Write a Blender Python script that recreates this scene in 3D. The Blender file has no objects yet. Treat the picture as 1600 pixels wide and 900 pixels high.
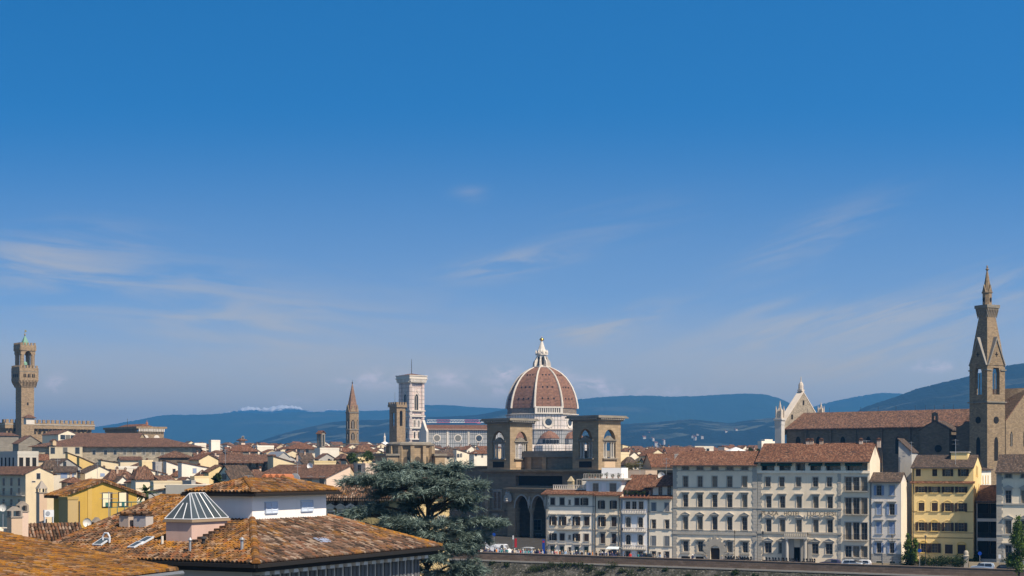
import bpy, bmesh, math, random
import numpy as np
from mathutils import Vector, Matrix
R = math.radians
random.seed(7); np.random.seed(7)
scene = bpy.context.scene
COL = scene.collection

# ------------------------------------------------------------------ camera
F = 2413.0            # focal length in pixels of the 1600 px wide photograph
HY = 730.0            # image row of the horizon
CZ = 20.0             # eye height above the street level of the old town
cam_d = bpy.data.cameras.new('camera'); cam = bpy.data.objects.new('camera', cam_d); COL.objects.link(cam)
cam_d.sensor_width = 36.0; cam_d.lens = 36.0*F/1600.0
cam_d.shift_y = (HY-450.0)/1600.0
cam_d.clip_start = 0.5; cam_d.clip_end = 60000
cam.location = (0, 0, CZ); cam.rotation_euler = (R(90), 0, 0)
scene.camera = cam

# ------------------------------------------------------------------ sun and sky
SUN_EL = 49.0
SUN_AZ = 46.0         # the sun stands behind the viewer, this far to the right
sd = Vector((math.sin(R(SUN_AZ))*math.cos(R(SUN_EL)), -math.cos(R(SUN_AZ))*math.cos(R(SUN_EL)), math.sin(R(SUN_EL))))
sun_d = bpy.data.lights.new('sun', 'SUN'); sun = bpy.data.objects.new('sun', sun_d); COL.objects.link(sun)
sun_d.energy = 5.0; sun_d.angle = R(0.53); sun_d.color = (1.0, 0.87, 0.70)
sun.rotation_euler = sd.to_track_quat('Z', 'Y').to_euler(); sun.location = (0, 0, 300)
scene.view_settings.view_transform = 'Standard'
scene.view_settings.look = 'None'
scene.view_settings.exposure = 0.5
scene.view_settings.gamma = 1.0
scene.view_settings.use_curve_mapping = False
scene.cycles.max_bounces = 6
scene.cycles.volume_bounces = 0

world = bpy.data.worlds.new("World"); scene.world = world; world.use_nodes = True
wt = world.node_tree; wt.nodes.clear()
def WN(t, **kw):
    n = wt.nodes.new(t)
    for k, v in kw.items(): setattr(n, k, v)
    return n
def wl(a, b): wt.links.new(a, b)
def wmath(op, a, b=None, c=None, clamp=False):
    n = WN('ShaderNodeMath', operation=op, use_clamp=clamp)
    for i, v in enumerate((a, b, c)):
        if v is None: continue
        if isinstance(v, (int, float)): n.inputs[i].default_value = v
        else: wl(v, n.inputs[i])
    return n.outputs[0]
w_out = WN('ShaderNodeOutputWorld'); w_bg = WN('ShaderNodeBackground'); wl(w_bg.outputs[0], w_out.inputs[0])
w_bg.inputs[1].default_value = 0.08
w_tc = WN('ShaderNodeTexCoord')
w_sep = WN('ShaderNodeSeparateXYZ'); wl(w_tc.outputs['Generated'], w_sep.inputs[0])
DX, DY, DZ = w_sep.outputs
# a clear, dry spring sky: the deep blue sits low over the town
w_z = wmath('ADD', wmath('MULTIPLY', DZ, 2.6), 0.05)
w_cmb = WN('ShaderNodeCombineXYZ'); wl(DX, w_cmb.inputs[0]); wl(DY, w_cmb.inputs[1]); wl(w_z, w_cmb.inputs[2])
w_nrm = WN('ShaderNodeVectorMath', operation='NORMALIZE'); wl(w_cmb.outputs[0], w_nrm.inputs[0])
sky = WN('ShaderNodeTexSky', sky_type='NISHITA', sun_disc=False)
sky.sun_elevation = R(SUN_EL); sky.sun_rotation = R(180.0-SUN_AZ)
sky.altitude = 200; sky.air_density = 1.0; sky.dust_density = 0.6; sky.ozone_density = 1.2
wl(w_nrm.outputs[0], sky.inputs[0])
w_hs = WN('ShaderNodeHueSaturation'); w_hs.inputs['Hue'].default_value = 0.498; w_hs.inputs['Saturation'].default_value = 1.46; w_hs.inputs['Value'].default_value = 1.60
wl(sky.outputs[0], w_hs.inputs['Color'])
# clouds: thin cirrus streaks and a few small cumulus, laid out by compass direction and height
wX = wmath('DIVIDE', DX, wmath('MAXIMUM', DY, 0.05)); wZ = wmath('DIVIDE', DZ, wmath('MAXIMUM', DY, 0.05))
def wnoise(sx, sz, ang, scale, detail, rough, off=0.0, dist=0.0):
    ca, sa = math.cos(ang), math.sin(ang)
    u = wmath('ADD', wmath('MULTIPLY', wX, ca*sx), wmath('MULTIPLY', wZ, sa*sx))
    v = wmath('ADD', wmath('MULTIPLY', wX, -sa*sz), wmath('MULTIPLY', wZ, ca*sz))
    c = WN('ShaderNodeCombineXYZ'); wl(u, c.inputs[0]); wl(v, c.inputs[1]); c.inputs[2].default_value = off
    n = WN('ShaderNodeTexNoise'); wl(c.outputs[0], n.inputs['Vector'])
    n.inputs['Scale'].default_value = scale; n.inputs['Detail'].default_value = detail; n.inputs['Roughness'].default_value = rough
    n.inputs['Distortion'].default_value = dist
    return n.outputs['Fac']
def wramp(v, a, b, lo=0.0, hi=1.0):
    n = WN('ShaderNodeMapRange', interpolation_type='SMOOTHSTEP')
    wl(v, n.inputs[0]); n.inputs[1].default_value = a; n.inputs[2].default_value = b
    n.inputs[3].default_value = lo; n.inputs[4].default_value = hi
    return n.outputs[0]
def blob(px, py, rx, ry, ang=0.0):
    cx, cz = (px-800)/F, (HY-py)/F
    dx = wmath('SUBTRACT', wX, cx); dz = wmath('SUBTRACT', wZ, cz)
    ca, sa = math.cos(ang), math.sin(ang)
    u = wmath('DIVIDE', wmath('ADD', wmath('MULTIPLY', dx, ca), wmath('MULTIPLY', dz, sa)), rx/F)
    v = wmath('DIVIDE', wmath('ADD', wmath('MULTIPLY', dx, -sa), wmath('MULTIPLY', dz, ca)), ry/F)
    r2 = wmath('ADD', wmath('MULTIPLY', u, u), wmath('MULTIPLY', v, v))
    return wmath('EXPONENT', wmath('MULTIPLY', r2, -1.0))
def wsum(L):
    s = L[0]
    for x in L[1:]: s = wmath('ADD', s, x)
    return s
fib_a = wramp(wnoise(1.0, 7.0, R(-4), 9, 6, 0.6, 3.1, 0.5), 0.36, 0.66)
fib_b = wramp(wnoise(1.0, 8.0, R(12), 10, 6, 0.6, 8.7, 0.6), 0.36, 0.68)
fib_r = wramp(wnoise(1.0, 8.0, R(17), 11, 6, 0.62, 15.2, 0.4), 0.34, 0.66)
ca_ = wmath('MULTIPLY', fib_a, wsum([blob(170, 445, 260, 55, R(-8)), wmath('MULTIPLY', blob(60, 400, 150, 40, R(10)), .7), wmath('MULTIPLY', blob(420, 500, 260, 60), .55)]))
cb_ = wmath('MULTIPLY', fib_b, wsum([blob(800, 412, 90, 17, R(10)), wmath('MULTIPLY', blob(960, 350, 130, 30, R(10)), .25), wmath('MULTIPLY', blob(985, 500, 80, 22, R(15)), .8), wmath('MULTIPLY', blob(890, 518, 60, 16, R(-5)), .6), wmath('MULTIPLY', blob(735, 303, 24, 13), .35)]))
cr_ = wmath('MULTIPLY', fib_r, wsum([blob(1330, 500, 230, 26, R(10)), wmath('MULTIPLY', blob(1270, 370, 130, 30, R(24)), .55), wmath('MULTIPLY', blob(1400, 545, 190, 30, R(15)), .6), wmath('MULTIPLY', blob(1200, 480, 70, 20, R(15)), .5), wmath('MULTIPLY', blob(1560, 450, 120, 40, R(15)), .45)]))
veil = wmath('MULTIPLY', wramp(wnoise(1.0, 3.5, 0.0, 5, 5, 0.55, 20.0), 0.35, 0.75), wramp(wZ, 0.155, 0.05))
cir = wsum([wmath('MULTIPLY', ca_, 0.27), wmath('MULTIPLY', cb_, 0.40), wmath('MULTIPLY', cr_, 0.36), wmath('MULTIPLY', veil, 0.12)])
low = wmath('ADD', wramp(wZ, 0.115, 0.02, 0.0, 0.66), wramp(wZ, 0.24, 0.04, 0.0, 0.27))   # pale spring air low over the hills
cir = wmath('MINIMUM', wmath('ADD', cir, low), 0.97)
w_mix = WN('ShaderNodeMix', data_type='RGBA'); wl(cir, w_mix.inputs[0]); wl(w_hs.outputs[0], w_mix.inputs[6])
w_mix.inputs[7].default_value = (8.1, 6.35, 3.8, 1)
puffs = [(88, 600, 15, 12), (790, 582, 20, 9), (700, 592, 40, 13), (590, 592, 36, 14), (925, 602, 30, 10), (1045, 611, 60, 7), (780, 605, 40, 14), (880, 585, 18, 9), (1460, 572, 34, 8), (455, 628, 26, 6), (960, 612, 30, 7), (540, 600, 26, 9)]
pn = wramp(wnoise(1.0, 1.8, 0.0, 60, 5, 0.6, 31.0, 0.3), 0.38, 0.66)
pl = wmath('MINIMUM', wmath('MULTIPLY', pn, wsum([wmath('MULTIPLY', blob(*p), 1.0 if i in (0, 1, 4) else 0.6) for i, p in enumerate(puffs)])), 0.75)
w_mix2 = WN('ShaderNodeMix', data_type='RGBA'); wl(pl, w_mix2.inputs[0]); wl(w_mix.outputs[2], w_mix2.inputs[6])
w_mix2.inputs[7].default_value = (11.5, 9.2, 8.6, 1)
# the unseen sky overhead is darkened to weaken the fill light in shadows
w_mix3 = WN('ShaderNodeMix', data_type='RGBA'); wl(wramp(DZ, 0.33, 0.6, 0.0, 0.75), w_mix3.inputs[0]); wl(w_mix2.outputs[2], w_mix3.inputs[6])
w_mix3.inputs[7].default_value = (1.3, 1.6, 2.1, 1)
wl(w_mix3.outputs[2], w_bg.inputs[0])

# ------------------------------------------------------------------ geometry helpers
def P(px, py, D):
    return Vector(((px-800)/F*D, D, CZ-(py-HY)/F*D))
def zat(py, D): return CZ-(py-HY)/F*D

class MB:
    def __init__(s): s.v = []; s.f = []; s.m = []; s.uv = {}; s.sm = False
    def vert(s, p): s.v.append(tuple(p)); return len(s.v)-1
    def face(s, pts, m=0, uv=None):
        n = len(s.v); s.v.extend(tuple(p) for p in pts); s.f.append(tuple(range(n, n+len(pts)))); s.m.append(m)
        if uv is not None: s.uv[len(s.f)-1] = uv
    def box(s, x0, x1, y0, y1, z0, z1, m=0):
        n = len(s.v)
        s.v.extend([(x0,y0,z0),(x1,y0,z0),(x1,y1,z0),(x0,y1,z0),(x0,y0,z1),(x1,y0,z1),(x1,y1,z1),(x0,y1,z1)])
        for q in ((0,3,2,1),(4,5,6,7),(0,1,5,4),(1,2,6,5),(2,3,7,6),(3,0,4,7)):
            s.f.append(tuple(n+i for i in q)); s.m.append(m)
    def obox(s, c, ax, ay, hx, hy, z0, z1, m=0):
        # box centred on c (x, y), half sizes hx, hy along the unit directions ax, ay
        pts = [(c[0]+i*hx*ax[0]+j*hy*ay[0], c[1]+i*hx*ax[1]+j*hy*ay[1]) for i, j in ((-1,-1),(1,-1),(1,1),(-1,1))]
        s.prism(pts, z0, z1, m)
    def prism(s, poly, z0, z1, m=0, cap=True):
        n = len(s.v); k = len(poly)
        s.v.extend((x, y, z0) for x, y in poly); s.v.extend((x, y, z1) for x, y in poly)
        for i in range(k):
            j = (i+1) % k; s.f.append((n+i, n+j, n+k+j, n+k+i)); s.m.append(m)
        if cap:
            s.f.append(tuple(n+k+i for i in range(k))); s.m.append(m)
            s.f.append(tuple(n+i for i in reversed(range(k)))); s.m.append(m)
    def ext(s, poly, vec, m=0):
        # extrude a planar 3-D polygon along vec
        n = len(s.v); k = len(poly); vec = Vector(vec)
        s.v.extend(tuple(p) for p in poly); s.v.extend(tuple(Vector(p)+vec) for p in poly)
        for i in range(k):
            j = (i+1) % k; s.f.append((n+i, n+k+i, n+k+j, n+j)); s.m.append(m)
        s.f.append(tuple(n+i for i in range(k))); s.m.append(m)
        s.f.append(tuple(n+k+i for i in reversed(range(k)))); s.m.append(m)
    def lathe(s, prof, n=8, cx=0, cy=0, rot=0.0, m=0, cap=True, sx=1.0, sy=1.0):
        b = len(s.v); k = len(prof)
        for r, z in prof:
            for i in range(n):
                a = rot+2*math.pi*i/n; s.v.append((cx+sx*r*math.cos(a), cy+sy*r*math.sin(a), z))
        for j in range(k-1):
            for i in range(n):
                i2 = (i+1) % n
                s.f.append((b+j*n+i, b+j*n+i2, b+(j+1)*n+i2, b+(j+1)*n+i)); s.m.append(m)
        if cap:
            s.f.append(tuple(b+i for i in reversed(range(n)))); s.m.append(m)
            s.f.append(tuple(b+(k-1)*n+i for i in range(n))); s.m.append(m)
    def tube(s, pts, rad, n=5, m=0):
        pts = [Vector(p) for p in pts]; b = len(s.v)
        if isinstance(rad, (int, float)): rad = [rad]*len(pts)
        for i, p in enumerate(pts):
            d = (pts[min(i+1, len(pts)-1)]-pts[max(i-1, 0)])
            if d.length < 1e-9: d = Vector((0,0,1))
            d.normalize(); t = d.cross(Vector((0,0,1)))
            if t.length < 1e-3: t = Vector((1,0,0))
            t.normalize(); u = d.cross(t)
            for k in range(n):
                a = 2*math.pi*k/n; s.v.append(tuple(p+(t*math.cos(a)+u*math.sin(a))*rad[i]))
        for i in range(len(pts)-1):
            for k in range(n):
                k2 = (k+1) % n; s.f.append((b+i*n+k, b+i*n+k2, b+(i+1)*n+k2, b+(i+1)*n+k)); s.m.append(m)
        s.f.append(tuple(b+k for k in reversed(range(n)))); s.m.append(m)
        s.f.append(tuple(b+(len(pts)-1)*n+k for k in range(n))); s.m.append(m)
    def shell(s, polys, th, m=0, mside=None):
        # roof: top polygons sharing corners, closed below at th
        edges = {}
        key = lambda p: tuple(round(c, 3) for c in p)
        for pl in polys:
            for i in range(len(pl)):
                a, b = key(pl[i]), key(pl[(i+1) % len(pl)])
                if (b, a) in edges: edges.pop((b, a))
                else: edges[(a, b)] = (pl[i], pl[(i+1) % len(pl)])
        dv = Vector((0, 0, -th))
        for pl in polys:
            s.face(pl, m); s.face([Vector(p)+dv for p in reversed(pl)], m if mside is None else mside)
        for a, b in edges.values():
            s.face([b, a, Vector(a)+dv, Vector(b)+dv], m if mside is None else mside)
    def mesh(s, name, mats):
        me = bpy.data.meshes.new(name); me.from_pydata(s.v, [], s.f)
        if not isinstance(mats, (list, tuple)): mats = [mats]
        for x in mats: me.materials.append(x)
        me.polygons.foreach_set('material_index', s.m)
        uvl = me.uv_layers.new(name='UVMap')
        arr = np.zeros((len(me.loops), 2), dtype=np.float32)
        for p in me.polygons:
            if p.index in s.uv:
                for li, q in zip(p.loop_indices, s.uv[p.index]): arr[li] = q
                continue
            nn = p.normal
            if abs(nn.z) > 0.999: t = Vector((1,0,0)); b = Vector((0,1,0))
            else:
                t = Vector((0,0,1)).cross(nn).normalized(); b = nn.cross(t)
            for li, vi in zip(p.loop_indices, p.vertices):
                co = me.vertices[vi].co; arr[li] = (co.dot(t), co.dot(b))
        uvl.data.foreach_set('uv', arr.ravel())
        if s.sm: me.polygons.foreach_set('use_smooth', [True]*len(me.polygons))
        me.validate(); me.update(); return me
    def build(s, name, mats, parent=None, loc=(0,0,0), rz=0.0):
        return link(name, s.mesh(name, mats), parent, loc, rz)

def link(name, me, parent=None, loc=(0,0,0), rz=0.0):
    o = bpy.data.objects.new(name, me); COL.objects.link(o)
    o.location = loc; o.rotation_euler = (0, 0, rz)
    if parent is not None: o.parent = parent
    return o
def tag(o, label=None, cat=None, group=None, kind=None):
    if label: o['label'] = label
    if cat: o['category'] = cat
    if group: o['group'] = group
    if kind: o['kind'] = kind
    return o
def thing(name, label, cat, loc=(0,0,0), rz=0.0, group=None):
    o = bpy.data.objects.new(name, None); COL.objects.link(o); o.empty_display_size = 0.3
    o.location = loc; o.rotation_euler = (0, 0, rz)
    return tag(o, label, cat, group)
def copy_tree(o, parent=None):
    c = o.copy(); COL.objects.link(c)
    if parent is not None: c.parent = parent
    for ch in o.children: copy_tree(ch, c)
    return c
def arc(cx, cz, r, a0, a1, n, rz=None):
    rz = r if rz is None else rz
    return [(cx+r*math.cos(R(a0+(a1-a0)*i/n)), cz+rz*math.sin(R(a0+(a1-a0)*i/n))) for i in range(n+1)]
def pointed(x0, x1, zs, rise, n=6):
    # pointed arch from (x0, zs) to (x1, zs)
    xm = (x0+x1)/2; L = []
    for i in range(n+1):
        t = i/n; L.append((x0+(xm-x0)*(1-math.cos(t*math.pi/2))*0.75+(xm-x0)*0.25*t, zs+rise*math.sin(t*math.pi/2)))
    return L+[(2*xm-x, z) for x, z in reversed(L[:-1])]
def round_arch(x0, x1, zs, n=10, rise=None):
    return [(x, z) for x, z in reversed(arc((x0+x1)/2, zs, (x1-x0)/2, 0, 180, n, rise))]

def arch_panel(mb, x0, x1, z0, z1, y0, y1, openings, m=0):
    # a wall panel in the x-z plane with arched openings [(ax0, ax1, az0, top_points)] cut clean through
    xs = x0
    for ax0, ax1, az0, top in sorted(openings, key=lambda o: o[0]):
        if ax0 > xs+1e-6: mb.box(xs, ax0, y0, y1, z0, z1, m)
        if az0 > z0+1e-6: mb.box(ax0, ax1, y0, y1, z0, az0, m)
        for (xa, za), (xb, zb) in zip(top[:-1], top[1:]):
            if xb-xa < 1e-6: continue
            mb.ext([(xa, y0, za), (xb, y0, zb), (xb, y0, z1), (xa, y0, z1)], (0, y1-y0, 0), m)
        xs = ax1
    if x1 > xs+1e-6: mb.box(xs, x1, y0, y1, z0, z1, m)

def holed_wall(mb, W, H, holes, depth=0.3, y=0.0, m=0, x0=0.0, z0=0.0):
    # front wall sheet with rectangular window openings and their reveals
    xs = sorted({x0, W}|{c for h in holes for c in h[:2]}); zs = sorted({z0, H}|{c for h in holes for c in h[2:4]})
    for i in range(len(xs)-1):
        for j in range(len(zs)-1):
            cx, cz = (xs[i]+xs[i+1])/2, (zs[j]+zs[j+1])/2
            if any(h[0] < cx < h[1] and h[2] < cz < h[3] for h in holes): continue
            mb.face([(xs[i],y,zs[j]),(xs[i+1],y,zs[j]),(xs[i+1],y,zs[j+1]),(xs[i],y,zs[j+1])], m)
    for a, b, c, d in [h[:4] for h in holes]:
        e = y+depth
        mb.face([(a,y,c),(a,y,d),(a,e,d),(a,e,c)], m); mb.face([(b,y,c),(b,e,c),(b,e,d),(b,y,d)], m)
        mb.face([(a,y,c),(a,e,c),(b,e,c),(b,y,c)], m); mb.face([(a,y,d),(b,y,d),(b,e,d),(a,e,d)], m)

# ------------------------------------------------------------------ materials
class NT:
    def __init__(s, name):
        s.mat = bpy.data.materials.new(name); s.mat.use_nodes = True; s.t = s.mat.node_tree
        s.bsdf = s.t.nodes['Principled BSDF']; s.tc = s.t.nodes.new('ShaderNodeTexCoord')
    def n(s, t, **kw):
        x = s.t.nodes.new(t)
        for k, v in kw.items(): setattr(x, k, v)
        return x
    def l(s, a, b): s.t.links.new(a, b)
    def setin(s, node, i, v):
        if hasattr(v, 'links') or isinstance(v, bpy.types.NodeSocket): s.l(v, node.inputs[i])
        else: node.inputs[i].default_value = v
    def math(s, op, a, b=0.0, clamp=False):
        x = s.n('ShaderNodeMath', operation=op, use_clamp=clamp); s.setin(x, 0, a); s.setin(x, 1, b); return x.outputs[0]
    def mapping(s, src, scale=(1,1,1), rot=(0,0,0)):
        x = s.n('ShaderNodeMapping'); s.l(src, x.inputs[0]); x.inputs['Scale'].default_value = scale; x.inputs['Rotation'].default_value = rot
        return x.outputs[0]
    def noise(s, vec, scale, detail=3, rough=0.55, out='Fac'):
        x = s.n('ShaderNodeTexNoise'); s.l(vec, x.inputs['Vector'])
        x.inputs['Scale'].default_value = scale; x.inputs['Detail'].default_value = detail; x.inputs['Roughness'].default_value = rough
        return x.outputs[out]
    def ramp(s, v, stops, interp='LINEAR'):
        x = s.n('ShaderNodeValToRGB'); s.l(v, x.inputs[0]); cr = x.color_ramp; cr.interpolation = interp
        while len(cr.elements) < len(stops): cr.elements.new(0.5)
        for e, (p, c) in zip(cr.elements, stops): e.position = p; e.color = (*c[:3], 1)
        return x.outputs[0]
    def maprange(s, v, a, b, lo=0.0, hi=1.0):
        x = s.n('ShaderNodeMapRange'); s.setin(x, 0, v); x.inputs[1].default_value = a; x.inputs[2].default_value = b
        x.inputs[3].default_value = lo; x.inputs[4].default_value = hi; return x.outputs[0]
    def mix(s, f, a, b, blend='MIX'):
        x = s.n('ShaderNodeMix', data_type='RGBA', blend_type=blend)
        s.setin(x, 0, f)
        for i, v in ((6, a), (7, b)):
            if isinstance(v, bpy.types.NodeSocket): s.l(v, x.inputs[i])
            else: x.inputs[i].default_value = (*v[:3], 1)
        return x.outputs[2]
    def fin(s, col, rough=0.9, bump=None, bstr=0.3, bdist=0.05, spec=0.25, metal=0.0):
        if isinstance(col, bpy.types.NodeSocket): s.l(col, s.bsdf.inputs['Base Color'])
        else: s.bsdf.inputs['Base Color'].default_value = (*col[:3], 1)
        s.setin(s.bsdf, 'Roughness', rough); s.bsdf.inputs['Specular IOR Level'].default_value = spec
        s.bsdf.inputs['Metallic'].default_value = metal
        if bump is not None:
            b = s.n('ShaderNodeBump'); b.inputs['Strength'].default_value = bstr; b.inputs['Distance'].default_value = bdist
            s.l(bump, b.inputs['Height']); s.l(b.outputs[0], s.bsdf.inputs['Normal'])
        return s.mat
MATS = {}
def mul(c, k): return tuple(min(1, x*k) for x in c)
def plaster(name, c, stain=0.55, dirt=0.5):
    if name in MATS: return MATS[name]
    t = NT(name); ob = t.tc.outputs['Object']; uv = t.tc.outputs['UV']
    big = t.noise(ob, 0.22, 5, 0.6); fine = t.noise(ob, 2.6, 4, 0.65)
    st = t.noise(t.mapping(uv, (1.3, 0.10, 1)), 1.0, 5, 0.65)
    col = t.mix(t.maprange(big, 0.35, 0.72), mul(c, 1.04), mul(c, 1-0.22*stain))
    col = t.mix(t.maprange(st, 0.52, 0.8, 0, 0.6*dirt), col, mul((c[0]*0.62, c[1]*0.6, c[2]*0.6), 1))
    col = t.mix(t.maprange(fine, 0.62, 0.8, 0, 0.35*stain), col, mul((c[0]*0.75, c[1]*0.68, c[2]*0.62), 1))
    oi = t.n('ShaderNodeObjectInfo'); hs = t.n('ShaderNodeHueSaturation'); t.l(col, hs.inputs['Color']); t.l(t.maprange(oi.outputs['Random'], 0, 1, 0.86, 1.04), hs.inputs['Value']); t.l(t.maprange(oi.outputs['Random'], 0, 1, 1.15, 0.85), hs.inputs['Saturation'])
    MATS[name] = t.fin(hs.outputs[0], 0.92, fine, 0.12, 0.03); return MATS[name]
def plain(name, c, rough=0.6, spec=0.3, metal=0.0, var=0.15):
    if name in MATS: return MATS[name]
    t = NT(name); nz = t.noise(t.tc.outputs['Object'], 3.0, 3)
    oi = t.n('ShaderNodeObjectInfo'); k = t.math('ADD', t.math('MULTIPLY', nz, 0.6), t.math('MULTIPLY', oi.outputs['Random'], 0.4))
    MATS[name] = t.fin(t.mix(k, mul(c, 1-var), mul(c, 1+var)), rough, spec=spec, metal=metal); return MATS[name]
def stone(name, c, bw=0.9, bh=0.42, mort=0.6, var=0.35, patch=0.5):
    if name in MATS: return MATS[name]
    t = NT(name); uv = t.tc.outputs['UV']; ob = t.tc.outputs['Object']
    b = t.n('ShaderNodeTexBrick'); t.l(uv, b.inputs['Vector'])
    b.inputs['Color1'].default_value = (*mul(c, 1+var*0.6), 1); b.inputs['Color2'].default_value = (*mul(c, 1-var), 1)
    b.inputs['Mortar'].default_value = (*mul(c, mort), 1); b.inputs['Scale'].default_value = 1.0
    b.inputs['Mortar Size'].default_value = 0.035; b.inputs['Brick Width'].default_value = bw; b.inputs['Row Height'].default_value = bh
    big = t.noise(ob, 0.16, 5, 0.65); st = t.noise(t.mapping(uv, (0.8, 0.08, 1)), 1.0, 4, 0.6)
    col = t.mix(t.maprange(big, 0.4, 0.75, 0, 0.7*patch), b.outputs[0], mul((c[0]*0.55, c[1]*0.55, c[2]*0.58), 1))
    col = t.mix(t.maprange(st, 0.55, 0.8, 0, 0.5), col, mul((c[0]*0.5, c[1]*0.5, c[2]*0.52), 1))
    MATS[name] = t.fin(col, 0.95, b.outputs['Fac'], 0.4, -0.03); return MATS[name]
def tile(name, stops, lichen=0.0, lcol=((0.36,0.175,0.015),(0.27,0.10,0.012)), pw=0.24, pl=0.42, bump=True, patch=0.5, unit=False):
    # barrel tiles: one random colour per tile, weathered in patches; lichen where the patches are old
    if name in MATS: return MATS[name]
    t = NT(name); uv = t.tc.outputs['UV']; ob = t.tc.outputs['Object']
    sc = (1, 1, 1) if unit else (1/pw, 1/pl, 1)
    m = t.mapping(uv, sc); fl = t.n('ShaderNodeVectorMath', operation='FLOOR'); t.l(m, fl.inputs[0])
    wn = t.n('ShaderNodeTexWhiteNoise', noise_dimensions='2D'); t.l(fl.outputs[0], wn.inputs['Vector'])
    col = t.ramp(wn.outputs['Value'], stops)
    pt = t.noise(ob, 0.35, 5, 0.65)
    col = t.mix(t.maprange(pt, 0.42, 0.72, 0, patch), col, t.mix(wn.outputs['Value'], mul(stops[0][1], 0.8), mul(stops[1][1], 0.9)))
    if lichen > 0:
        ln = t.noise(ob, 0.42, 6, 0.72); lf = t.noise(ob, 7.0, 3, 0.7)
        amt = t.math('MULTIPLY', t.maprange(ln, 0.62-0.30*lichen, 0.76-0.24*lichen), t.maprange(lf, 0.30, 0.52))
        lm = t.mix(t.noise(ob, 1.6, 3), lcol[0], lcol[1])
        wn2 = t.n('ShaderNodeTexWhiteNoise', noise_dimensions='3D'); sh = t.n('ShaderNodeVectorMath', operation='ADD'); t.l(fl.outputs[0], sh.inputs[0]); sh.inputs[1].default_value = (3.3, 7.1, 2)
        t.l(sh.outputs[0], wn2.inputs['Vector'])
        amt = t.math('MULTIPLY', amt, t.maprange(wn2.outputs['Value'], 0.15, 0.6, 0.25, 0.95))
        col = t.mix(amt, col, lm)
    spk = t.noise(ob, 14.0, 2, 0.7)
    col = t.mix(t.maprange(spk, 0.58, 0.75, 0, 0.45), col, (0.05, 0.045, 0.038))
    h = None
    if bump:
        sx = t.n('ShaderNodeSeparateXYZ'); t.l(m, sx.inputs[0])
        fu = t.math('FRACT', sx.outputs[0]); fv = t.math('FRACT', sx.outputs[1])
        su = t.math('SINE', t.math('MULTIPLY', fu, math.pi))
        h = t.math('SUBTRACT', su, t.math('MULTIPLY', fv, 0.35))
    MATS[name] = t.fin(col, 0.93, h, 1.0, 0.10); return MATS[name]
def panels(name, c, line, bw, bh, ms=0.12, c2=None):
    # marble slabs framed by dark green bands
    if name in MATS: return MATS[name]
    t = NT(name); uv = t.tc.outputs['UV']
    b = t.n('ShaderNodeTexBrick', offset=0.0); t.l(uv, b.inputs['Vector'])
    b.inputs['Color1'].default_value = (*c, 1); b.inputs['Color2'].default_value = (*(c2 or mul(c, 0.86)), 1)
    b.inputs['Mortar'].default_value = (*line, 1); b.inputs['Scale'].default_value = 1.0
    b.inputs['Mortar Size'].default_value = ms; b.inputs['Brick Width'].default_value = bw; b.inputs['Row Height'].default_value = bh
    st = t.noise(t.mapping(uv, (0.5, 0.08, 1)), 1.0, 4, 0.6)
    col = t.mix(t.maprange(st, 0.5, 0.85, 0, 0.4), b.outputs[0], mul(c, 0.55))
    MATS[name] = t.fin(col, 0.7); return MATS[name]
def glass_dark(name, c=(0.02,0.024,0.03), rough=0.12):
    if name in MATS: return MATS[name]
    t = NT(name); nz = t.noise(t.tc.outputs['Object'], 0.7, 2)
    oi = t.n('ShaderNodeObjectInfo')   # a curtain or blind behind some panes
    col = t.mix(t.maprange(oi.outputs['Random'], 0.68, 0.74), t.mix(t.maprange(nz, 0.4, 0.7), c, mul(c, 2.6)), t.mix(oi.outputs['Random'], (0.02,0.02,0.02), (0.16,0.145,0.12)))
    MATS[name] = t.fin(col, rough, spec=0.5); return MATS[name]

T_FAR = [(0.0,(0.065,0.041,0.030)),(0.35,(0.125,0.070,0.048)),(0.7,(0.18,0.088,0.054)),(1.0,(0.26,0.155,0.105))]
T_RED = [(0.0,(0.075,0.04,0.027)),(0.4,(0.155,0.072,0.043)),(0.75,(0.21,0.092,0.052)),(1.0,(0.29,0.165,0.105))]
T_GRY = [(0.0,(0.05,0.04,0.034)),(0.4,(0.085,0.062,0.048)),(0.75,(0.12,0.078,0.057)),(1.0,(0.17,0.13,0.10))]
T_NEAR = [(0.0,(0.028,0.02,0.015)),(0.2,(0.07,0.044,0.029)),(0.45,(0.125,0.07,0.042)),(0.62,(0.19,0.066,0.025)),(0.8,(0.18,0.11,0.07)),(1.0,(0.29,0.20,0.14))]
def tiles(k):
    if k == 'brown': return tile('brown roof tiles', T_FAR)
    if k == 'red': return tile('red roof tiles', T_RED)
    if k == 'grey': return tile('grey brown roof tiles', T_GRY)
    if k == 'lichen': return tile('lichen roof tiles', T_GRY, lichen=0.55)
M_PANE = glass_dark('window glass'); M_DARK = plain('dark opening', (0.012, 0.011, 0.010), 0.9)
M_WFRAME = plain('painted window bars', (0.20, 0.18, 0.155), 0.6)
M_TRIM = plaster('grey sandstone trim', (0.44, 0.41, 0.355), 0.7, 0.6)
M_METAL = plain('galvanised metal', (0.42, 0.43, 0.44), 0.45, 0.5, 0.6)
M_IRON = plain('dark iron', (0.035, 0.035, 0.037), 0.6)
M_GUTTER = plain('gutter metal', (0.06, 0.055, 0.05), 0.6)

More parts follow.
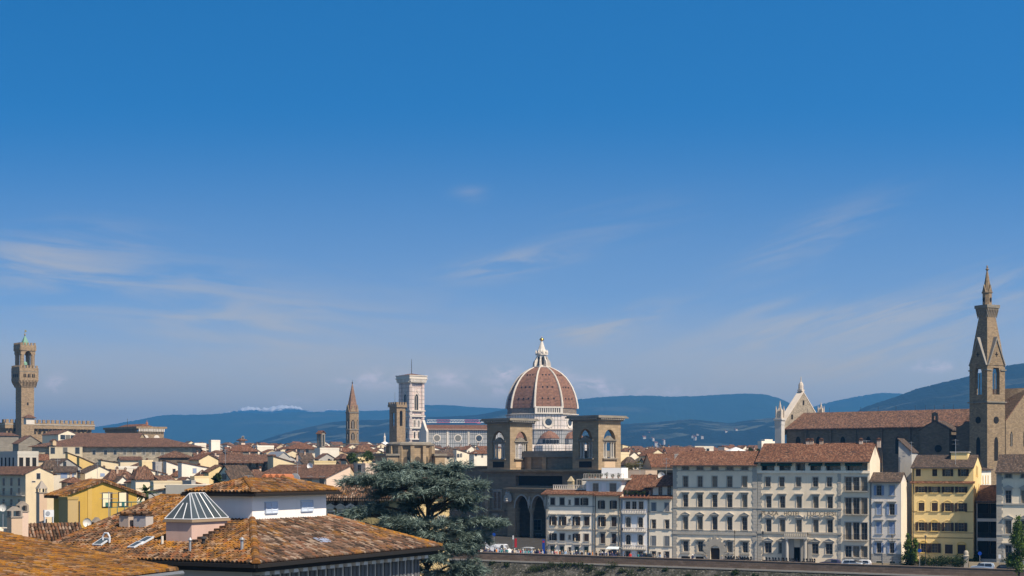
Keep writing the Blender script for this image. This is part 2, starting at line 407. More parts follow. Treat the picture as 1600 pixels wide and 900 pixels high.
# ------------------------------------------------------------------ ground, river, hills, haze
# the embankment street runs along the line LO + t*LDIR
LA = R(-22.0); LDIR = Vector((math.cos(LA), math.sin(LA), 0)); LOUT = Vector((math.sin(LA), -math.cos(LA), 0))
LO = P(1200, HY, 310.0); LO.z = 0
def lung(px, off=0.0):
    """t along the embankment building line (shifted off metres towards the river) for a picture column"""
    o = LO+LOUT*off; k = (px-800)/F
    return (k*o.y-o.x)/(LDIR.x-k*LDIR.y)
def lpt(t, off=0.0, z=0.0):
    p = LO+LOUT*off+LDIR*t; return Vector((p.x, p.y, z))
def road_z(t): return 0.75-0.0093*t
def strip(name, offs, mat, ta=-900, tb=900, n=36):
    mb = MB()
    for i in range(n):
        t0 = ta+(tb-ta)*i/n; t1 = ta+(tb-ta)*(i+1)/n
        c = lambda t: max(-160, min(90, t))
        for (o0, z0, r0), (o1, z1, r1) in zip(offs[:-1], offs[1:]):
            mb.face([lpt(t0, o1, z1+r1*road_z(c(t0))), lpt(t1, o1, z1+r1*road_z(c(t1))), lpt(t1, o0, z0+r0*road_z(c(t1))), lpt(t0, o0, z0+r0*road_z(c(t0)))])
    o = mb.build(name, mat); o['kind'] = 'structure'; return o
def ground_mat():
    t = NT('dusty town ground'); ob = t.tc.outputs['Object']
    a = t.noise(ob, 0.02, 5, 0.6); b = t.noise(ob, 0.6, 4)
    return t.fin(t.mix(a, t.mix(b, (0.10,0.09,0.075), (0.16,0.145,0.12)), t.mix(b, (0.05,0.065,0.03), (0.10,0.11,0.055))), 0.95)
gm = ground_mat()
mb = MB()
# one sheet, with the river bed sunk into it, out to the horizon
secs = [(-34000, -2.0), (-60, -2.0), (0.2, -1.2), (12.6, -1.4), (12.7, -9.0), (215, -9.0), (222, -1.5), (900, -1.5)]
ts = [-34000, -3000, -900, -300, -100, 0, 100, 400, 1500, 34000]
for (o0, z0), (o1, z1) in zip(secs[:-1], secs[1:]):
    for t0, t1 in zip(ts[:-1], ts[1:]):
        mb.face([lpt(t0, o1, z1), lpt(t1, o1, z1), lpt(t1, o0, z0), lpt(t0, o0, z0)])
g = mb.build('ground', gm); g['kind'] = 'structure'
def asphalt():
    t = NT('asphalt'); ob = t.tc.outputs['Object']
    return t.fin(t.mix(t.noise(ob, 0.5, 5), (0.042,0.042,0.044), (0.075,0.072,0.068)), 0.9)
strip('road', [(2.6, 0.02, 1), (9.4, 0.02, 1)], asphalt(), -300, 300)
strip('pavement', [(0.0, 0.16, 1), (2.45, 0.16, 1), (2.6, 0.02, 1)], stone('paving slabs', (0.24,0.225,0.20), 0.8, 0.5, 0.7, 0.2), -300, 300)
strip('river_walk', [(9.4, 0.02, 1), (9.5, 0.17, 1), (12.0, 0.17, 1)], stone('paving slabs', (0.24,0.225,0.20)), -300, 300)
def water_mat():
    t = NT('river water'); ob = t.tc.outputs['Object']
    return t.fin((0.025,0.045,0.035), 0.12, t.noise(t.mapping(ob, (1, 2.5, 1)), 0.8, 4), 0.3, 0.2, 0.5)
strip('square', [(-95.0, 0.13, 1), (-0.05, 0.13, 1)], stone('square paving', (0.05,0.047,0.043), 1.2, 0.6, 0.75, 0.2), -220, -37, 12)
strip('river', [(21.0, -8.0, 0), (214, -8.0, 0)], water_mat())
# embankment: brown parapet, ledge, and a rough planted stone slope
def rubble():
    t = NT('weedy stone embankment'); ob = t.tc.outputs['Object']
    v = t.n('ShaderNodeTexVoronoi'); t.l(t.mapping(ob, (1, 1, 1)), v.inputs['Vector']); v.inputs['Scale'].default_value = 1.6
    st = t.mix(v.outputs['Distance'], (0.13,0.125,0.11), (0.055,0.052,0.046))
    veg = t.maprange(t.noise(ob, 0.35, 6, 0.7), 0.38, 0.52)
    fine = t.noise(ob, 4.0, 4, 0.7)
    gr = t.mix(fine, (0.017,0.02,0.013), (0.06,0.06,0.048))
    pale = t.maprange(t.noise(ob, 2.2, 4, 0.75), 0.56, 0.64)
    return t.fin(t.mix(pale, t.mix(veg, st, gr), (0.22,0.21,0.185)), 0.95, fine, 0.8, 0.3)

strip('embankment', [(12.5, -0.9, 1), (13.3, -1.0, 1), (14.2, -2.2, 1), (17.0, -4.6, 1), (22.5, -8.3, 0)], rubble(), -300, 300, 60)
def hill(name, D, prof, depth, mat, base=-2.0, rough=1.0, seed=0, nx=220, ny=34, jag=0.25):
    """a range of hills: its skyline through the given picture points at distance D, falling towards us and behind"""
    rs = np.random.RandomState(seed)
    xs = np.linspace(prof[0][0], prof[-1][0], nx)
    ys = np.interp(xs, [p[0] for p in prof], [p[1] for p in prof])
    k = np.array([1, 2, 3, 2, 1.0]); k /= k.sum(); ys = np.convolve(np.pad(ys, 2, mode='edge'), k, 'valid')+jag*rs.randn(nx)
    X = (xs-800)/F*D; H = CZ-(ys-HY)/F*D
    ph = rs.rand(10, 4)*6.28
    def rid(x, y):
        s = 0
        for i in range(10):
            w = 2*math.pi/(D*0.16/(1.45**i)); s = s+np.sin(x*w*math.cos(ph[i,3])+y*w*math.sin(ph[i,3])*0.8+ph[i,0])*(0.62**i)
        return s
    v = np.linspace(-1, 1, ny); V, f = [], []
    for j, t in enumerate(v):
        prf = (1-abs(t)**1.25)
        y = D+t*depth*(1.0 if t < 0 else 0.7)
        amp = (H-base)*0.10*rough*np.sin(min(1, (1-abs(t))*1.0)*math.pi)*(1 if abs(t) > 0.02 else 0)
        z = base+(H-base)*prf+amp*rid(X*(y/D), y)*0.5
        for i in range(nx): V.append((X[i]*(y/D) if t > 0 else X[i]*(1+(y/D-1)*0.6), y, max(base-3, z[i])))
    for j in range(ny-1):
        for i in range(nx-1): f.append((j*nx+i, j*nx+i+1, (j+1)*nx+i+1, (j+1)*nx+i))
    me = bpy.data.meshes.new(name); me.from_pydata(V, [], f); me.materials.append(mat)
    me.polygons.foreach_set('use_smooth', [True]*len(me.polygons)); me.update()
    o = link(name, me); o['kind'] = 'structure'; return o
def hill_mat(name, sc, forest=(0.008,0.018,0.012), field=(0.05,0.052,0.028), amt=0.5, snow=None):
    t = NT(name); ob = t.tc.outputs['Object']; geo = t.n('ShaderNodeNewGeometry')
    a = t.noise(ob, sc, 6, 0.6); b = t.noise(ob, sc*6, 5, 0.65)
    c = t.mix(b, forest, mul(forest, 2.0))
    v = t.n('ShaderNodeTexVoronoi'); t.l(ob, v.inputs['Vector']); v.inputs['Scale'].default_value = sc*5
    fl = t.maprange(v.outputs['Color'], 0.55, 0.75)
    c = t.mix(t.math('MULTIPLY', t.maprange(a, 0.62-0.2*amt, 0.66-0.1*amt), fl), c, t.mix(b, field, mul(field, 1.5)))
    if snow:
        sp = t.n('ShaderNodeSeparateXYZ'); t.l(geo.outputs['Position'], sp.inputs[0])
        h = t.math('ADD', sp.outputs[2], t.math('MULTIPLY', t.math('SUBTRACT', b, 0.5), snow[1]))
        c = t.mix(t.maprange(h, snow[0], snow[0]+snow[1]*0.12), c, (0.66, 0.66, 0.68))
    return t.fin(c, 0.95, b, 0.5, 30)
SN = 15000
snow_hill = hill('snowy_mountain', SN, [(150,672),(220,662),(300,655),(345,645),(375,640),(388,634),(410,637),(440,632),(462,633),(480,641),(500,643),(520,639),(540,640),(575,645),(640,652),(720,665)], 2200,
     hill_mat('snowy mountain', 0.0006, snow=(zat(643.5, SN), 190)), rough=0.5, seed=3, jag=1.0)
far_m = hill_mat('far wooded range', 0.0009, (0.012,0.024,0.016), (0.035,0.045,0.03), 0.4)
hill('distant_hill', 11500, [(-60,735),(60,690),(143,668),(200,659),(256,648),(320,647),(365,644),(400,645),(470,643),(545,643),(600,641),(661,633),(700,632),(740,635),(785,637),(830,640),(900,650),(1010,735)], 2600, far_m, rough=0.8, seed=5)
hill('distant_hill', 10000, [(700,735),(760,665),(800,640),(850,630),(900,623),(930,620),(975,618),(1010,618),(1050,620),(1090,619),(1130,616),(1165,614.5),(1195,616),(1215,621),(1235,631),(1262,646),(1300,660),(1380,735)], 2600, far_m, rough=1.0, seed=8)
hill('distant_hill', 10500, [(1100,735),(1180,668),(1240,645),(1280,631),(1310,624),(1340,619),(1375,613.5),(1400,614.5),(1440,618),(1520,630),(1640,640),(1750,650)], 2600, far_m, rough=0.9, seed=11)
mid_m = hill_mat('olive and wood hillside', 0.0022, (0.003,0.009,0.010), (0.06,0.07,0.055), 0.85)
hill('wooded_hill', 6400, [(290,735),(330,712),(400,692),(440,678),(480,668),(520,659),(560,656),(600,655),(660,651),(700,650),(745,648),(790,640),(840,640),(900,652),(960,668),(1060,735)], 1700, mid_m, rough=1.1, seed=21)
hill('wooded_hill', 5600, [(800,735),(860,690),(920,672),(970,662),(1020,660),(1050,657),(1080,655),(1110,658),(1140,660.5),(1170,656),(1200,653),(1240,652),(1290,662),(1400,690),(1480,735)], 1700, mid_m, rough=1.2, seed=25)
hill('wooded_hill', 5000, [(1210,735),(1270,690),(1320,655),(1345,637),(1370,628),(1400,618),(1430,606),(1460,599),(1490,592),(1515,586),(1545,577),(1575,570),(1610,565),(1680,556),(1800,560)], 1700, mid_m, rough=0.9, seed=31)
hz = NT('morning haze'); hz.t.nodes.remove(hz.bsdf)
pv = hz.n('ShaderNodeVolumePrincipled'); pv.inputs['Color'].default_value = (0.11, 0.47, 1.0, 1)
pv.inputs['Density'].default_value = 9.5e-5; pv.inputs['Anisotropy'].default_value = 0.2
hz.l(pv.outputs[0], [n for n in hz.t.nodes if n.type == 'OUTPUT_MATERIAL'][0].inputs['Volume'])
mb = MB(); mb.box(-9000, 9000, -120, 18500, -13, 660)
hzo = mb.build('haze', hz.mat); hzo['kind'] = 'stuff'

# ------------------------------------------------------------------ windows and houses
WCACHE = {}
def cached(key, fn):
    if key not in WCACHE: WCACHE[key] = fn()
    return WCACHE[key]
def q5(v): return round(v*20)/20
def win_frame_mesh(w, h, style, trim, sill=True):
    def mk():
        mb = MB(); t = 0.16 if w > 0.7 else 0.11; p = 0.07
        mb.box(-w/2-t, -w/2, -p, 0.03, 0, h+t); mb.box(w/2, w/2+t, -p, 0.03, 0, h+t); mb.box(-w/2, w/2, -p, 0.03, h, h+t)
        if sill: mb.box(-w/2-t-0.08, w/2+t+0.08, -0.2, 0.02, -0.14, 0)
        if style == 'lin':
            mb.box(-w/2-t-0.02, w/2+t+0.02, -0.09, 0.02, h+t, h+t+0.22)
            mb.box(-w/2-t-0.22, w/2+t+0.22, -0.42, 0.02, h+t+0.22, h+t+0.40)
        if style in ('ped', 'pedarch'):
            mb.box(-w/2-t-0.02, w/2+t+0.02, -0.09, 0.02, h+t, h+t+0.2)
            a = w/2+t+0.26; z = h+t+0.2
            mb.box(-a, a, -0.42, 0.02, z, z+0.14)
            mb.ext([(-a, -0.36, z+0.14), (a, -0.36, z+0.14), (0, -0.36, z+0.14+a*0.42)], (0, 0.38, 0))
            mb.ext([(-a-0.05, -0.46, z+0.12), (-a+0.12, -0.46, z+0.12), (0, -0.46, z+0.12+a*0.42), (0, -0.46, z+0.27+a*0.42)], (0, 0.48, 0))
            mb.ext([(a+0.05, -0.46, z+0.12), (0, -0.46, z+0.27+a*0.42), (0, -0.46, z+0.12+a*0.42), (a-0.12, -0.46, z+0.12)], (0, 0.48, 0))
        if style == 'rust':
            for i in range(6):
                e = 0.34 if i % 2 else 0.2
                z = h*i/6; mb.box(-w/2-t-e, -w/2-t, -0.13, 0.02, z, z+h/6-0.03); mb.box(w/2+t, w/2+t+e, -0.13, 0.02, z, z+h/6-0.03)
            mb.box(-w/2-0.55, w/2+0.55, -0.4, 0.02, h+t+0.12, h+t+0.32)
            mb.box(-w/2-0.45, w/2+0.45, -0.3, 0.02, -0.42, -0.14)
        if style == 'arch':
            top = round_arch(-w/2, w/2, h-w/2, 10)
            for (xa, za), (xb, zb) in zip(top[:-1], top[1:]):
                mb.ext([(xa, -0.02, za), (xb, -0.02, zb), (xb, -0.02, h), (xa, -0.02, h)], (0, 0.2, 0))
        if style == 'archlint':
            o = arc(0, h-0.05, w/2+0.2, 25, 155, 10, 0.62); i_ = arc(0, h-0.05, w/2+0.05, 25, 155, 10, 0.48)
            for k in range(10):
                mb.ext([(o[k][0], -0.12, o[k][1]), (o[k+1][0], -0.12, o[k+1][1]), (i_[k+1][0], -0.12, i_[k+1][1]), (i_[k][0], -0.12, i_[k][1])], (0, 0.14, 0))
        return mb.mesh('window', trim)
    return cached(('wf', q5(w), q5(h), style, trim.name, sill), mk)
def pane_mesh(w, h, bars=True):
    def mk():
        mb = MB(); mb.box(-w/2, w/2, 0, 0.03, 0, h)
        if bars and w > 0.6:
            b = 0.035
            mb.box(-b, b, -0.04, 0.0, 0, h, 1)
            for z in (h*0.36, h*0.68): mb.box(-w/2, w/2, -0.03, 0.0, z-0.025, z+0.025, 1)
            mb.box(-w/2, -w/2+0.07, -0.04, 0, 0, h, 1); mb.box(w/2-0.07, w/2, -0.04, 0, 0, h, 1)
            mb.box(-w/2+0.07, w/2-0.07, -0.04, 0, h-0.08, h, 1)
        return mb.mesh('pane', [M_PANE, M_WFRAME])
    return cached(('pn', q5(w), q5(h), bars), mk)
def shutter_mesh(w, h, mat):
    def mk():
        mb = MB(); f = 0.06
        mb.box(-w/2, -w/2+f, -0.05, 0, 0, h); mb.box(w/2-f, w/2, -0.05, 0, 0, h)
        mb.box(-w/2+f, w/2-f, -0.05, 0, 0, f); mb.box(-w/2+f, w/2-f, -0.05, 0, h-f, h); mb.box(-w/2+f, w/2-f, -0.05, 0, h*0.5-f/2, h*0.5+f/2)
        n = max(4, int(h/0.11)); s = (h-2*f)/n
        for i in range(n):
            z = f+i*s; mb.ext([(-w/2+f, -0.045, z), (-w/2+f, -0.035, z), (-w/2+f, -0.005, z+s), (-w/2+f, -0.015, z+s)], (w-2*f, 0, 0))
        return mb.mesh('shutter', mat)
    return cached(('sh', q5(w), q5(h), mat.name), mk)
def add_window(parent, x, y, z, w, h, style, trim, shut=None, smat=None, rz=0.0, recess=0.24, simple=False, pane=True):
    """x, y, z: middle of the sill on the wall; shut: None, 'open', 'closed', 'half'"""
    w, h = q5(w), q5(h)
    if simple:
        def mk():
            mb = MB(); mb.box(-w/2-0.12, w/2+0.12, -0.05, 0.02, -0.12, h+0.12, 0); mb.box(-w/2, w/2, -0.07, -0.051, 0, h, 1); return mb.mesh('window', [trim, smat or M_PANE])
        return link('window', cached(('sw', w, h, trim.name, (smat or M_PANE).name), mk), parent, (x, y, z), rz)
    fr = link('window', win_frame_mesh(w, h, style, trim), parent, (x, y, z), rz)
    if pane: link('pane', pane_mesh(w, h), fr, (0, recess, 0))
    if shut == 'closed':
        for s in (-1, 1): link('shutter', shutter_mesh(w/2-0.01, h-0.02, smat), fr, (s*w/4, 0.02 if recess > 0.05 else -0.035, 0.01))
    elif shut:
        for s in ((-1, 1) if shut == 'open' else (-1,)): link('shutter', shutter_mesh(w/2, h, smat), fr, (s*(w*0.75+0.02), -0.085, 0.0))
        if shut == 'half': link('shutter', shutter_mesh(w/2-0.01, h-0.02, smat), fr, (w/4, 0.02 if recess > 0.05 else -0.035, 0.01))
    return fr

def roof_polys(kind, w, d, H, rise, ov, gov=0.25):
    """roof planes over a w x d box with eaves at H; gx: ridge along the front, gy: gable to the front"""
    A = lambda x, y, z: (x, y, z)
    if kind == 'gx':
        s = rise/(d/2); e = H-s*ov; r = H+rise
        return [[A(-gov,-ov,e), A(w+gov,-ov,e), A(w+gov,d/2,r), A(-gov,d/2,r)], [A(-gov,d/2,r), A(w+gov,d/2,r), A(w+gov,d+ov,e), A(-gov,d+ov,e)]]
    if kind == 'gy':
        s = rise/(w/2); e = H-s*ov; r = H+rise
        return [[A(-ov,-gov,e), A(w/2,-gov,r), A(w/2,d+gov,r), A(-ov,d+gov,e)], [A(w/2,-gov,r), A(w+ov,-gov,e), A(w+ov,d+gov,e), A(w/2,d+gov,r)]]
    if kind == 'hip':
        m = min(w, d)/2+ov; r = H+rise; s = rise/(m-ov); e = H-s*ov
        a, b = (-ov, w+ov), (-ov, d+ov)
        if w >= d:
            p, q = A(a[0]+m, d/2, r), A(a[1]-m+1e-3, d/2, r)
            return [[A(a[0],b[0],e), A(a[1],b[0],e), q, p], [A(a[1],b[0],e), A(a[1],b[1],e), q], [A(a[1],b[1],e), A(a[0],b[1],e), p, q], [A(a[0],b[1],e), A(a[0],b[0],e), p]]
        p, q = A(w/2, b[0]+m, r), A(w/2, b[1]-m+1e-3, r)
        return [[A(a[0],b[0],e), A(a[1],b[0],e), p], [A(a[1],b[0],e), A(a[1],b[1],e), q, p], [A(a[1],b[1],e), A(a[0],b[1],e), q], [A(a[0],b[1],e), A(a[0],b[0],e), p, q]]
    if kind == 'sx':    # lean-to rising away from the front
        s = rise/d; return [[A(-gov,-ov,H-s*ov), A(w+gov,-ov,H-s*ov), A(w+gov,d+gov,H+rise+s*gov), A(-gov,d+gov,H+rise+s*gov)]]
    if kind == 'sr':    # lean-to rising to the right
        s = rise/w; return [[A(-ov,-gov,H-s*ov), A(w+gov,-gov,H+rise+s*gov), A(w+gov,d+gov,H+rise+s*gov), A(-ov,d+gov,H-s*ov)]]
    if kind == 'sl':
        s = rise/w; return [[A(-gov,-gov,H+rise+s*gov), A(w+ov,-gov,H-s*ov), A(w+ov,d+gov,H-s*ov), A(-gov,d+gov,H+rise+s*gov)]]
def body_mesh(kind, w, d, H, rise, hole_front=None):
    mb = MB()
    if kind == 'gy': fr = [(0,0,0),(w,0,0),(w,0,H),(w/2,0,H+rise),(0,0,H)]
    elif kind == 'sr': fr = [(0,0,0),(w,0,0),(w,0,H+rise),(0,0,H)]
    elif kind == 'sl': fr = [(0,0,0),(w,0,0),(w,0,H),(0,0,H+rise)]
    else: fr = [(0,0,0),(w,0,0),(w,0,H),(0,0,H)]
    bk = [(x, d, z) for x, y, z in reversed(fr)]
    if kind == 'sx': bk = [(w,d,0),(0,d,0),(0,d,H+rise),(w,d,H+rise)]
    hl = {'sl': H+rise}.get(kind, H); hr = {'sr': H+rise}.get(kind, H)
    if kind == 'gx':
        lf = [(0,d,0),(0,0,0),(0,0,H),(0,d/2,H+rise),(0,d,H)]; rt = [(w,0,0),(w,d,0),(w,d,H),(w,d/2,H+rise),(w,0,H)]
    elif kind == 'sx':
        lf = [(0,d,0),(0,0,0),(0,0,H),(0,d,H+rise)]; rt = [(w,0,0),(w,d,0),(w,d,H+rise),(w,0,H)]
    else:
        lf = [(0,d,0),(0,0,0),(0,0,hl),(0,d,hl)]; rt = [(w,0,0),(w,d,0),(w,d,hr),(w,0,hr)]
    if hole_front is None: mb.face(fr)
    else:
        holed_wall(mb, w, H, hole_front)
        if len(fr) == 5: mb.face([(0,0,H),(w,0,H),(w/2,0,H+rise)])
    for f in (bk, lf, rt): mb.face(f)
    if kind == 'flat': mb.face([(0,0,H),(w,0,H),(w,d,H),(0,d,H)])
    return mb
def chimney(parent, x, y, z, w=0.55, h=1.3, mat=None, cap='tile'):
    mb = MB(); mb.box(x-w/2, x+w/2, y-w*0.4, y+w*0.4, z-0.6, z+h)
    c = mb.build('chimney', mat or plaster('chimney plaster', (0.50,0.38,0.29)), parent)
    mb = MB(); mb.box(x-w/2-0.08, x+w/2+0.08, y-w*0.4-0.08, y+w*0.4+0.08, z+h, z+h+0.1)
    mb.box(x-w/2, x-w/2+0.1, y-w*0.4, y+w*0.4, z+h+0.1, z+h+0.3); mb.box(x+w/2-0.1, x+w/2, y-w*0.4, y+w*0.4, z+h+0.1, z+h+0.3)
    mb.ext([(x-w/2-0.1, y-w*0.5, z+h+0.3), (x+w/2+0.1, y-w*0.5, z+h+0.3), (x, y-w*0.5, z+h+0.55)], (0, w, 0))
    mb.build('chimney_cap', tiles('red'), c); return c
def house(xl, xc, xr, ye, D, roof, wall, rmat, label, cat='house', rz=40, rise=1.6, ov=0.5, wins=(), base=-1.5, name='house', group=None, d=9.0, th=0.22, trim=None, chim=(), gutter=False, smat=None, near=None):
    C = P(xc, ye, D); a = R(rz); ux = (math.cos(a), math.sin(a)); uy = (-math.sin(a), math.cos(a))
    k = (xr-800)/F; w = (k*C.y-C.x)/(ux[0]-k*ux[1])
    if xl < xc and 20 < rz < 62:
        k = (xl-800)/F; d = (k*C.y-C.x)/(uy[0]-k*uy[1])
    w = max(1.0, min(w, 160)); d = max(2.0, min(d, 130)); H = C.z-base
    root = thing(name, label, cat, (C.x, C.y, base), a, group)
    body_mesh(roof, w, d, H, rise).build('wall', wall, root)
    if roof == 'flat':
        mb = MB()
        for b in ((-0.05, w+0.05, -0.05, 0.25), (-0.05, w+0.05, d-0.25, d+0.05), (-0.05, 0.25, 0.25, d-0.25), (w-0.25, w+0.05, 0.25, d-0.25)): mb.box(*b, H-0.1, H+rise)
        mb.build('parapet', wall, root)
    else:
        mb = MB(); mb.shell(roof_polys(roof, w, d, H+0.05, rise, ov), th); rf = mb.build('roof', rmat, root)
        zr = lambda x, y: H+rise*(0.5 if roof in ('gx','gy','hip') else 0.6)
        for cx, cy in chim: chimney(rf, cx*w, cy*d, zr(cx, cy))
    trim = trim or plaster('pale window surround', (0.55,0.50,0.43))
    org = Vector((C.x, C.y, base)); nf = Vector((math.sin(a), -math.cos(a), 0)); nl = Vector((-math.cos(a), -math.sin(a), 0))
    simple = (D > 330) if near is None else not near
    for wn in wins:
        px, py, ww, wh = wn[:4]; style = wn[4] if len(wn) > 4 else 'plain'; shut = wn[5] if len(wn) > 5 else None; sm = wn[6] if len(wn) > 6 else smat
        ray = Vector(((px-800)/F, 1, -(py-HY)/F)); left = px < xc
        n = nl if left else nf
        t = (org-Vector((0,0,CZ))).dot(n)/ray.dot(n); p = Vector((0,0,CZ))+ray*t-org
        lx, ly = p.x*ux[0]+p.y*ux[1], p.x*uy[0]+p.y*uy[1]
        add_window(root, 0 if left else lx, ly if left else 0, p.z-wh/2, ww, wh, style, trim, shut, sm, rz=R(-90) if left else 0, recess=-0.03, simple=simple)
    return root, w, d, H

def lay_tiles(h, kind, rise, ov, mat, seed, only=None):
    """real barrel tiles on the planes of a house roof"""
    root, w, d, H = h; rf = [c for c in root.children if c.name.startswith('roof')][0]
    for k, pl in enumerate(roof_polys(kind, w, d, H+0.05, rise, ov)):
        if only is not None and k not in only: continue
        A, B, T = Vector(pl[0]), Vector(pl[1]), Vector(pl[-1])
        if abs((B-A).z) > 1e-3: A, B, T = Vector(pl[-1]), Vector(pl[0]), Vector(pl[1])
        eu = (B-A).normalized(); n = (B-A).cross(T-A).normalized(); ev = n.cross(eu); ev = ev if ev.z > 0 else -ev
        mb = MB(); tile_field(mb, A, eu, ev, [((Vector(p)-A).dot(eu), (Vector(p)-A).dot(ev)) for p in pl], seed=seed+k); mb.build('slope_tiles', mat, rf)

# ------------------------------------------------------------------ the far landmarks
ST_PF = stone('brown sandstone blocks', (0.31,0.225,0.14), 0.9, 0.45, 0.75, 0.3)
ST_BIG = stone('golden brown ashlar', (0.33,0.25,0.16), 1.6, 0.6, 0.8, 0.2, 0.45)
ST_GREY = stone('grey sandstone ashlar', (0.24,0.215,0.175), 1.4, 0.55, 0.8, 0.2)
MARB = panels('white and green marble panels', (0.66,0.60,0.55), (0.10,0.11,0.10), 2.3, 4.2, 0.16, (0.60,0.52,0.47))
MARB_B = panels('belltower marble panels', (0.68,0.60,0.54), (0.13,0.13,0.12), 1.9, 3.0, 0.15, (0.62,0.47,0.42))
MARB_G = panels('grey marble panels', (0.36,0.36,0.36), (0.09,0.10,0.10), 1.6, 3.4, 0.22)
M_WHITE = plaster('weathered white marble', (0.66,0.60,0.52), 0.6, 0.6)
M_ROUGH = stone('unfinished brown drum masonry', (0.22,0.18,0.145), 1.2, 0.6, 0.7, 0.3)
M_DOME = tile('dome tiles', [(0,(0.14,0.078,0.052)),(0.5,(0.20,0.098,0.06)),(1,(0.25,0.135,0.088))], pw=1.0, pl=1.0, bump=False)
M_GOLD = plain('gilded copper', (0.65,0.42,0.12), 0.35, 0.5, 1.0)
M_COPPER = plain('green copper', (0.16,0.30,0.22), 0.7)
M_LEAD = plain('lead sheet', (0.20,0.20,0.21), 0.6)

# --- the cathedral
DC = 1157.0; S = DC/F
cd = P(846.5, HY, DC); cd.z = 0
cath = thing('cathedral', 'cathedral with huge terracotta dome, white ribs and marble lantern behind the arched stone towers', 'cathedral', (cd.x, cd.y, 0), R(10.4))
zc = lambda py: zat(py, DC)
R8 = 57*S
def octag(mb, prof, m=0, cap=True, n=8, rot=22.5): mb.lathe(prof, n, 0, 0, R(rot), m, cap)
mb = MB(); octag(mb, [(R8*1.02, -2), (R8*1.02, zc(674))]); mb.build('drum_base', MARB_G, cath)
mb = MB(); octag(mb, [(R8*0.985, zc(674)), (R8*0.985, zc(648.5))]); mb.build('drum', MARB, cath)
mb = MB(); octag(mb, [(R8*1.04, zc(673.6)), (R8*1.06, zc(671.5)), (R8*0.99, zc(671))]); mb.build('drum_cornice', M_WHITE, cath)
mb = MB(); octag(mb, [(R8*1.03, zc(649)), (R8*1.03, zc(647.8)), (R8*0.985, zc(647.5))]); mb.build('drum_cornice', M_WHITE, cath)
mb = MB(); octag(mb, [(R8*0.965, zc(648.4)), (R8*0.965, zc(637.5))]); mb.build('gallery_wall', M_ROUGH, cath)
dp = [(56.2,639),(55.4,632),(53.8,624),(51.2,615),(47.6,606),(43,598),(37.6,590.5),(31.5,584.5),(25,580),(18.5,576.5),(14,574.5)]
dprof = [(r*S*R8/(57*S)*1.0, zc(y)) for r, y in dp]
mb = MB(); octag(mb, dprof); mb.build('dome', M_DOME, cath)
for k in range(8):
    a = R(22.5+45*k); mb = MB()
    mb.tube([(r*1.012*math.cos(a), r*1.012*math.sin(a), z) for r, z in dprof], [0.95-0.045*i for i in range(len(dprof))], 6)
    mb.build('rib', M_WHITE, cath)
ap = R8*math.cos(R(22.5))
def oct_frame(k):   # middle of an octagon side, its outward and sideways directions
    a = R(-90+45*k); return Vector((math.cos(a), math.sin(a), 0)), Vector((-math.sin(a), math.cos(a), 0))
for k in (-1, 0, 1, -2):
    n_, t_ = oct_frame(k)
    for frac, zz in ((0.22, 0), (0.5, 0), (0.8, 0)):
        yy = 638.5+(575-638.5)*frac
        rr = np.interp(-yy, [-q[1] for q in dp], [q[0] for q in dp])*S*math.cos(R(22.5))
        for u in (-0.45, 0, 0.45):
            c = n_*(rr-0.2)+t_*(u*rr*0.42*(1-frac*0.2)); mb = MB(); mb.obox((c.x, c.y), (n_.x, n_.y), (t_.x, t_.y), 0.55, 0.5, zc(yy)-0.55, zc(yy)+0.55)
            mb.build('dome_vent', M_DARK, cath)
# marble gallery on one side of the drum
n_, t_ = oct_frame(0); hw = R8*math.sin(R(22.5)); yl = -ap*1.0
mb = MB(); mb.box(-hw, hw, yl-1.2, yl, zc(648.4), zc(646.4)); mb.box(-hw, hw, yl-1.2, yl, zc(639.4), zc(637.2)); mb.box(-hw, -hw+1.6, yl-1.1, yl, zc(646.4), zc(639.4)); mb.box(hw-1.6, hw, yl-1.1, yl, zc(646.4), zc(639.4))
na = 11
for i in range(na):
    x = -hw+1.6+(2*hw-3.2)*(i+0.5)/na; wv = (2*hw-3.2)/na; mb.box(x-wv/2, x-wv/2+0.36, yl-1.0, yl-0.3, zc(646.4), zc(639.4)); mb.box(x+wv/2-0.36, x+wv/2, yl-1.0, yl-0.3, zc(646.4), zc(639.4))
mb.build('gallery', M_WHITE, cath)
for k in (-2, -1, 0, 1, 2):
    n_, t_ = oct_frame(k); rr = ap*0.985; zz = zc(661)
    def ring(r0, r1, e0, e1, m, name, mat):
        mb = MB(); N = 20; o = []
        for i in range(N):
            a0, a1 = 2*math.pi*i/N, 2*math.pi*(i+1)/N
            pt = lambda r, a, e: n_*(rr+e)+t_*(r*math.cos(a))+Vector((0, 0, zz+r*math.sin(a)))
            if r1 <= 0: mb.face([pt(0, 0, e0), pt(r0, a0, e0), pt(r0, a1, e0)])
            else:
                mb.face([pt(r1, a0, e1), pt(r0, a0, e0), pt(r0, a1, e0), pt(r1, a1, e1)]); mb.face([pt(r0, a0, e0), pt(r0, a0, -0.2), pt(r0, a1, -0.2), pt(r0, a1, e0)])
        return mb.build(name, mat, cath)
    f_ = ring(4.2, 2.6, 0.5, 0.15, 0, 'oculus', M_WHITE); p_ = ring(2.7, 0, 0.12, 0, 0, 'pane', M_PANE); p_.parent = f_
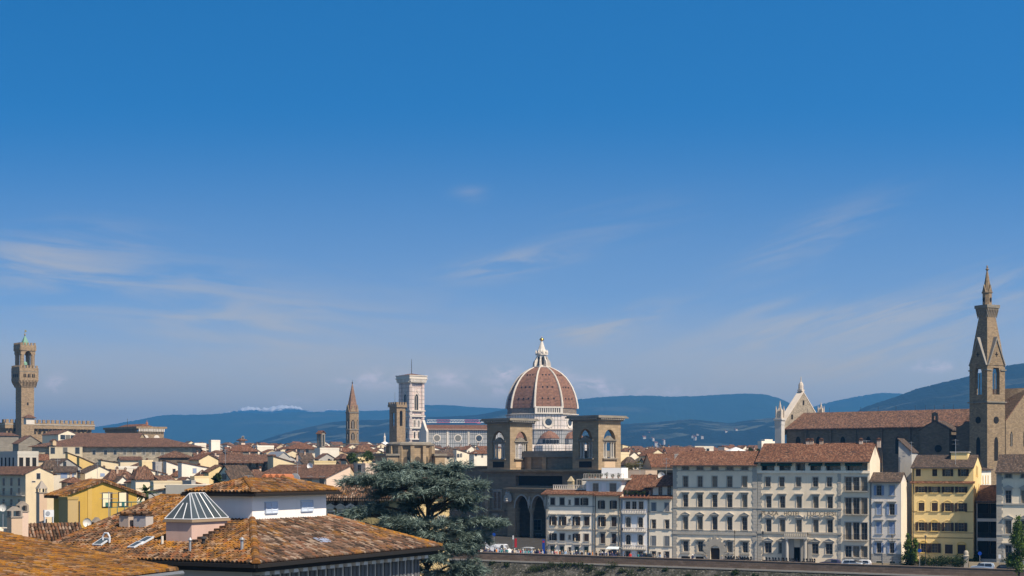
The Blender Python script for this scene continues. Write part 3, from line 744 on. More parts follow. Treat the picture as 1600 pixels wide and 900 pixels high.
# lantern
lant = MB(); L = lambda y: zc(y)
lant.lathe([(14.6*S, L(575.2)), (15.2*S, L(574.2)), (15.2*S, L(573.2)), (8.2*S, L(573)), (7.0*S, L(555.5)), (10.0*S, L(555)), (10.2*S, L(552.8)), (7.4*S, L(552.4)), (7.0*S, L(548.5)), (5.4*S, L(545.5)), (2.0*S, L(534.5)), (0.9*S, L(532.6))], 8, 0, 0, R(22.5))
lo_ = lant.build('lantern', M_WHITE, cath)
for k in range(8):
    a = R(22.5+45*k); ca, sa = math.cos(a), math.sin(a); mb = MB()
    q = [(7.0, 573.2), (14.2, 573.2), (14.2, 569), (13.0, 564.8), (10.6, 562), (8.6, 557), (7.0, 557)]
    v = Vector((-sa, ca, 0))*0.9
    mb.ext([Vector((r*S*ca, r*S*sa, L(y)))-v*0.5 for r, y in q], v); mb.build('buttress', M_WHITE, lo_)
    a = R(45*k); c = Vector((math.cos(a), math.sin(a), 0)); t = Vector((-c.y, c.x, 0)); mb = MB()
    mb.obox((c.x*6.6*S, c.y*6.6*S), (c.x, c.y), (t.x, t.y), 1.1*S, 0.7, L(570.5), L(558.5)); mb.build('window', M_DARK, lo_)
    mb = MB(); mb.lathe([(0.6, L(552.6)), (0.75, L(551)), (0.1, L(546.5))], 5, 9.0*S*c.x, 9.0*S*c.y); mb.build('pinnacle', M_WHITE, lo_)
mb = MB(); mb.lathe([(0.1, L(533)), (1.2, L(532.3)), (1.75, L(531)), (1.75, L(530)), (1.2, L(528.6)), (0.12, L(528))], 12); mb.lathe([(0.12, L(528)), (0.12, L(525.3))], 5); mb.box(-0.55, 0.55, -0.1, 0.1, L(526.9), L(526.5))
mb.sm = True; mb.build('gilded_ball', M_GOLD, cath)
# tribunes with half domes
for k in (0, 1, -1):
    n_, t_ = oct_frame(k); c = n_*(R8*1.02); rt = 15.2*S if k == 0 else 17*S
    mb = MB(); mb.lathe([(rt, -2), (rt, L(686))], 10, c.x, c.y, R(18)); tb = mb.build('tribune', MARB_G, cath)
    mb = MB(); mb.lathe([(rt*1.05, L(686.2)), (rt*0.9, L(682.5)), (rt*0.55, L(677.5)), (rt*0.1, L(674.6))], 10, c.x, c.y, R(18)); mb.build('tribune_dome', M_DOME, tb)
    mb = MB(); mb.lathe([(rt*1.6, -2), (rt*1.6, L(697)), (rt*1.3, L(695.4))], 10, c.x, c.y, R(18)); mb.build('chapel_ring', MARB, tb)
    for u in (-2, -1, 0, 1, 2):
        a = math.atan2(n_.y, n_.x)+R(36*u*0.62); q = Vector((math.cos(a), math.sin(a), 0)); tq = Vector((-q.y, q.x, 0)); e = c+q*(rt*0.97)
        mb = MB(); mb.obox((e.x, e.y), (q.x, q.y), (tq.x, tq.y), 0.5, 1.1, L(694), L(688.2)); mb.build('window', M_DARK, tb)
# nave running left behind the towers
Lx = -R8*0.9; nl_ = 64.0
mb = MB(); mb.box(Lx-nl_, Lx, -10, 10, -2, zc(673.8)); mb.build('nave_wall', MARB_G, cath)
mb = MB(); mb.box(Lx-nl_-0.3, Lx, -10.9, 10.9, zc(673.6), zc(671.6)); mb.build('nave_cornice', M_WHITE, cath)
mb = MB(); mb.box(Lx-nl_, Lx, -20, -10.02, -2, zc(698.5)); mb.build('aisle', MARB_G, cath)
mb = MB(); zr = zc(664.6); ze = zc(672.4)
mb.shell([[(Lx-nl_, -11.4, ze), (Lx, -11.4, ze), (Lx, 0, zr), (Lx-nl_, 0, zr)], [(Lx-nl_, 0, zr), (Lx, 0, zr), (Lx, 11.4, ze), (Lx-nl_, 11.4, ze)]], 0.4)
mb.build('nave_roof', tiles('red'), cath)
for px in (679, 711, 743):
    x = ((px-846.5)*S)/math.cos(R(10.4))*1.0; mb = MB(); mb.lathe([(2.9, -0.5), (2.9, 0.12), (2.2, 0.15)], 18); f_ = mb.build('oculus', M_WHITE, cath, (x+1.2, -10.02, zc(685.5))); f_.rotation_euler = (R(90), 0, 0)
    mb = MB(); mb.lathe([(2.25, 0.1), (2.25, 0.2)], 18); mb.build('pane', M_PANE, f_)
    for s in (-1, 1):
        mb = MB(); mb.box(x+1.2+s*7.6-0.5, x+1.2+s*7.6+0.5, -10.5, -10.03, zc(698), zc(674)); mb.build('pilaster', M_WHITE, cath)
mb = MB(); xg = Lx-nl_
mb.ext([(xg-1.2, -22, zc(699)), (xg-1.2, 22, zc(699)), (xg-1.2, 22, zc(676)), (xg-1.2, 12, zc(669)), (xg-1.2, 0, zc(657.5)), (xg-1.2, -12, zc(669)), (xg-1.2, -22, zc(676))], (1.6, 0, 0))
mb.build('facade', M_WHITE, cath)

# --- marble bell tower
def sq_tower(px0, pxc, px1, D, name, label, cat, rz=40):
    C = P(pxc, HY, D); a = R(rz); ux = (math.cos(a), math.sin(a)); uy = (-math.sin(a), math.cos(a))
    k = (px1-800)/F; w = (k*C.y-C.x)/(ux[0]-k*ux[1]); k = (px0-800)/F; d = (k*C.y-C.x)/(uy[0]-k*uy[1])
    return thing(name, label, cat, (C.x, C.y, 0), a), w, d
g, w, d = sq_tower(624.5, 641, 658.5, 1185, 'marble_bell_tower', 'tall square marble bell tower with a flat red roof and flagpole', 'bell tower', 42)
w = d = (w+d)/2; zg = lambda y: zat(y, 1185)
mb = MB(); mb.box(0, w, 0, d, -2, zg(597)); mb.build('shaft', MARB_B, g)
for x, y in ((0,0),(w,0),(w,d),(0,d)):
    mb = MB(); mb.lathe([(1.5, -2), (1.5, zg(596.5))], 8, x, y, R(22.5)); mb.build('corner_buttress', MARB_B, g)
for y in (686, 668.5, 650, 641.5):
    mb = MB(); e = 1.6; mb.box(-e, w+e, -e, d+e, zg(y)-0.5, zg(y)+0.5); mb.build('string_course', M_WHITE, g)
mb = MB()
for i, (e, y0, y1) in enumerate(((1.7, 598, 595), (2.3, 595, 592), (2.9, 592, 590.6), (2.5, 590.6, 587.4), (2.9, 587.4, 586))): mb.box(-e, w+e, -e, d+e, zg(y0), zg(y1))
mb.build('crown_cornice', M_WHITE, g)
for i in range(14):
    u = -1.5+(w+3)*(i+0.5)/14; mb = MB(); mb.box(u-0.35, u+0.35, -2.75, -1.6, zg(597.2), zg(592.2)); mb.build('corbel', M_WHITE, g)
    mb = MB(); mb.box(-2.75, -1.6, u-0.35, u+0.35, zg(597.2), zg(592.2)); mb.build('corbel', M_WHITE, g)
mb = MB(); mb.shell([[(-2,-2,zg(586)), (w+2,-2,zg(586)), (w/2,d/2,zg(582.5))], [(w+2,-2,zg(586)), (w+2,d+2,zg(586)), (w/2,d/2,zg(582.5))], [(w+2,d+2,zg(586)), (-2,d+2,zg(586)), (w/2,d/2,zg(582.5))], [(-2,d+2,zg(586)), (-2,-2,zg(586)), (w/2,d/2,zg(582.5))]], 0.2); mb.build('roof', tiles('red'), g)
mb = MB(); mb.lathe([(0.28, zg(583)), (0.16, zg(560))], 6, w/2, d/2); mb.build('flagpole', M_IRON, g)
def lancet(parent, face, u, w_, z0, z1, depth=0.4, frame=M_WHITE, gable=False, pair=False):
    """a pointed window on the front (f) or left (l) face, u along the wall"""
    rise = w_*0.75
    top = pointed(-w_/2, w_/2, z1-rise, rise)
    loc, rz = ((u, 0, 0), 0) if face == 'f' else ((0, u, 0), R(-90))
    mb = MB(); o = pointed(-w_/2-0.45, w_/2+0.45, z1-rise, rise+0.6)
    outer = [(-w_/2-0.45, z0)]+o+[(w_/2+0.45, z0)]; inner = [(-w_/2, z0)]+top+[(w_/2, z0)]
    for (a, b), (c, e) in zip(zip(outer[:-1], outer[1:]), zip(inner[:-1], inner[1:])):
        mb.ext([(a[0], -0.35, a[1]), (b[0], -0.35, b[1]), (e[0], -0.35, e[1]), (c[0], -0.35, c[1])], (0, 0.4, 0))
    mb.box(-w_/2-0.6, w_/2+0.6, -0.5, 0.05, z0-0.5, z0)
    if pair: mb.box(-0.14, 0.14, -0.3, 0.0, z0, z1-rise*0.6)
    if gable:
        hg = z1+w_*1.05
        mb.ext([(-w_/2-1.1, -0.3, z1-rise*0.2), (-w_/2-0.7, -0.3, z1-rise*0.2), (0, -0.3, hg-0.7), (0, -0.3, hg)], (0, 0.3, 0)); mb.ext([(w_/2+1.1, -0.3, z1-rise*0.2), (0, -0.3, hg), (0, -0.3, hg-0.7), (w_/2+0.7, -0.3, z1-rise*0.2)], (0, 0.3, 0))
    f_ = mb.build('window', frame, parent, loc, rz)
    mb = MB(); mb.face([(x, -0.06, z) for x, z in inner]); mb.build('pane', M_DARK, f_)
    return f_
for fc, ln in (('f', w), ('l', d)):
    lancet(g, fc, ln/2, ln*0.27, zg(640.5), zg(615.5), gable=True, pair=True)
    for u in (0.33, 0.67):
        lancet(g, fc, ln*u, ln*0.13, zg(668), zg(656.5), gable=True, pair=True); lancet(g, fc, ln*u, ln*0.12, zg(685), zg(674.5), gable=True)

# --- crenellated tower in front of it
b, w, d = sq_tower(608.5, 620, 633.5, 868, 'battlemented_tower', 'brown battlemented stone tower just left of the marble bell tower', 'tower', 46)
zb_ = lambda y: zat(y, 868)
mb = MB(); arch_panel(mb, 0, w, zb_(666), zb_(636), 0, 0.9, [(w*0.34, w*0.66, zb_(665.5), round_arch(w*0.34, w*0.66, zb_(644)))])
arch_panel(mb, 0, w, zb_(666), zb_(636), d-0.9, d, [(w*0.34, w*0.66, zb_(665.5), round_arch(w*0.34, w*0.66, zb_(644)))])
t2 = MB(); arch_panel(t2, 0, d, zb_(666), zb_(636), 0, 0.9, [(d*0.34, d*0.66, zb_(665.5), round_arch(d*0.34, d*0.66, zb_(644)))])
mb.box(0, w, 0, d, -2, zb_(666)); mb.box(0, 0.9, 0.9, d*0.34, zb_(666), zb_(636)); mb.box(0, 0.9, d*0.66, d-0.9, zb_(666), zb_(636)); mb.box(0, 0.9, d*0.34, d*0.66, zb_(645), zb_(636))
mb.box(w-0.9, w, 0.9, d-0.9, zb_(666), zb_(636)); mb.box(0.9, w-0.9, 0.9, d-0.9, zb_(637.5), zb_(636))
mb.build('shaft', ST_PF, b)
mb = MB(); e = 0.7; mb.box(-e, w+e, -e, d+e, zb_(636), zb_(632)); mb.build('battlement', ST_PF, b)
for i in range(4):
    for fc in 'fl':
        ln = w if fc == 'f' else d; u = -e+(ln+2*e)*(i+0.5)/4; q = (ln+2*e)/8*0.62; mb = MB()
        mb.box(*((u-q, u+q, -e, -e+0.5) if fc == 'f' else (-e, -e+0.5, u-q, u+q)), zb_(632), zb_(628.2)); mb.build('merlon', ST_PF, b)
for x in (0.3, 0.8):
    mb = MB(); mb.lathe([(0.1, zb_(632)), (0.06, zb_(612 if x == 0.3 else 622))], 5, w*x, d*0.6); mb.build('mast', M_IRON, b)

# --- slender hexagonal bell tower with a spire
DB = 868; c = P(550.5, HY, DB); zz = lambda y: zat(y, DB); sB = DB/F
hx = thing('hexagonal_bell_tower', 'slender hexagonal stone bell tower with a sharp pointed spire', 'bell tower', (c.x, c.y, 0), R(12))
rb = 10*sB
mb = MB(); mb.lathe([(rb, -2), (rb, zz(645.5))], 6, rot=R(0)); mb.build('shaft', ST_PF, hx)
mb = MB()
for y in (645, 671.5, 694): mb.lathe([(rb*1.05, zz(y)-0.3), (rb*1.1, zz(y)), (rb*1.05, zz(y)+0.35)], 6)
mb.build('cornice', ST_GREY, hx)
mb = MB(); mb.lathe([(rb*0.94, zz(644)), (rb*0.8, zz(637)), (0.12, zz(598.5))], 6); mb.build('spire', stone('brick spire', (0.27,0.165,0.115), 0.8, 0.4), hx)
for k in range(6):
    a = R(30+60*k); n_ = Vector((math.cos(a), math.sin(a), 0)); ar = math.atan2(n_.x, -n_.y)
    mb = MB(); o = n_*(rb*0.86*0.97); t_ = Vector((-n_.y, n_.x, 0))
    mb.ext([o-t_*1.5+Vector((0,0,zz(643.5))), o+t_*1.5+Vector((0,0,zz(643.5))), o*0.97+Vector((0,0,zz(632.5)))], n_*0.35); mb.build('gablet', ST_PF, hx)
    for z0, z1 in ((670, 656.5), (687, 676)):
        mb = MB(); ww = 1.9; top = pointed(-ww/2, ww/2, zz(z1)-1.4, 1.4); ins = [(-ww/2, zz(z0))]+top+[(ww/2, zz(z0))]
        mb.face([(x, -0.05, z) for x, z in ins]); f_ = mb.build('window', M_DARK, hx, n_*(rb*0.866), ar)
        mb = MB(); mb.box(-0.13, 0.13, -0.2, -0.06, zz(z0), zz(z1)-0.6); mb.build('column', M_WHITE, f_)
mb = MB(); mb.lathe([(0.1, zz(600)), (0.5, zz(598)), (0.1, zz(597)), (0.07, zz(594))], 6); mb.build('finial', M_IRON, hx)

# --- the town palace with its tall tower, far left
DP = 831; zp = lambda y: zat(y, DP)
pv_, w, d = sq_tower(-60, 10, 143, DP, 'battlemented_palace', 'brown stone palace block crowned with square battlements, far left', 'palace', 41.5)
mb = MB(); mb.box(0, w, 0, d, -2, zp(663.5)); mb.build('wall', ST_PF, pv_)
mb = MB(); mb.box(-1.3, w+1.3, -1.3, d, zp(669), zp(660.2)); mb.build('gallery_wall', ST_PF, pv_)
mb = MB(); mb.box(-1.4, w+1.4, -1.5, d, zp(663.2), zp(662.2)); mb.build('string_course', M_TRIM, pv_)
nm = 20
for i in range(nm):
    u = -1.3+(w+2.6)*(i+0.5)/nm; mb = MB(); q = (w+2.6)/nm*0.31; mb.box(u-q, u+q, -1.3, -0.6, zp(660.2), zp(655)); mb.build('merlon', ST_PF, pv_)
    if i % 2 == 0:
        mb = MB(); mb.box(-1.3, -0.6, d*(i+0.5)/nm-1.2, d*(i+0.5)/nm+1.2, zp(660.2), zp(655)); mb.build('merlon', ST_PF, pv_)
for i in range(17):
    u = w*(i+0.6)/17.3; mb = MB(); ww = 1.7; ins = [(-ww/2, zp(673.4))]+round_arch(-ww/2, ww/2, zp(671.2))+[(ww/2, zp(673.4))]
    mb.face([(x, -1.36, z) for x, z in ins]) if i % 1 == 0 else None
    mb.build('window', M_DARK, pv_, (u, 0.06 if zp(670) < zp(669) else 0, 0))
for i in range(24):
    u = w*(i+0.5)/24; mb = MB(); mb.ext([(u-0.3, 0, zp(675)), (u-0.3, -1.3, zp(669.1)), (u-0.3, 0, zp(669.1))], (0.6, 0, 0)); mb.build('corbel', ST_PF, pv_)
DT = 826; zt = lambda y: zat(y, DT)
tw, w, d = sq_tower(24.3, 33.3, 53, DT, 'palace_tower', 'tall stone palace tower with a battlemented gallery, open belfry and green spire', 'tower', 41.5)
w = d = (w+d)/2
mb = MB(); mb.box(0, w, 0, d, 0, zt(605)); mb.build('shaft', ST_PF, tw)
mb = MB(); e = 1.7
vs = lambda e, z: [(-e,-e,z), (w+e,-e,z), (w+e,d+e,z), (-e,d+e,z)]
a_, b_ = vs(0, zt(606)), vs(e, zt(594))
for i in range(4): mb.face([a_[i], a_[(i+1)%4], b_[(i+1)%4], b_[i]])
mb.box(-e, w+e, -e, d+e, zt(594), zt(574.5)); mb.build('gallery', ST_PF, tw)
for i in range(6):
    u = -e+(w+2*e)*(i+0.5)/6
    for fc in 'fl':
        mb = MB(); q = 0.28
        prof = [(0.05, zt(605)), (e+0.12, zt(596.5)), (e+0.12, zt(593)), (0.05, zt(593))]
        if fc == 'f': mb.ext([(u-q, -y, z) for y, z in prof], (2*q, 0, 0))
        else: mb.ext([(-y, u+q, z) for y, z in prof], (0, -2*q, 0))
        mb.build('corbel', ST_PF, tw)
        mb = MB(); q = (w+2*e)/6*0.3
        mb.box(*((u-q, u+q, -e-0.02, -e+0.6) if fc == 'f' else (-e-0.02, -e+0.6, u-q, u+q)), zt(574.5), zt(570.6)); mb.build('merlon', ST_PF, tw)
    if i < 3:
        u = w*(i+0.5)/3
        for fc in 'fl':
            mb = MB(); mb.box(-0.75, 0.75, -0.08, 0.02, zt(589.5), zt(584)); mb.box(-0.12, 0.12, -0.14, -0.08, zt(589.5), zt(584), 1)
            mb.build('window', [M_DARK, ST_PF], tw, (u, -e, 0) if fc == 'f' else (-e, u, 0), 0 if fc == 'f' else R(-90))
mb = MB(); mb.box(-e-0.12, w+e+0.12, -e-0.12, d+e+0.12, zt(580.6), zt(579.8)); mb.build('string_course', ST_GREY, tw)
bi = 0.5; xa, xb = -bi, w+bi
mb = MB()
for x, y in ((xa, xa), (xb-2.2, xa), (xb-2.2, xb-2.2), (xa, xb-2.2)): mb.lathe([(1.15, zt(575)), (1.15, zt(549))], 10, x+1.1, y+1.1)
mb.build('belfry_columns', ST_PF, tw)
mb = MB(); o = [(xa+2.3, xb-2.3, zt(553.5), round_arch(xa+2.3, xb-2.3, zt(553.5)))]
arch_panel(mb, xa, xb, zt(553.5), zt(545), xa, xa+1.6, o); arch_panel(mb, xa, xb, zt(553.5), zt(545), xb-1.6, xb, o)
for s0 in (xa, xb-1.6):
    for ax0, ax1, az0, top in o:
        mb.box(s0, s0+1.6, xa+1.6, ax0, zt(553.5), zt(545)); mb.box(s0, s0+1.6, ax1, xb-1.6, zt(553.5), zt(545))
        for (ya, za), (yb, z2) in zip(top[:-1], top[1:]): mb.ext([(s0, ya, za), (s0, yb, z2), (s0, yb, zt(545)), (s0, ya, zt(545))], (1.6, 0, 0))
mb.build('belfry', ST_PF, tw)
mb = MB(); e2 = 0.85; mb.box(-e2, w+e2, -e2, d+e2, zt(547.5), zt(538.8)); mb.build('crown', ST_PF, tw)
for i in range(5):
    u = -e2+(w+2*e2)*(i+0.5)/5; q = (w+2*e2)/5*0.3
    for fc in 'fl':
        mb = MB(); mb.box(*((u-q, u+q, -e2-0.02, -e2+0.5) if fc == 'f' else (-e2-0.02, -e2+0.5, u-q, u+q)), zt(538.8), zt(535)); mb.build('merlon', ST_PF, tw)
        mb = MB(); mb.box(*((u-0.2, u+0.2, -e2-0.14, -e2) if fc == 'f' else (-e2-0.14, -e2, u-0.2, u+0.2)), zt(546.5), zt(542.5)); mb.build('corbel', ST_PF, tw)
mb = MB(); mb.lathe([(0.62, zt(564)), (1.2, zt(566)), (1.35, zt(569.4))], 12, w/2, d/2); mb.build('bell', M_COPPER, tw)
mb = MB(); mb.lathe([(2.5, zt(539)), (1.9, zt(533)), (0.25, zt(523.5))], 4, w/2, d/2, R(45)); mb.build('spire', M_COPPER, tw)
mb = MB(); mb.lathe([(0.12, zt(524)), (0.5, zt(521.5)), (0.12, zt(520)), (0.1, zt(513.6))], 6, w/2, d/2); mb.box(w/2-0.08, w/2+0.9, d/2-0.06, d/2+0.06, zt(517.4), zt(514.6)); mb.build('weather_vane', M_GOLD, tw)
for u, y in ((0.5, 633),):
    mb = MB(); mb.box(w*u-0.45, w*u+0.45, -0.05, 0.02, zt(y), zt(y-4.5)); mb.build('window', M_DARK, tw)
house(37, 41, 54, 651, 812, 'hip', M_WHITE, tiles('brown'), 'small white hut with hipped roof at the foot of the palace tower', 'hut', rise=1.2, base=zat(662, 812)-0.3, name='rooftop_hut', ov=0.8)

# --- low bulky battlemented block right of the palace
zk = lambda y: zat(y, 760)
kb, w, d = sq_tower(166, 215, 256, 760, 'corbelled_block', 'squat square stone block with a corbelled top and low red roof', 'building', 40)
mb = MB(); mb.box(0, w, 0, d, -2, zk(674)); mb.build('wall', ST_PF, kb)
mb = MB(); e = 1.2; mb.box(-e, w+e, -e, d+e, zk(669.5), zk(666.3)); mb.build('cornice', ST_PF, kb)
for i in range(16):
    u = (i+0.5)/16
    mb = MB(); mb.box(w*u-0.28, w*u+0.28, -e+0.05, 0, zk(674), zk(669.4)); mb.build('corbel', M_WHITE, kb); mb = MB(); mb.box(-e+0.05, 0, d*u-0.28, d*u+0.28, zk(674), zk(669.4)); mb.build('corbel', ST_PF, kb)
mb = MB(); i_ = 3.0; h0, h1 = zk(666.8), zk(661.3); m_ = min(w, d)/2; q1, q2 = (w/2, i_+m_*0.6, h1), (w/2, d-i_-m_*0.6, h1)
mb.shell([[(i_,i_,h0), (w-i_,i_,h0), q1], [(w-i_,i_,h0), (w-i_,d-i_,h0), q2, q1], [(w-i_,d-i_,h0), (i_,d-i_,h0), q2], [(i_,d-i_,h0), (i_,i_,h0), q1, q2]], 0.3); mb.build('roof', tiles('red'), kb)
mb = MB(); mb.lathe([(0.7, zk(663)), (0.7, zk(659)), (0.2, zk(658.5)), (0.15, zk(655.5))], 6, w*0.6, d*0.2); mb.build('finial', plain('terracotta', (0.3,0.14,0.09), 0.9), kb)
mb = MB(); mb.lathe([(0.12, zk(666)), (0.08, zk(653))], 5, w*0.1, d*0.4); mb.build('flagpole', M_IRON, kb)
for u in (0.3, 0.72):
    mb = MB(); ins = [(-1.5, zk(685.5))]+round_arch(-1.5, 1.5, zk(684))+[(1.5, zk(685.5))]; mb.ext([(x, -0.2, z) for x, z in ins], (0, 0.25, 0)); mb.build('arch_head', M_WHITE, kb, (w*u, 0, 0))

# --- little bell-cote tower and white cupola
z7 = lambda y: zat(y, 700)
bc, w, d = sq_tower(495, 502.5, 508, 700, 'bell_cote', 'small dark stone bell tower with open arch and tiled gable cap', 'bell tower', 52)
mb = MB()
for x0, x1 in ((0, w*0.28), (w*0.72, w)):
    for y0, y1 in ((0, d*0.26), (d*0.74, d)): mb.box(x0, x1, y0, y1, z7(697), z7(679.5))
mb.box(0, w, 0, d, -2, z7(697)); mb.box(0, w, 0, d, z7(679.5), z7(676.2)); mb.build('wall', ST_GREY, bc)
mb = MB(); mb.shell(roof_polys('gy', w, d, z7(676), 1.0, 0.5), 0.2); mb.build('roof', tiles('red'), bc)
mb = MB(); mb.lathe([(0.3, z7(684)), (0.6, z7(688)), (0.75, z7(690.5))], 10, w/2, d/2); mb.build('bell', M_COPPER, bc)
cu = P(601, HY, 1000); zu = lambda y: zat(y, 1000); su = 1000/F
cp = thing('cupola', 'little white lead dome with a thin white lantern', 'dome', (cu.x, cu.y, 0))
mb = MB(); mb.lathe([(7*su, -2), (7*su, zu(695.5)), (6.9*su, zu(694)), (5.4*su, zu(692)), (2.4*su, zu(690.5))], 14); mb.build('dome', plain('white lead', (0.66,0.66,0.66), 0.6), cp)
mb = MB(); mb.lathe([(2.2*su, zu(691)), (1.5*su, zu(689)), (1.5*su, zu(684)), (2.0*su, zu(683.6)), (1.2*su, zu(682)), (0.4*su, zu(678.5)), (0.25*su, zu(676.5))], 8); mb.build('lantern', M_WHITE, cp)

# --- tower crane beam over the nave
zq = lambda y: zat(y, 1090)
cr = P(778, HY, 1090); crn = thing('tower_crane', 'tower crane with a long white and pink lattice beam above the church nave', 'crane', (cr.x, cr.y, 0))
sq = 1090/F; M_CW = plain('crane white paint', (0.75,0.75,0.75), 0.5); M_CR = plain('crane pink red paint', (0.50,0.16,0.24), 0.5)
mb = MB()
for x, y in ((-0.8,-0.8),(0.8,-0.8),(0.8,0.8),(-0.8,0.8)): mb.tube([(x, y, -1), (x, y, zq(657))], 0.14, 4)
for i in range(20):
    z0, z1 = zq(657)*i/20, zq(657)*(i+1)/20; s = 1 if i % 2 else -1
    mb.tube([(-0.8*s, -0.8, z0), (0.8*s, -0.8, z1)], 0.08, 4); mb.tube([(-0.8, 0.8*s, z0), (-0.8, -0.8*s, z1)], 0.08, 4)
mb.build('mast', M_CW, crn)
xs = [(667-778)*sq, (682-778)*sq, (703-778)*sq, (726-778)*sq, (748-778)*sq, (764-778)*sq]
for i, (x0, x1) in enumerate(zip(xs[:-1], xs[1:])):
    mb = MB(); zt0, zb0 = zq(656.2), zq(660.3)
    for y in (-0.7, 0.7): mb.tube([(x0, y, zb0), (x1, y, zb0)], 0.16, 4)
    mb.tube([(x0, 0, zt0), (x1, 0, zt0)], 0.16, 4); n = max(3, int((x1-x0)/1.9))
    for k in range(n):
        a0, a1 = x0+(x1-x0)*k/n, x0+(x1-x0)*(k+1)/n; am = (a0+a1)/2
        for y in (-0.7, 0.7): mb.tube([(a0, y, zb0), (am, 0, zt0), (a1, y, zb0)], 0.09, 4)
    mb.build('beam_section', M_CR if i in (1, 3) else M_CW, crn)
mb = MB(); mb.box(xs[4]-1.2, xs[4]+1.2, -1, 1, zq(661.5), zq(659.8)); mb.build('trolley', M_CR, crn)

# ------------------------------------------------------------------ the library with two arched towers
LBA = R(-46); DL = 412.0
lc = P(797, 727, DL); LBZ = lc.z
ux = Vector((math.cos(LBA), math.sin(LBA), 0)); uy = Vector((-math.sin(LBA), math.cos(LBA), 0)); nL = -uy
def lx_of(px, yoff=0.0):
    o = Vector((lc.x, lc.y, 0))+uy*yoff; k = (px-800)/F
    return (k*o.y-o.x)/(ux.x-k*ux.y)
def lz_of(px, py, yoff=0.0):
    x = lx_of(px, yoff); p = Vector((lc.x, lc.y, 0))+uy*yoff+ux*x; return CZ-(py-HY)/F*p.y
def bib(name, label, cat): return thing(name, label, cat, (lc.x, lc.y, 0), LBA)
lib = bib('library', 'dark stone library front in shade with arched entrance loggia, columns and long attic opening', 'library')
zc_ = lz_of(797, 733)                      # cornice level, eye height
xL, xR = lx_of(757), lx_of(990)
TW, TD = 9.0, 8.4
x2 = lx_of(935)                            # near corner of the right tower
zb = -1.5
fy = -3.0                                  # loggia front
xl0, xl1 = lx_of(793, fy), lx_of(868, fy)
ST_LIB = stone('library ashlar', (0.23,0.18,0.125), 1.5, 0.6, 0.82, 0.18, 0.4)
mb = MB()
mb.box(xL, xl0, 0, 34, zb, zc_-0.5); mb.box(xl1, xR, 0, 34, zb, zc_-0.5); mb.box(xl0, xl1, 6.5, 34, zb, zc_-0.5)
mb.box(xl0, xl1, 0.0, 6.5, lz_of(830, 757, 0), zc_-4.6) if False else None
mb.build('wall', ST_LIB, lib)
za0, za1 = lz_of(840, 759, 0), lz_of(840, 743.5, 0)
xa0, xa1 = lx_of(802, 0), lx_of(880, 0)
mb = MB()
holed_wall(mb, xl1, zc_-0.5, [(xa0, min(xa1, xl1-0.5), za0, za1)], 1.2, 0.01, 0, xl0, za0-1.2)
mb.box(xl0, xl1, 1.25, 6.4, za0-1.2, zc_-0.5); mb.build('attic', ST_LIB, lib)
mb = MB(); mb.box(xa0, min(xa1, xl1-0.5), 1.18, 1.24, za0, za1); mb.build('attic_opening', M_DARK, lib)
mb = MB(); mb.box(xL-1.2, xR+18, -1.5, 35, zc_-0.45, zc_-0.12); mb.box(xL-0.8, xR+18, -1.0, 35, zc_-0.8, zc_-0.45); mb.build('cornice', ST_BIG, lib)
mb = MB(); mb.box(xl0-0.5, xl1+0.5, fy-1.0, 0, za0-1.0, za0-0.6); mb.box(xl0-0.2, xl1, fy-0.5, 0, za0-1.6, za0-1.0); mb.build('loggia_cornice', ST_BIG, lib)
# loggia: arches on columns
zsp, ztop = lz_of(816, 794, fy), lz_of(816, 774.5, fy)
ax = [(lx_of(805, fy), lx_of(825.5, fy)), (lx_of(831, fy), lx_of(851, fy)), (lx_of(856, fy), lx_of(876, fy))]
ax = [a for a in ax if a[1] < xl1+12]
mb = MB(); arch_panel(mb, xl0, max(xl1, ax[-1][1]+1), zsp, za0-1.6, fy, fy+1.2, [(a, b, zsp, round_arch(a, b, zsp, 12, ztop-zsp)) for a, b in ax]); mb.build('arcade', ST_BIG, lib)
for a, b in ax:
    o = round_arch(a-0.35, b+0.35, zsp, 12, ztop-zsp+0.35); i_ = round_arch(a, b, zsp, 12, ztop-zsp); mb = MB()
    for k in range(12): mb.ext([(o[k][0], fy-0.14, o[k][1]), (o[k+1][0], fy-0.14, o[k+1][1]), (i_[k+1][0], fy-0.14, i_[k+1][1]), (i_[k][0], fy-0.14, i_[k][1])], (0, 0.13, 0))
    mb.build('archivolt', M_TRIM, lib)
for xm in [(ax[0][1]+ax[1][0])/2, (ax[1][1]+ax[2][0])/2]:
    mb = MB(); mb.lathe([(0.75, zb), (0.75, zb+0.9), (0.52, zb+1.1), (0.44, zsp-1.4), (0.5, zsp-1.3), (0.8, zsp-0.5), (0.85, zsp)], 12, xm, fy+0.6); mb.build('column', plaster('column stone', (0.34,0.29,0.21)), lib)
    mb = MB(); mb.lathe([(0.35, zsp+0.6), (0.5, zsp+1.0), (0.42, zsp+2.0), (0.2, zsp+2.6), (0.25, zsp+2.9), (0.05, zsp+3.2)], 8, xm, fy-0.3); mb.build('statue', M_TRIM, lib)
mb = MB(); mb.box(xl0, ax[0][0], fy, fy+1.6, zb, zsp); mb.box(xl0-0.2, ax[0][0]+0.2, fy-0.2, fy+1.8, zsp-0.6, zsp-0.1); mb.box(xl0-0.2, ax[0][0]+0.2, fy-0.2, fy+1.8, zb, zb+1.2); mb.build('pier', ST_BIG, lib)
mb = MB(); mb.box(xl0, xl0+1, fy+1.6, 0.0, zb, zsp+2); mb.build('pier', ST_BIG, lib)
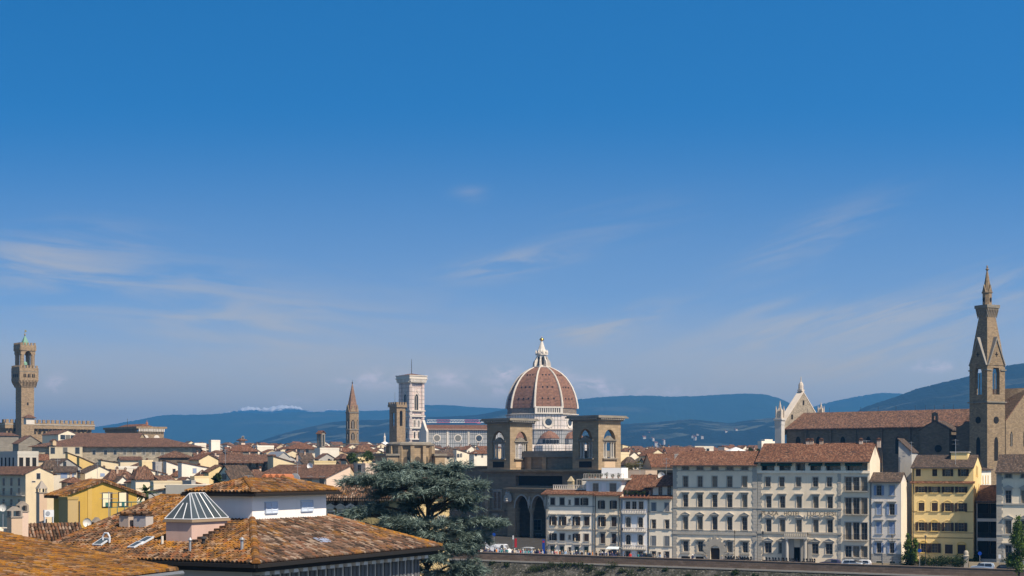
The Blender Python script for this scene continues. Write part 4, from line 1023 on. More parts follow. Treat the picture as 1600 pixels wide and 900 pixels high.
# carved white group above the pier
gx = lx_of(796, fy); gz = lz_of(796, 785, fy); mb = MB()
for dx, dz, r, h in ((-0.35,0,0.5,3.3),(0.4,0.1,0.5,2.9),(-1.0,0,0.45,2.0),(1.0,0.1,0.45,2.2),(0.05,0,0.8,1.4)):
    mb.lathe([(r*0.6, gz+dz), (r, gz+dz+h*0.25), (r*0.75, gz+dz+h*0.55), (r*0.9, gz+dz+h*0.72), (r*0.35, gz+dz+h*0.85), (r*0.4, gz+dz+h*0.93), (0.05, gz+dz+h)], 9, gx+dx, fy-0.6, 0.3*dx)
mb.build('statue_group', plaster('white statue stone', (0.46,0.43,0.38)), lib)
# windows and doors behind the loggia and on the left wing
for px, y0, y1, w_, yo in ((815, 825, 805, 1.7, 6.45), (840, 828, 812, 2.6, 6.45), (816, 851, 829, 2.0, 6.45), (842, 851, 834, 2.0, 6.45)):
    x = lx_of(px, yo); z0, z1 = lz_of(px, y0, yo), lz_of(px, y1, yo); add_window(lib, x, yo, z0, w_, z1-z0, 'arch' if w_ < 2.2 else 'plain', M_TRIM, recess=-0.03)
for px, y0, y1 in ((774, 795, 768), (780, 795, 768), (775, 830, 806)):
    x = lx_of(px, 0); z0, z1 = lz_of(px, y0), lz_of(px, y1); add_window(lib, x, 0, z0, 1.5, z1-z0, 'lin', M_TRIM, recess=-0.03)
for px0, px1, y0, y1 in ((761, 766, 797, 757),):
    x0, x1 = lx_of(px0), lx_of(px1); mb = MB(); mb.box(x0, x1, -0.7, 0, zb, lz_of(px0, 757)); mb.box(x0-0.3, x1+0.3, -1.0, 0, lz_of(px0, 758), lz_of(px0, 756)); mb.box(x0-0.3, lx_of(790), -0.5, 0, lz_of(px0, 798), lz_of(px0, 796)); mb.box(x0-0.3, lx_of(790), -0.5, 0, lz_of(px0, 845), lz_of(px0, 843)); mb.build('pilaster', ST_BIG, lib)
# lower wing further left, hidden in part by the cedar
wing = bib('library_wing', 'dark shaded stone wing behind the cedar tree, left of the arched loggia', 'building')
wx0, wx1 = lx_of(600, 10), lx_of(758.5, 0)-0.3
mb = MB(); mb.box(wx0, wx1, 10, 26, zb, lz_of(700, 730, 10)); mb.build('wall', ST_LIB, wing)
mb = MB(); mb.box(wx0-0.5, wx1, 9.0, 26, lz_of(700, 730, 10), lz_of(700, 728, 10)); mb.build('cornice', ST_BIG, wing)
for px in (612, 632, 652, 672, 692, 712, 732, 748):
    for y0, y1 in ((797, 768), (845, 815)):
        x = lx_of(px, 10); z0, z1 = lz_of(px, y0, 10), lz_of(px, y1, 10); add_window(wing, x, 10, z0, 1.9, z1-z0, 'arch', M_TRIM, recess=-0.03)
# roof block between the towers
mb = MB(); xb0, xb1 = 0.4, x2-TW-0.4
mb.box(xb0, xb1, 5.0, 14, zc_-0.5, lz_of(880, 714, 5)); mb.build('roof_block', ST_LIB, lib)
mb = MB(); mb.box(xb0-0.2, xb1+0.2, 4.2, 15, lz_of(880, 714, 5), lz_of(880, 705, 5)); mb.box(xb0, xb1, 4.6, 14.5, lz_of(880, 705.5, 5), lz_of(880, 704.3, 5)); mb.build('roof_block_cornice', ST_GREY, lib)
for px in (829, 852):
    x = lx_of(px, 5); mb = MB(); mb.box(x-0.7, x+0.7, 4.5, 5.0, zc_-0.4, lz_of(880, 714, 5)-0.05); mb.build('pilaster', ST_BIG, lib)

def arch_tower(xc, name, label):
    """square tower, near corner at xc: arched openings with columns and a little pediment on all four sides"""
    t = bib(name, label, 'tower'); X0, X1, Y0, Y1 = xc-TW, xc, 0.0, TD
    base, top = zc_-0.12, LBZ+(727-661.5)/F*DL
    mb = MB(); zs = base+7.6; th = 1.0
    W2 = TW*0.27; D2 = TD*0.27; xm, ym = (X0+X1)/2, (Y0+Y1)/2; z0 = base+2.9
    def side(mb, a0, a1, hw, fix, axis):
        o = [(-hw, hw, z0, pointed(-hw, hw, zs, hw*1.15, 8))]
        s = MB(); L = (a1-a0)/2; arch_panel(s, -L, L, base, top, 0, th, o); n = len(mb.v)
        for v in s.v:
            if axis == 'x': mb.v.append(((a0+a1)/2+v[0], fix+v[1], v[2]))
            else: mb.v.append((fix-v[1], (a0+a1)/2+v[0], v[2]))
        for f in s.f: mb.f.append(tuple(n+i for i in f)); mb.m.append(0)
    side(mb, X0, X1, W2, Y0, 'x'); side(mb, X0, X1, W2, Y1-th, 'x'); side(mb, Y0+th, Y1-th, D2, X1, 'y'); side(mb, Y0+th, Y1-th, D2, X0+th, 'y')
    mb.box(X0+th, X1-th, Y0+th, Y1-th, top-0.4, top-0.02)
    mb.build('wall', ST_BIG, t)
    mb = MB(); e = 0.5
    mb.box(X0-e, X1+e, Y0-e, Y1+e, top, top+0.35); mb.box(X0-1.4, X1+1.4, Y0-1.4, Y1+1.4, top+0.75, top+1.12); mb.box(X0-1.1, X1+1.1, Y0-1.1, Y1+1.1, top+1.12, top+1.4)
    mb.box(X0-0.6, X1+0.6, Y0-0.6, Y1+0.6, top+0.35, top+0.75); mb.build('cornice', ST_GREY, t)
    for i in range(13):
        u = X0-0.3+(TW+0.6)*(i+0.5)/13; mb = MB(); mb.box(u-0.2, u+0.2, Y0-1.2, Y0-0.6, top+0.38, top+0.75); mb.build('dentil', M_TRIM, t)
        u = Y0-0.3+(TD+0.6)*(i+0.5)/13; mb = MB(); mb.box(X1+0.6, X1+1.2, u-0.2, u+0.2, top+0.38, top+0.75); mb.build('dentil', M_TRIM, t)
    for axis in 'xy':
        for sgn in (0, 1):
            if sgn and axis == 'x': continue
            hw = W2 if axis == 'x' else D2; mid = xm if axis == 'x' else ym
            fix = (Y0 if axis == 'x' else X1)
            q = MB()
            zl = zs-0.2
            for u in (-hw+0.45, -hw*0.42, hw*0.42, hw-0.45): q.lathe([(0.36, z0), (0.36, z0+0.25), (0.26, z0+0.4), (0.23, zl-0.9), (0.38, zl-0.5), (0.38, zl-0.45)], 8, u, 0.5)
            cols = q; e_ = MB(); e_.box(-hw, hw, 0.1, 0.9, zl-0.45, zl); e_.box(-hw-0.35, hw+0.35, -0.25, 0.95, zl, zl+0.25)
            e_.ext([(-hw*0.62, -0.2, zl+0.25), (hw*0.62, -0.2, zl+0.25), (0, -0.2, zl+0.25+hw*0.42)], (0, 1.1, 0)); s_ = MB(); s_.box(-hw-0.5, hw+0.5, -0.5, 1.0, z0-0.3, z0-0.02)
            rz = 0 if axis == 'x' else R(90); loc = (mid, fix, 0) if axis == 'x' else (fix, mid, 0)
            if sgn: rz = R(-90); loc = (X0, mid, 0)
            e_.build('pediment', ST_GREY, t, loc, rz); s_.build('sill', ST_GREY, t, loc, rz)
            for i_, u in enumerate((-hw+0.45, -hw*0.42, hw*0.42, hw-0.45)):
                c_ = MB(); c_.lathe([(0.36, z0), (0.36, z0+0.25), (0.26, z0+0.4), (0.23, zl-0.9), (0.38, zl-0.5), (0.38, zl-0.45)], 8, u, 0.5); c_.build('column', M_TRIM, t, loc, rz)
            if not sgn:
                p_ = MB(); p_.box(-hw*0.9, hw*0.9, -0.04, 0.02, base+0.55, z0-0.8); p_.build('panel', M_DARK if axis == 'x' else plaster('pale panel plaster', (0.52,0.38,0.24)), t, loc, rz)
    mb = MB(); zf = z0; cx, cy = xm, ym
    mb.lathe([(0.9, zf-0.3), (0.9, zf), (0.55, zf+0.1), (0.62, zf+1.2), (0.5, zf+1.9), (0.66, zf+2.5), (0.22, zf+2.9), (0.28, zf+3.2), (0.06, zf+3.5)], 9, cx, cy); mb.build('statue', plain('dark bronze', (0.03,0.03,0.028), 0.5), t)
    return t
arch_tower(0.0, 'arched_tower', 'left of two square stone towers with tall arched openings, in front of the cathedral')
arch_tower(x2, 'arched_tower', 'right of two square stone towers with tall arched openings, blue hills behind it')

# stone pavilion with round niches, left of the towers
za = lambda y: zat(y, 455); sA = 455/F
pc = P(652, HY, 455); pav = thing('stone_pavilion', 'tan stone apse with niches and a flat cornice, left of the arched towers', 'apse', (pc.x, pc.y, 0), R(24))
def pavbox(x0, x1, y0, y1, ya, yb, mb, e=0.0): mb.box((x0-652)*sA-e, (x1-652)*sA+e, y0-e, y1+e, za(ya), za(yb))
mb = MB(); mb.lathe([(34*sA, za(760)), (34*sA, za(697))], 12, 0, 6, R(15)); mb.build('drum', ST_BIG, pav)
mb = MB(); mb.lathe([(35*sA, za(697)), (38*sA, za(695.5)), (38*sA, za(693)), (35*sA, za(692.5)), (33*sA, za(690.5))], 12, 0, 6, R(15)); mb.build('cornice', ST_GREY, pav)
for x0, x1, d_ in ((604, 622, 2), (680, 696, 0)):
    mb = MB(); mb.box((x0-652)*sA, (x1-652)*sA, -1+d_, 12, za(760), za(712)); w_ = mb.build('side_wing', ST_BIG, pav)
    mb = MB(); mb.box((x0-652)*sA-0.5, (x1-652)*sA+0.5, -1.5+d_, 12.5, za(712), za(709)); mb.build('cornice', ST_GREY, w_)
for k in range(-4, 3):
    a = R(-90+30*k); n_ = Vector((math.cos(a), math.sin(a), 0)); r_ = 34*sA*math.cos(R(15)); p_ = n_*r_+Vector((0, 6, 0))
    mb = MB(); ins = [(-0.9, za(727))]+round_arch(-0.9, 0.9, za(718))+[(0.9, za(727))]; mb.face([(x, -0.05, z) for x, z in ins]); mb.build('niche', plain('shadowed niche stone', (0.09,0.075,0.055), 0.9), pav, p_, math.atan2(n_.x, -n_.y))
    a2 = a+R(15); n2 = Vector((math.cos(a2), math.sin(a2), 0)); c_ = n2*(34*sA)+Vector((0, 6, 0)); t2 = Vector((-n2.y, n2.x, 0)); mb = MB(); mb.obox((c_.x, c_.y), (n2.x, n2.y), (t2.x, t2.y), 0.9, 0.55, za(760), za(697)); mb.build('buttress', ST_BIG, pav)

# ------------------------------------------------------------------ the long church with marble gable, and its campanile
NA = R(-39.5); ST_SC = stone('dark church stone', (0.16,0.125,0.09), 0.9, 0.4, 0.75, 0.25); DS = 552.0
sc0 = P(1229, HY, DS); sux = Vector((math.cos(NA), math.sin(NA), 0))
k = (1600-800)/F; sl = (k*sc0.y-sc0.x)/(sux.x-k*sux.y)
ch = thing('church', 'long stone church with brown nave roof and shaded wall, white marble gable at left', 'church', (sc0.x, sc0.y, 0), NA)
ze = zat(669.5, DS); zrg = zat(645, DS+10); hwN = 13.0
lenN = sl*0.78
def sx_of(px, yo=0.0):
    o = Vector((sc0.x, sc0.y, 0))+Vector((-math.sin(NA), math.cos(NA), 0))*yo; k = (px-800)/F; return (k*o.y-o.x)/(sux.x-k*sux.y)
def sz_of(px, py, yo=0.0):
    x = sx_of(px, yo); D = sc0.y+sux.y*x+math.cos(NA)*yo; return CZ-(py-HY)/F*D
lenN = sx_of(1530)
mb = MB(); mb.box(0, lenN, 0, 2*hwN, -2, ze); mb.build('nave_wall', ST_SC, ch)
mb = MB(); rise = sz_of(1400, 641.5, hwN)-ze
mb.shell([[(-0.3, -1.0, ze-0.2), (lenN, -1.0, ze-0.2), (lenN, hwN, ze+rise), (-0.3, hwN, ze+rise)], [(-0.3, hwN, ze+rise), (lenN, hwN, ze+rise), (lenN, 2*hwN+1, ze-0.2), (-0.3, 2*hwN+1, ze-0.2)]], 0.35)
mb.build('nave_roof', tile('church roof tiles', T_FAR, pw=0.4, pl=0.6), ch)
mb = MB(); mb.box(-0.2, lenN, -0.7, 0.0, ze-0.75, ze-0.25); mb.build('eaves_board', M_GUTTER, ch)
for px in (1260, 1298, 1337, 1378, 1422, 1470):
    x = sx_of(px); mb = MB(); mb.box(x-0.35, x+0.35, -0.5, 0, 2, ze-0.8); mb.build('buttress', ST_SC, ch)
for px in (1247, 1279, 1317, 1357, 1403):
    x = sx_of(px); mb = MB(); z0, z1 = sz_of(px, 709), sz_of(px, 682); ins = [(x-0.9, z0)]+pointed(x-0.9, x+0.9, z1-1.6, 1.6)+[(x+0.9, z0)]
    mb.ext([(a, -0.12, b) for a, b in ins], (0, 0.1, 0)); mb.build('window', M_DARK, ch)
for px in (1262, 1296, 1345, 1372, 1400, 1430, 1446, 1460, 1475, 1490):
    x = sx_of(px, hwN); mb = MB(); mb.lathe([(0.06, ze+rise), (0.05, ze+rise+1.6)], 4, x, hwN); mb.build('lightning_rod', M_IRON, ch)
# gable end seen from behind
zg0 = sz_of(1229, 666); gw = hwN
gz = zat(614, DS+10); mb = MB()
gA = [(-2.2, -1.2, zg0-3), (-2.2, 2*gw+1.2, zg0-3), (-2.2, 2*gw+1.2, zg0+1.0), (-2.2, gw, gz), (-2.2, -1.2, zg0+1.0)]
mb.ext(gA, (1.8, 0, 0)); mb.build('gable', stone('rough gable masonry', (0.34,0.29,0.22), 0.8, 0.4, 0.7, 0.35), ch)
mb = MB()
for s in (-1, 1):
    yb = gw+s*(gw+1.6)
    mb.ext([(-2.7, yb, zg0+0.8), (-2.7, gw, gz+0.15), (-2.7, gw, gz+0.65), (-2.7, yb+s*0.2, zg0+1.2)], (2.4, 0, 0))
M_BEI = plaster('beige gable marble', (0.56,0.49,0.41), 0.6, 0.6); mb.build('gable_coping', M_BEI, ch)
for yy, zz_ in ((gw, gz-4.4), (gw*0.36, zg0+2.6), (gw*1.64, zg0+2.6)):
    mb = MB(); mb.box(-0.42, -0.34, yy-0.6, yy+0.6, zz_, zz_+1.7); mb.build('gable_window', M_DARK, ch)
def pinn(y, z0, h, r, nm='pinnacle'):
    mb = MB(); mb.box(-1.4-r, -1.4+r, y-r, y+r, z0-5, z0); mb.box(-1.4-r*1.35, -1.4+r*1.35, y-r*1.35, y+r*1.35, z0, z0+0.5)
    mb.lathe([(r*1.1, z0+0.5), (r*1.1, z0+h*0.45), (r*0.55, z0+h*0.6), (0.06, z0+h)], 4, -1.4, y, R(45))
    for dx, dy in ((-1,-1),(1,-1),(1,1),(-1,1)): mb.lathe([(r*0.28, z0+0.5), (r*0.28, z0+h*0.5), (0.04, z0+h*0.72)], 4, -1.4+dx*r, y+dy*r, R(45))
    return mb.build(nm, M_BEI, ch)
pinn(-2.2, zat(655, DS), 6.6, 1.0); pinn(2*gw+2.2, zat(648, DS+20), 4.8, 0.8)
mb = MB(); mb.box(-2.8, -0.2, -3.4, -1.0, -1, zat(664, DS)); mb.box(-3.2, 0.2, -3.8, -0.6, zat(657, DS), zat(654.5, DS)); mb.box(-2.9, -0.1, -3.5, -0.9, zat(664, DS), zat(657, DS)); mb.build('corner_pier', plaster('pier marble', (0.52,0.50,0.47)), ch)
mb = MB(); zt_ = gz+0.6; mb.box(-2.3, -0.5, gw-1.0, gw+1.0, zt_, zt_+0.7); mb.lathe([(0.95, zt_+0.7), (0.95, zt_+2.2), (0.7, zt_+3.0), (0.2, zt_+3.6), (0.1, zt_+5.4)], 8, -1.4, gw); mb.build('tabernacle', M_BEI, ch)
# small gabled chapel with a bell-cote standing against the nave
yo = -9.0; xa, xb = sx_of(1437, yo), sx_of(1483, yo); za_, zt_ = sz_of(1460, 672, yo), sz_of(1463, 658.5, yo); xm = (xa+xb)/2
cp_ = thing('gabled_chapel', 'dark gabled stone chapel with round window and tiny bell arch against the church wall', 'chapel', (sc0.x, sc0.y, 0), NA)
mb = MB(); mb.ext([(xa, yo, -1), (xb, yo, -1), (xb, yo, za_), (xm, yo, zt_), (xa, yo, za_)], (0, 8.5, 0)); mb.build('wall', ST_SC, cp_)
mb = MB(); mb.ext([(xa-0.4, yo-0.2, za_-0.2), (xm, yo-0.2, zt_+0.05), (xm, yo-0.2, zt_+0.35), (xa-0.4, yo-0.2, za_+0.15)], (0, 8.7, 0)); mb.ext([(xb+0.4, yo-0.2, za_-0.2), (xb+0.4, yo-0.2, za_+0.15), (xm, yo-0.2, zt_+0.35), (xm, yo-0.2, zt_+0.05)], (0, 8.7, 0)); mb.build('roof', tiles('grey'), cp_)
mb = MB(); arch_panel(mb, xm-0.95, xm+0.95, zt_, zt_+2.5, yo, yo+0.7, [(xm-0.4, xm+0.4, zt_+0.5, round_arch(xm-0.4, xm+0.4, zt_+1.5))]); mb.ext([(xm-1.2, yo-0.1, zt_+2.5), (xm+1.2, yo-0.1, zt_+2.5), (xm, yo-0.1, zt_+3.1)], (0, 0.9, 0)); mb.build('bell_arch', ST_SC, cp_)
mb = MB(); mb.lathe([(1.25, 0), (1.25, 0.15)], 16); f_ = mb.build('round_window', M_DARK, cp_, (sx_of(1466, yo), yo+0.02, sz_of(1466, 701, yo))); f_.rotation_euler = (R(90), 0, 0)
# low chapel further right
xa, xb = sx_of(1492, yo), sx_of(1525, yo); za_, zt_ = sz_of(1500, 668, yo), sz_of(1516, 655, yo)
mb = MB(); mb.ext([(xa, yo+1, -1), (xb, yo+1, -1), (xb, yo+1, zt_), (xa+ (xb-xa)*0.8, yo+1, zt_), (xa, yo+1, za_)], (0, 7.8, 0)); mb.build('side_chapel', ST_SC, ch)

# campanile
DCp = 486.0; zq_ = lambda y: zat(y, DCp); sC = DCp/F
cm, w, d = sq_tower(1515.5, 1542.5, 1571, DCp, 'church_campanile', 'tall square stone campanile with arched belfry and steep tapering spire, at the right edge', 'bell tower', 28)
w = d = (w+d)/2
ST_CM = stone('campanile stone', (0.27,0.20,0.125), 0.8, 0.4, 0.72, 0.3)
mb = MB(); mb.box(0, w, 0, d, -2, zq_(628)); mb.build('shaft', ST_CM, cm)
z0, z1, zs = zq_(628), zq_(570), zq_(583)
a0, a1 = w*0.30, w*0.70
mb = MB(); o = [(a0, a1, zq_(616), pointed(a0, a1, zs, (zq_(564)-zs)*0.8, 8))]
arch_panel(mb, 0, w, z0, z1, 0, 1.3, o); arch_panel(mb, 0, w, z0, z1, d-1.3, d, o)
for s0 in (0, w-1.3):
    mb.box(s0, s0+1.3, 1.3, a0, z0, z1); mb.box(s0, s0+1.3, a1, d-1.3, z0, z1); mb.box(s0, s0+1.3, a0, a1, z0, zq_(616))
    for (ya, zza), (yb, zzb) in zip(o[0][3][:-1], o[0][3][1:]): mb.ext([(s0, ya, zza), (s0, yb, zzb), (s0, yb, z1), (s0, ya, z1)], (1.3, 0, 0))
mb.build('belfry', ST_CM, cm)
mb = MB(); sp = [(0.0, 574), (0.07, 551), (0.117, 535), (0.20, 511), (0.265, 492.5)]
ring = lambda q, y: [(w*q, w*q, zq_(y)), (w*(1-q), w*q, zq_(y)), (w*(1-q), w*(1-q), zq_(y)), (w*q, w*(1-q), zq_(y))]
for (q0, y0), (q1, y1) in zip(sp[:-1], sp[1:]):
    A, B = ring(q0, y0), ring(q1, y1)
    for i in range(4): mb.face([A[i], A[(i+1)%4], B[(i+1)%4], B[i]])
mb.face(ring(0.265, 492.5)); mb.build('spire_base', ST_CM, cm)
for fc in 'fl':      # steep gables over the belfry arches
    mb = MB(); hg = zq_(530); zb0 = zq_(570); loc, rz = ((0, 0, 0), 0) if fc == 'f' else ((0, 0, 0), 0)
    tri = [(w*0.03, zb0), (w*0.97, zb0), (w*0.5, hg)]
    f3 = lambda x, z, y: (x, y, z) if fc == 'f' else (y, x, z)
    mb.ext([f3(x, z, -0.12) for x, z in tri], f3(0, 0, 2.6)); mb.build('gable', ST_CM, cm)
    mb = MB()
    for s in (0, 1):
        xa_ = w*(0.0 if s == 0 else 1.0); xi = w*(0.05 if s == 0 else 0.95)
        mb.ext([f3(xa_, zb0, -0.45), f3(xi, zb0, -0.45), f3(w*0.5, hg+0.05, -0.45), f3(w*0.5, hg+0.9, -0.45)], f3(0, 0, 2.6))
    mb.build('gable_coping', plaster('coping stone', (0.26,0.24,0.21)), cm)
    mb = MB(); mb.box(-0.14, 0.14, -0.2, -0.13, -0.7, 0.7); mb.box(-0.6, 0.6, -0.2, -0.13, -0.14, 0.14); mb.build('cross', M_DARK, cm, (w*0.5, 0, zq_(553)) if fc == 'f' else (0, w*0.5, zq_(553)), 0 if fc == 'f' else R(-90))
    ww = a1-a0; mb = MB()
    for u in (0.5,):
        mb.lathe([(0.16, zq_(616)), (0.16, zs)], 6, 0, 0.6)
    mb.build('column', ST_GREY, cm, (w*0.5, 0, 0) if fc == 'f' else (0, w*0.5, 0), 0 if fc == 'f' else R(-90))
    loc, rz = ((w*0.5, 0, 0), 0) if fc == 'f' else ((0, w*0.5, 0), R(-90))
    mb = MB(); mb.lathe([(1.1, 0), (1.1, 0.12)], 14); f_ = mb.build('round_window', M_DARK, cm, (w*0.5, 0.0, zq_(656)) if fc == 'f' else (0, w*0.5, zq_(656))); f_.rotation_euler = (R(90), 0, rz)
    mb = MB(); ins = [(-0.85, zq_(720))]+pointed(-0.85, 0.85, zq_(690), 1.5)+[(0.85, zq_(720))]; mb.ext([(x, -0.05, z) for x, z in ins], (0, 0.04, 0)); mb.build('window', M_DARK, cm, loc, rz)
mb = MB(); e = 0.45; mb.box(-e, w+e, -e, d+e, zq_(628.8), zq_(627)); mb.build('string_course', ST_GREY, cm)
mb = MB(); e = 0.3
for x in (0, w):
    for y in (0, d): mb.box(x-e if x == 0 else x-a0+0.4, a0-0.4 if x == 0 else x+e, y-e if y == 0 else y-1.0, 1.0 if y == 0 else y+e, zq_(578.5), zq_(576.5))
mb.build('string_course', ST_GREY, cm)
# parapet gallery and upper spirelet
c_ = w*0.5; q = w*0.225
mb = MB(); A = [(c_+i*q, c_+j*q, zq_(496)) for i, j in ((-1,-1),(1,-1),(1,1),(-1,1))]; g_ = q*1.46; B = [(c_+i*g_, c_+j*g_, zq_(481.5)) for i, j in ((-1,-1),(1,-1),(1,1),(-1,1))]
for i in range(4): mb.face([A[i], A[(i+1)%4], B[(i+1)%4], B[i]])
mb.box(c_-g_, c_+g_, c_-g_, c_+g_, zq_(481.5), zq_(479.5)); mb.build('gallery', ST_CM, cm)
mb = MB(); mb.box(c_-g_-0.25, c_+g_+0.25, c_-g_-0.25, c_+g_+0.25, zq_(479.5), zq_(474.5)); mb.build('balustrade', ST_GREY, cm)
for i in range(7):
    for fc in 'fl':
        u = c_-g_+2*g_*(i+0.5)/7; mb = MB(); pr = [(c_-q*1.05, zq_(495)), (c_-g_-0.12, zq_(483)), (c_-g_-0.12, zq_(480.5)), (c_-g_+0.3, zq_(480.5))]
        if fc == 'f': mb.ext([(u-0.15, y, z) for y, z in pr], (0.3, 0, 0))
        else: mb.ext([(y, u+0.15, z) for y, z in pr], (0, -0.3, 0))
        mb.build('corbel', ST_GREY, cm)
q2 = w*0.175
mb = MB(); mb.lathe([(q2*1.15, zq_(475)), (q2*1.15, zq_(455.5)), (q2*1.35, zq_(455)), (q2*1.35, zq_(453.5)), (q2*1.05, zq_(453)), (0.28, zq_(421)), (0.2, zq_(420)), (0.55, zq_(418)), (0.5, zq_(416.5)), (0.15, zq_(415.5)), (0.3, zq_(414)), (0.1, zq_(411))], 8, c_, c_, R(22.5)); sp_ = mb.build('spirelet', ST_CM, cm)
for k in range(4):
    a = R(-90-90*k+45*0); n_ = Vector((math.cos(a), math.sin(a), 0)); t_ = Vector((-n_.y, n_.x, 0)); cc = Vector((c_, c_, 0))+n_*q2*1.1; mb = MB()
    mb.ext([cc-t_*0.7+Vector((0,0,zq_(453))), cc+t_*0.7+Vector((0,0,zq_(453))), cc+Vector((0,0,zq_(442)))], -n_*0.8); mb.build('gablet', ST_CM, sp_)
    mb = MB(); mb.obox((cc.x, cc.y), (n_.x, n_.y), (t_.x, t_.y), 0.12, 0.3, zq_(469), zq_(463)); mb.build('opening', M_DARK, sp_)
# transept block right of the campanile
DTt = 500; tr, w, d = sq_tower(1540, 1571.5, 1640, DTt, 'church_transept', 'stone church transept with gabled roof right of the campanile', 'church', 44)
zr_ = lambda y: zat(y, DTt)
mb = MB(); H0 = zr_(655); HP = H0+w*0.36; mb.ext([(0, 0, -2), (w, 0, -2), (w, 0, H0), (w/2, 0, HP), (0, 0, H0)], (0, 14, 0)); mb.build('wall', ST_CM, tr)
mb = MB(); mb.shell(roof_polys('gy', w, 14, H0, HP-H0, 0.5), 0.3); mb.build('roof', tiles('brown'), tr)
for px, y0, y1 in ((1580, 697, 674), (1600, 697, 672)):
    u = w*(px-1571.5)/(1640-1571.5); mb = MB(); ins = [(u-0.7, zr_(y0))]+pointed(u-0.7, u+0.7, zr_(y1)-1.3, 1.3)+[(u+0.7, zr_(y0))]; mb.ext([(x, -0.06, z) for x, z in ins], (0, 0.05, 0)); f_ = mb.build('window', M_DARK, tr)
    mb = MB(); mb.box(u-0.06, u+0.06, -0.12, -0.06, zr_(y0), zr_(y1)-0.6); mb.build('mullion', M_WHITE, f_)

# ------------------------------------------------------------------ the row of palaces along the embankment
class Front:
    """one house of the row: front wall on the building line (or set back), openings given as picture points"""
    def __init__(s, name, label, px0, px1, ye, setback=0.0, cat='house', zbase=None):
        s.off = -setback; s.t0, s.t1 = lung(px0, s.off), lung(px1, s.off); s.w = s.t1-s.t0
        tm = (s.t0+s.t1)/2; s.zb = (road_z(tm)+0.14) if zbase is None else zbase; s.o = lpt(s.t0, s.off, s.zb)
        s.root = thing(name, label, cat, s.o, LA); s.holes = []; s.H = s.uv((px0+px1)/2, ye)[1]; s.xm = (px0+px1)/2
    def uv(s, px, py, y=0.0):
        k = (px-800)/F; o = s.o-LOUT*y
        t = (k*o.y-o.x)/(LDIR.x-k*LDIR.y); D = o.y+LDIR.y*t
        return t, CZ-(py-HY)/F*D-s.zb
    def X(s, px, y=0.0): return s.uv(px, HY, y)[0]
    def Z(s, py, px=None, y=0.0): return s.uv(s.xm if px is None else px, py, y)[1]
    def row(s, style, xs, y0, y1, wpx, trim, shut=None, smat=None, px=None, bars=True):
        """windows with top y0 and bottom y1 (picture rows at the middle of the front)"""
        z1, z0 = s.Z(y0, px), s.Z(y1, px)
        for i, x in enumerate(xs):
            u = s.X(x); w = wpx*s.o.y/F*1.06; sh = shut[i] if isinstance(shut, (list, tuple)) else shut
            w_, h_ = q5(w), q5(z1-z0)
            s.holes.append((u-w_/2, u+w_/2, z0, z0+h_)); s.wins.append((u, z0, w_, h_, style, trim, sh, smat))
    wins = ()
    def start(s): s.wins = []; return s
    def finish(s, wall, d=14.0, kind='gx', rise=2.2, roof=None, ov=1.1, d_side=None, gov=0.15, th=0.22, side=None):
        s.d = d; b = body_mesh(kind, s.w, d, s.H, rise, hole_front=s.holes)
        b.build('wall', wall, s.root)
        for u, z0, w, h, style, trim, sh, sm in s.wins: add_window(s.root, u, 0, z0, w, h, style, trim, sh, sm)
        if roof is not None:
            mb = MB(); mb.shell(roof_polys(kind, s.w, d, s.H+0.06, rise, ov, gov), th); s.roof = mb.build('roof', roof, s.root)
            mb = MB(); mb.box(-0.1, s.w+0.1, -ov-0.12, -ov+0.02, s.H-rise/(d/2)*ov-0.2 if kind == 'gx' else s.H-0.2, s.H-rise/(d/2)*ov+0.02 if kind == 'gx' else s.H); mb.build('gutter', M_GUTTER, s.root)
        return s
    def band(s, y, h=0.22, p=0.1, mat=None, px=None, x0=0.0, x1=None, name='string_course'):
        z = s.Z(y, px); mb = MB(); mb.box(x0, s.w if x1 is None else x1, -p, 0.0, z-h/2, z+h/2); mb.build(name, mat or M_TRIM, s.root)
    def quoins(s, x0, x1, z1, mat=None, n=None, z0=0.0):
        mb = MB(); n = n or int((z1-z0)/0.62)
        for i in range(n):
            a, b_ = z0+(z1-z0)*i/n, z0+(z1-z0)*(i+1)/n-0.05; e = 0.0 if i % 2 else min(0.22, (x1-x0)*0.2)
            mb.box(x0+e*(0 if x0 < 0.3 else 1), x1-e*(1 if x0 < 0.3 else 0), -0.09, 0.0, a, b_)
        mb.box(x0+0.08, x1-0.28, -0.05, 0.0, z0, z1); mb.build('quoins', mat or M_TRIM, s.root)
    def rail(s, px0, px1, y0, y1, p=0.9, iron=True, name='balcony', px=None):
        u0, u1 = s.X(px0), s.X(px1); z1, z0 = s.Z(y0, px), s.Z(y1, px); mb = MB()
        mb.box(u0, u1, -p, 0.0, z0-0.14, z0); b = mb.build(name, M_TRIM, s.root)
        mb = MB(); mb.box(u0, u1, -p, -p+0.05, z1-0.05, z1); n = max(6, int((u1-u0)/0.16)) if iron else max(4, int((u1-u0)/0.35))
        for i in range(n+1):
            x = u0+(u1-u0)*i/n
            if iron: mb.box(x-0.015, x+0.015, -p+0.01, -p+0.04, z0, z1-0.05)
            else: mb.lathe([(0.08, z0), (0.12, z0+(z1-z0)*0.35), (0.06, z0+(z1-z0)*0.7), (0.09, z1-0.05)], 6, x, -p+0.1)
        for x in (u0, u1-0.04): mb.box(x, x+0.04, -p, 0, z1-0.05, z1)
        mb.build('railing', M_IRON if iron else M_WHITE, b)
    def pipe(s, px, y0=None):
        u = s.X(px); mb = MB(); mb.tube([(u, -0.1, 0.2), (u, -0.1, s.H-0.1 if y0 is None else s.Z(y0))], 0.07, 6); mb.build('drainpipe', M_GUTTER, s.root)

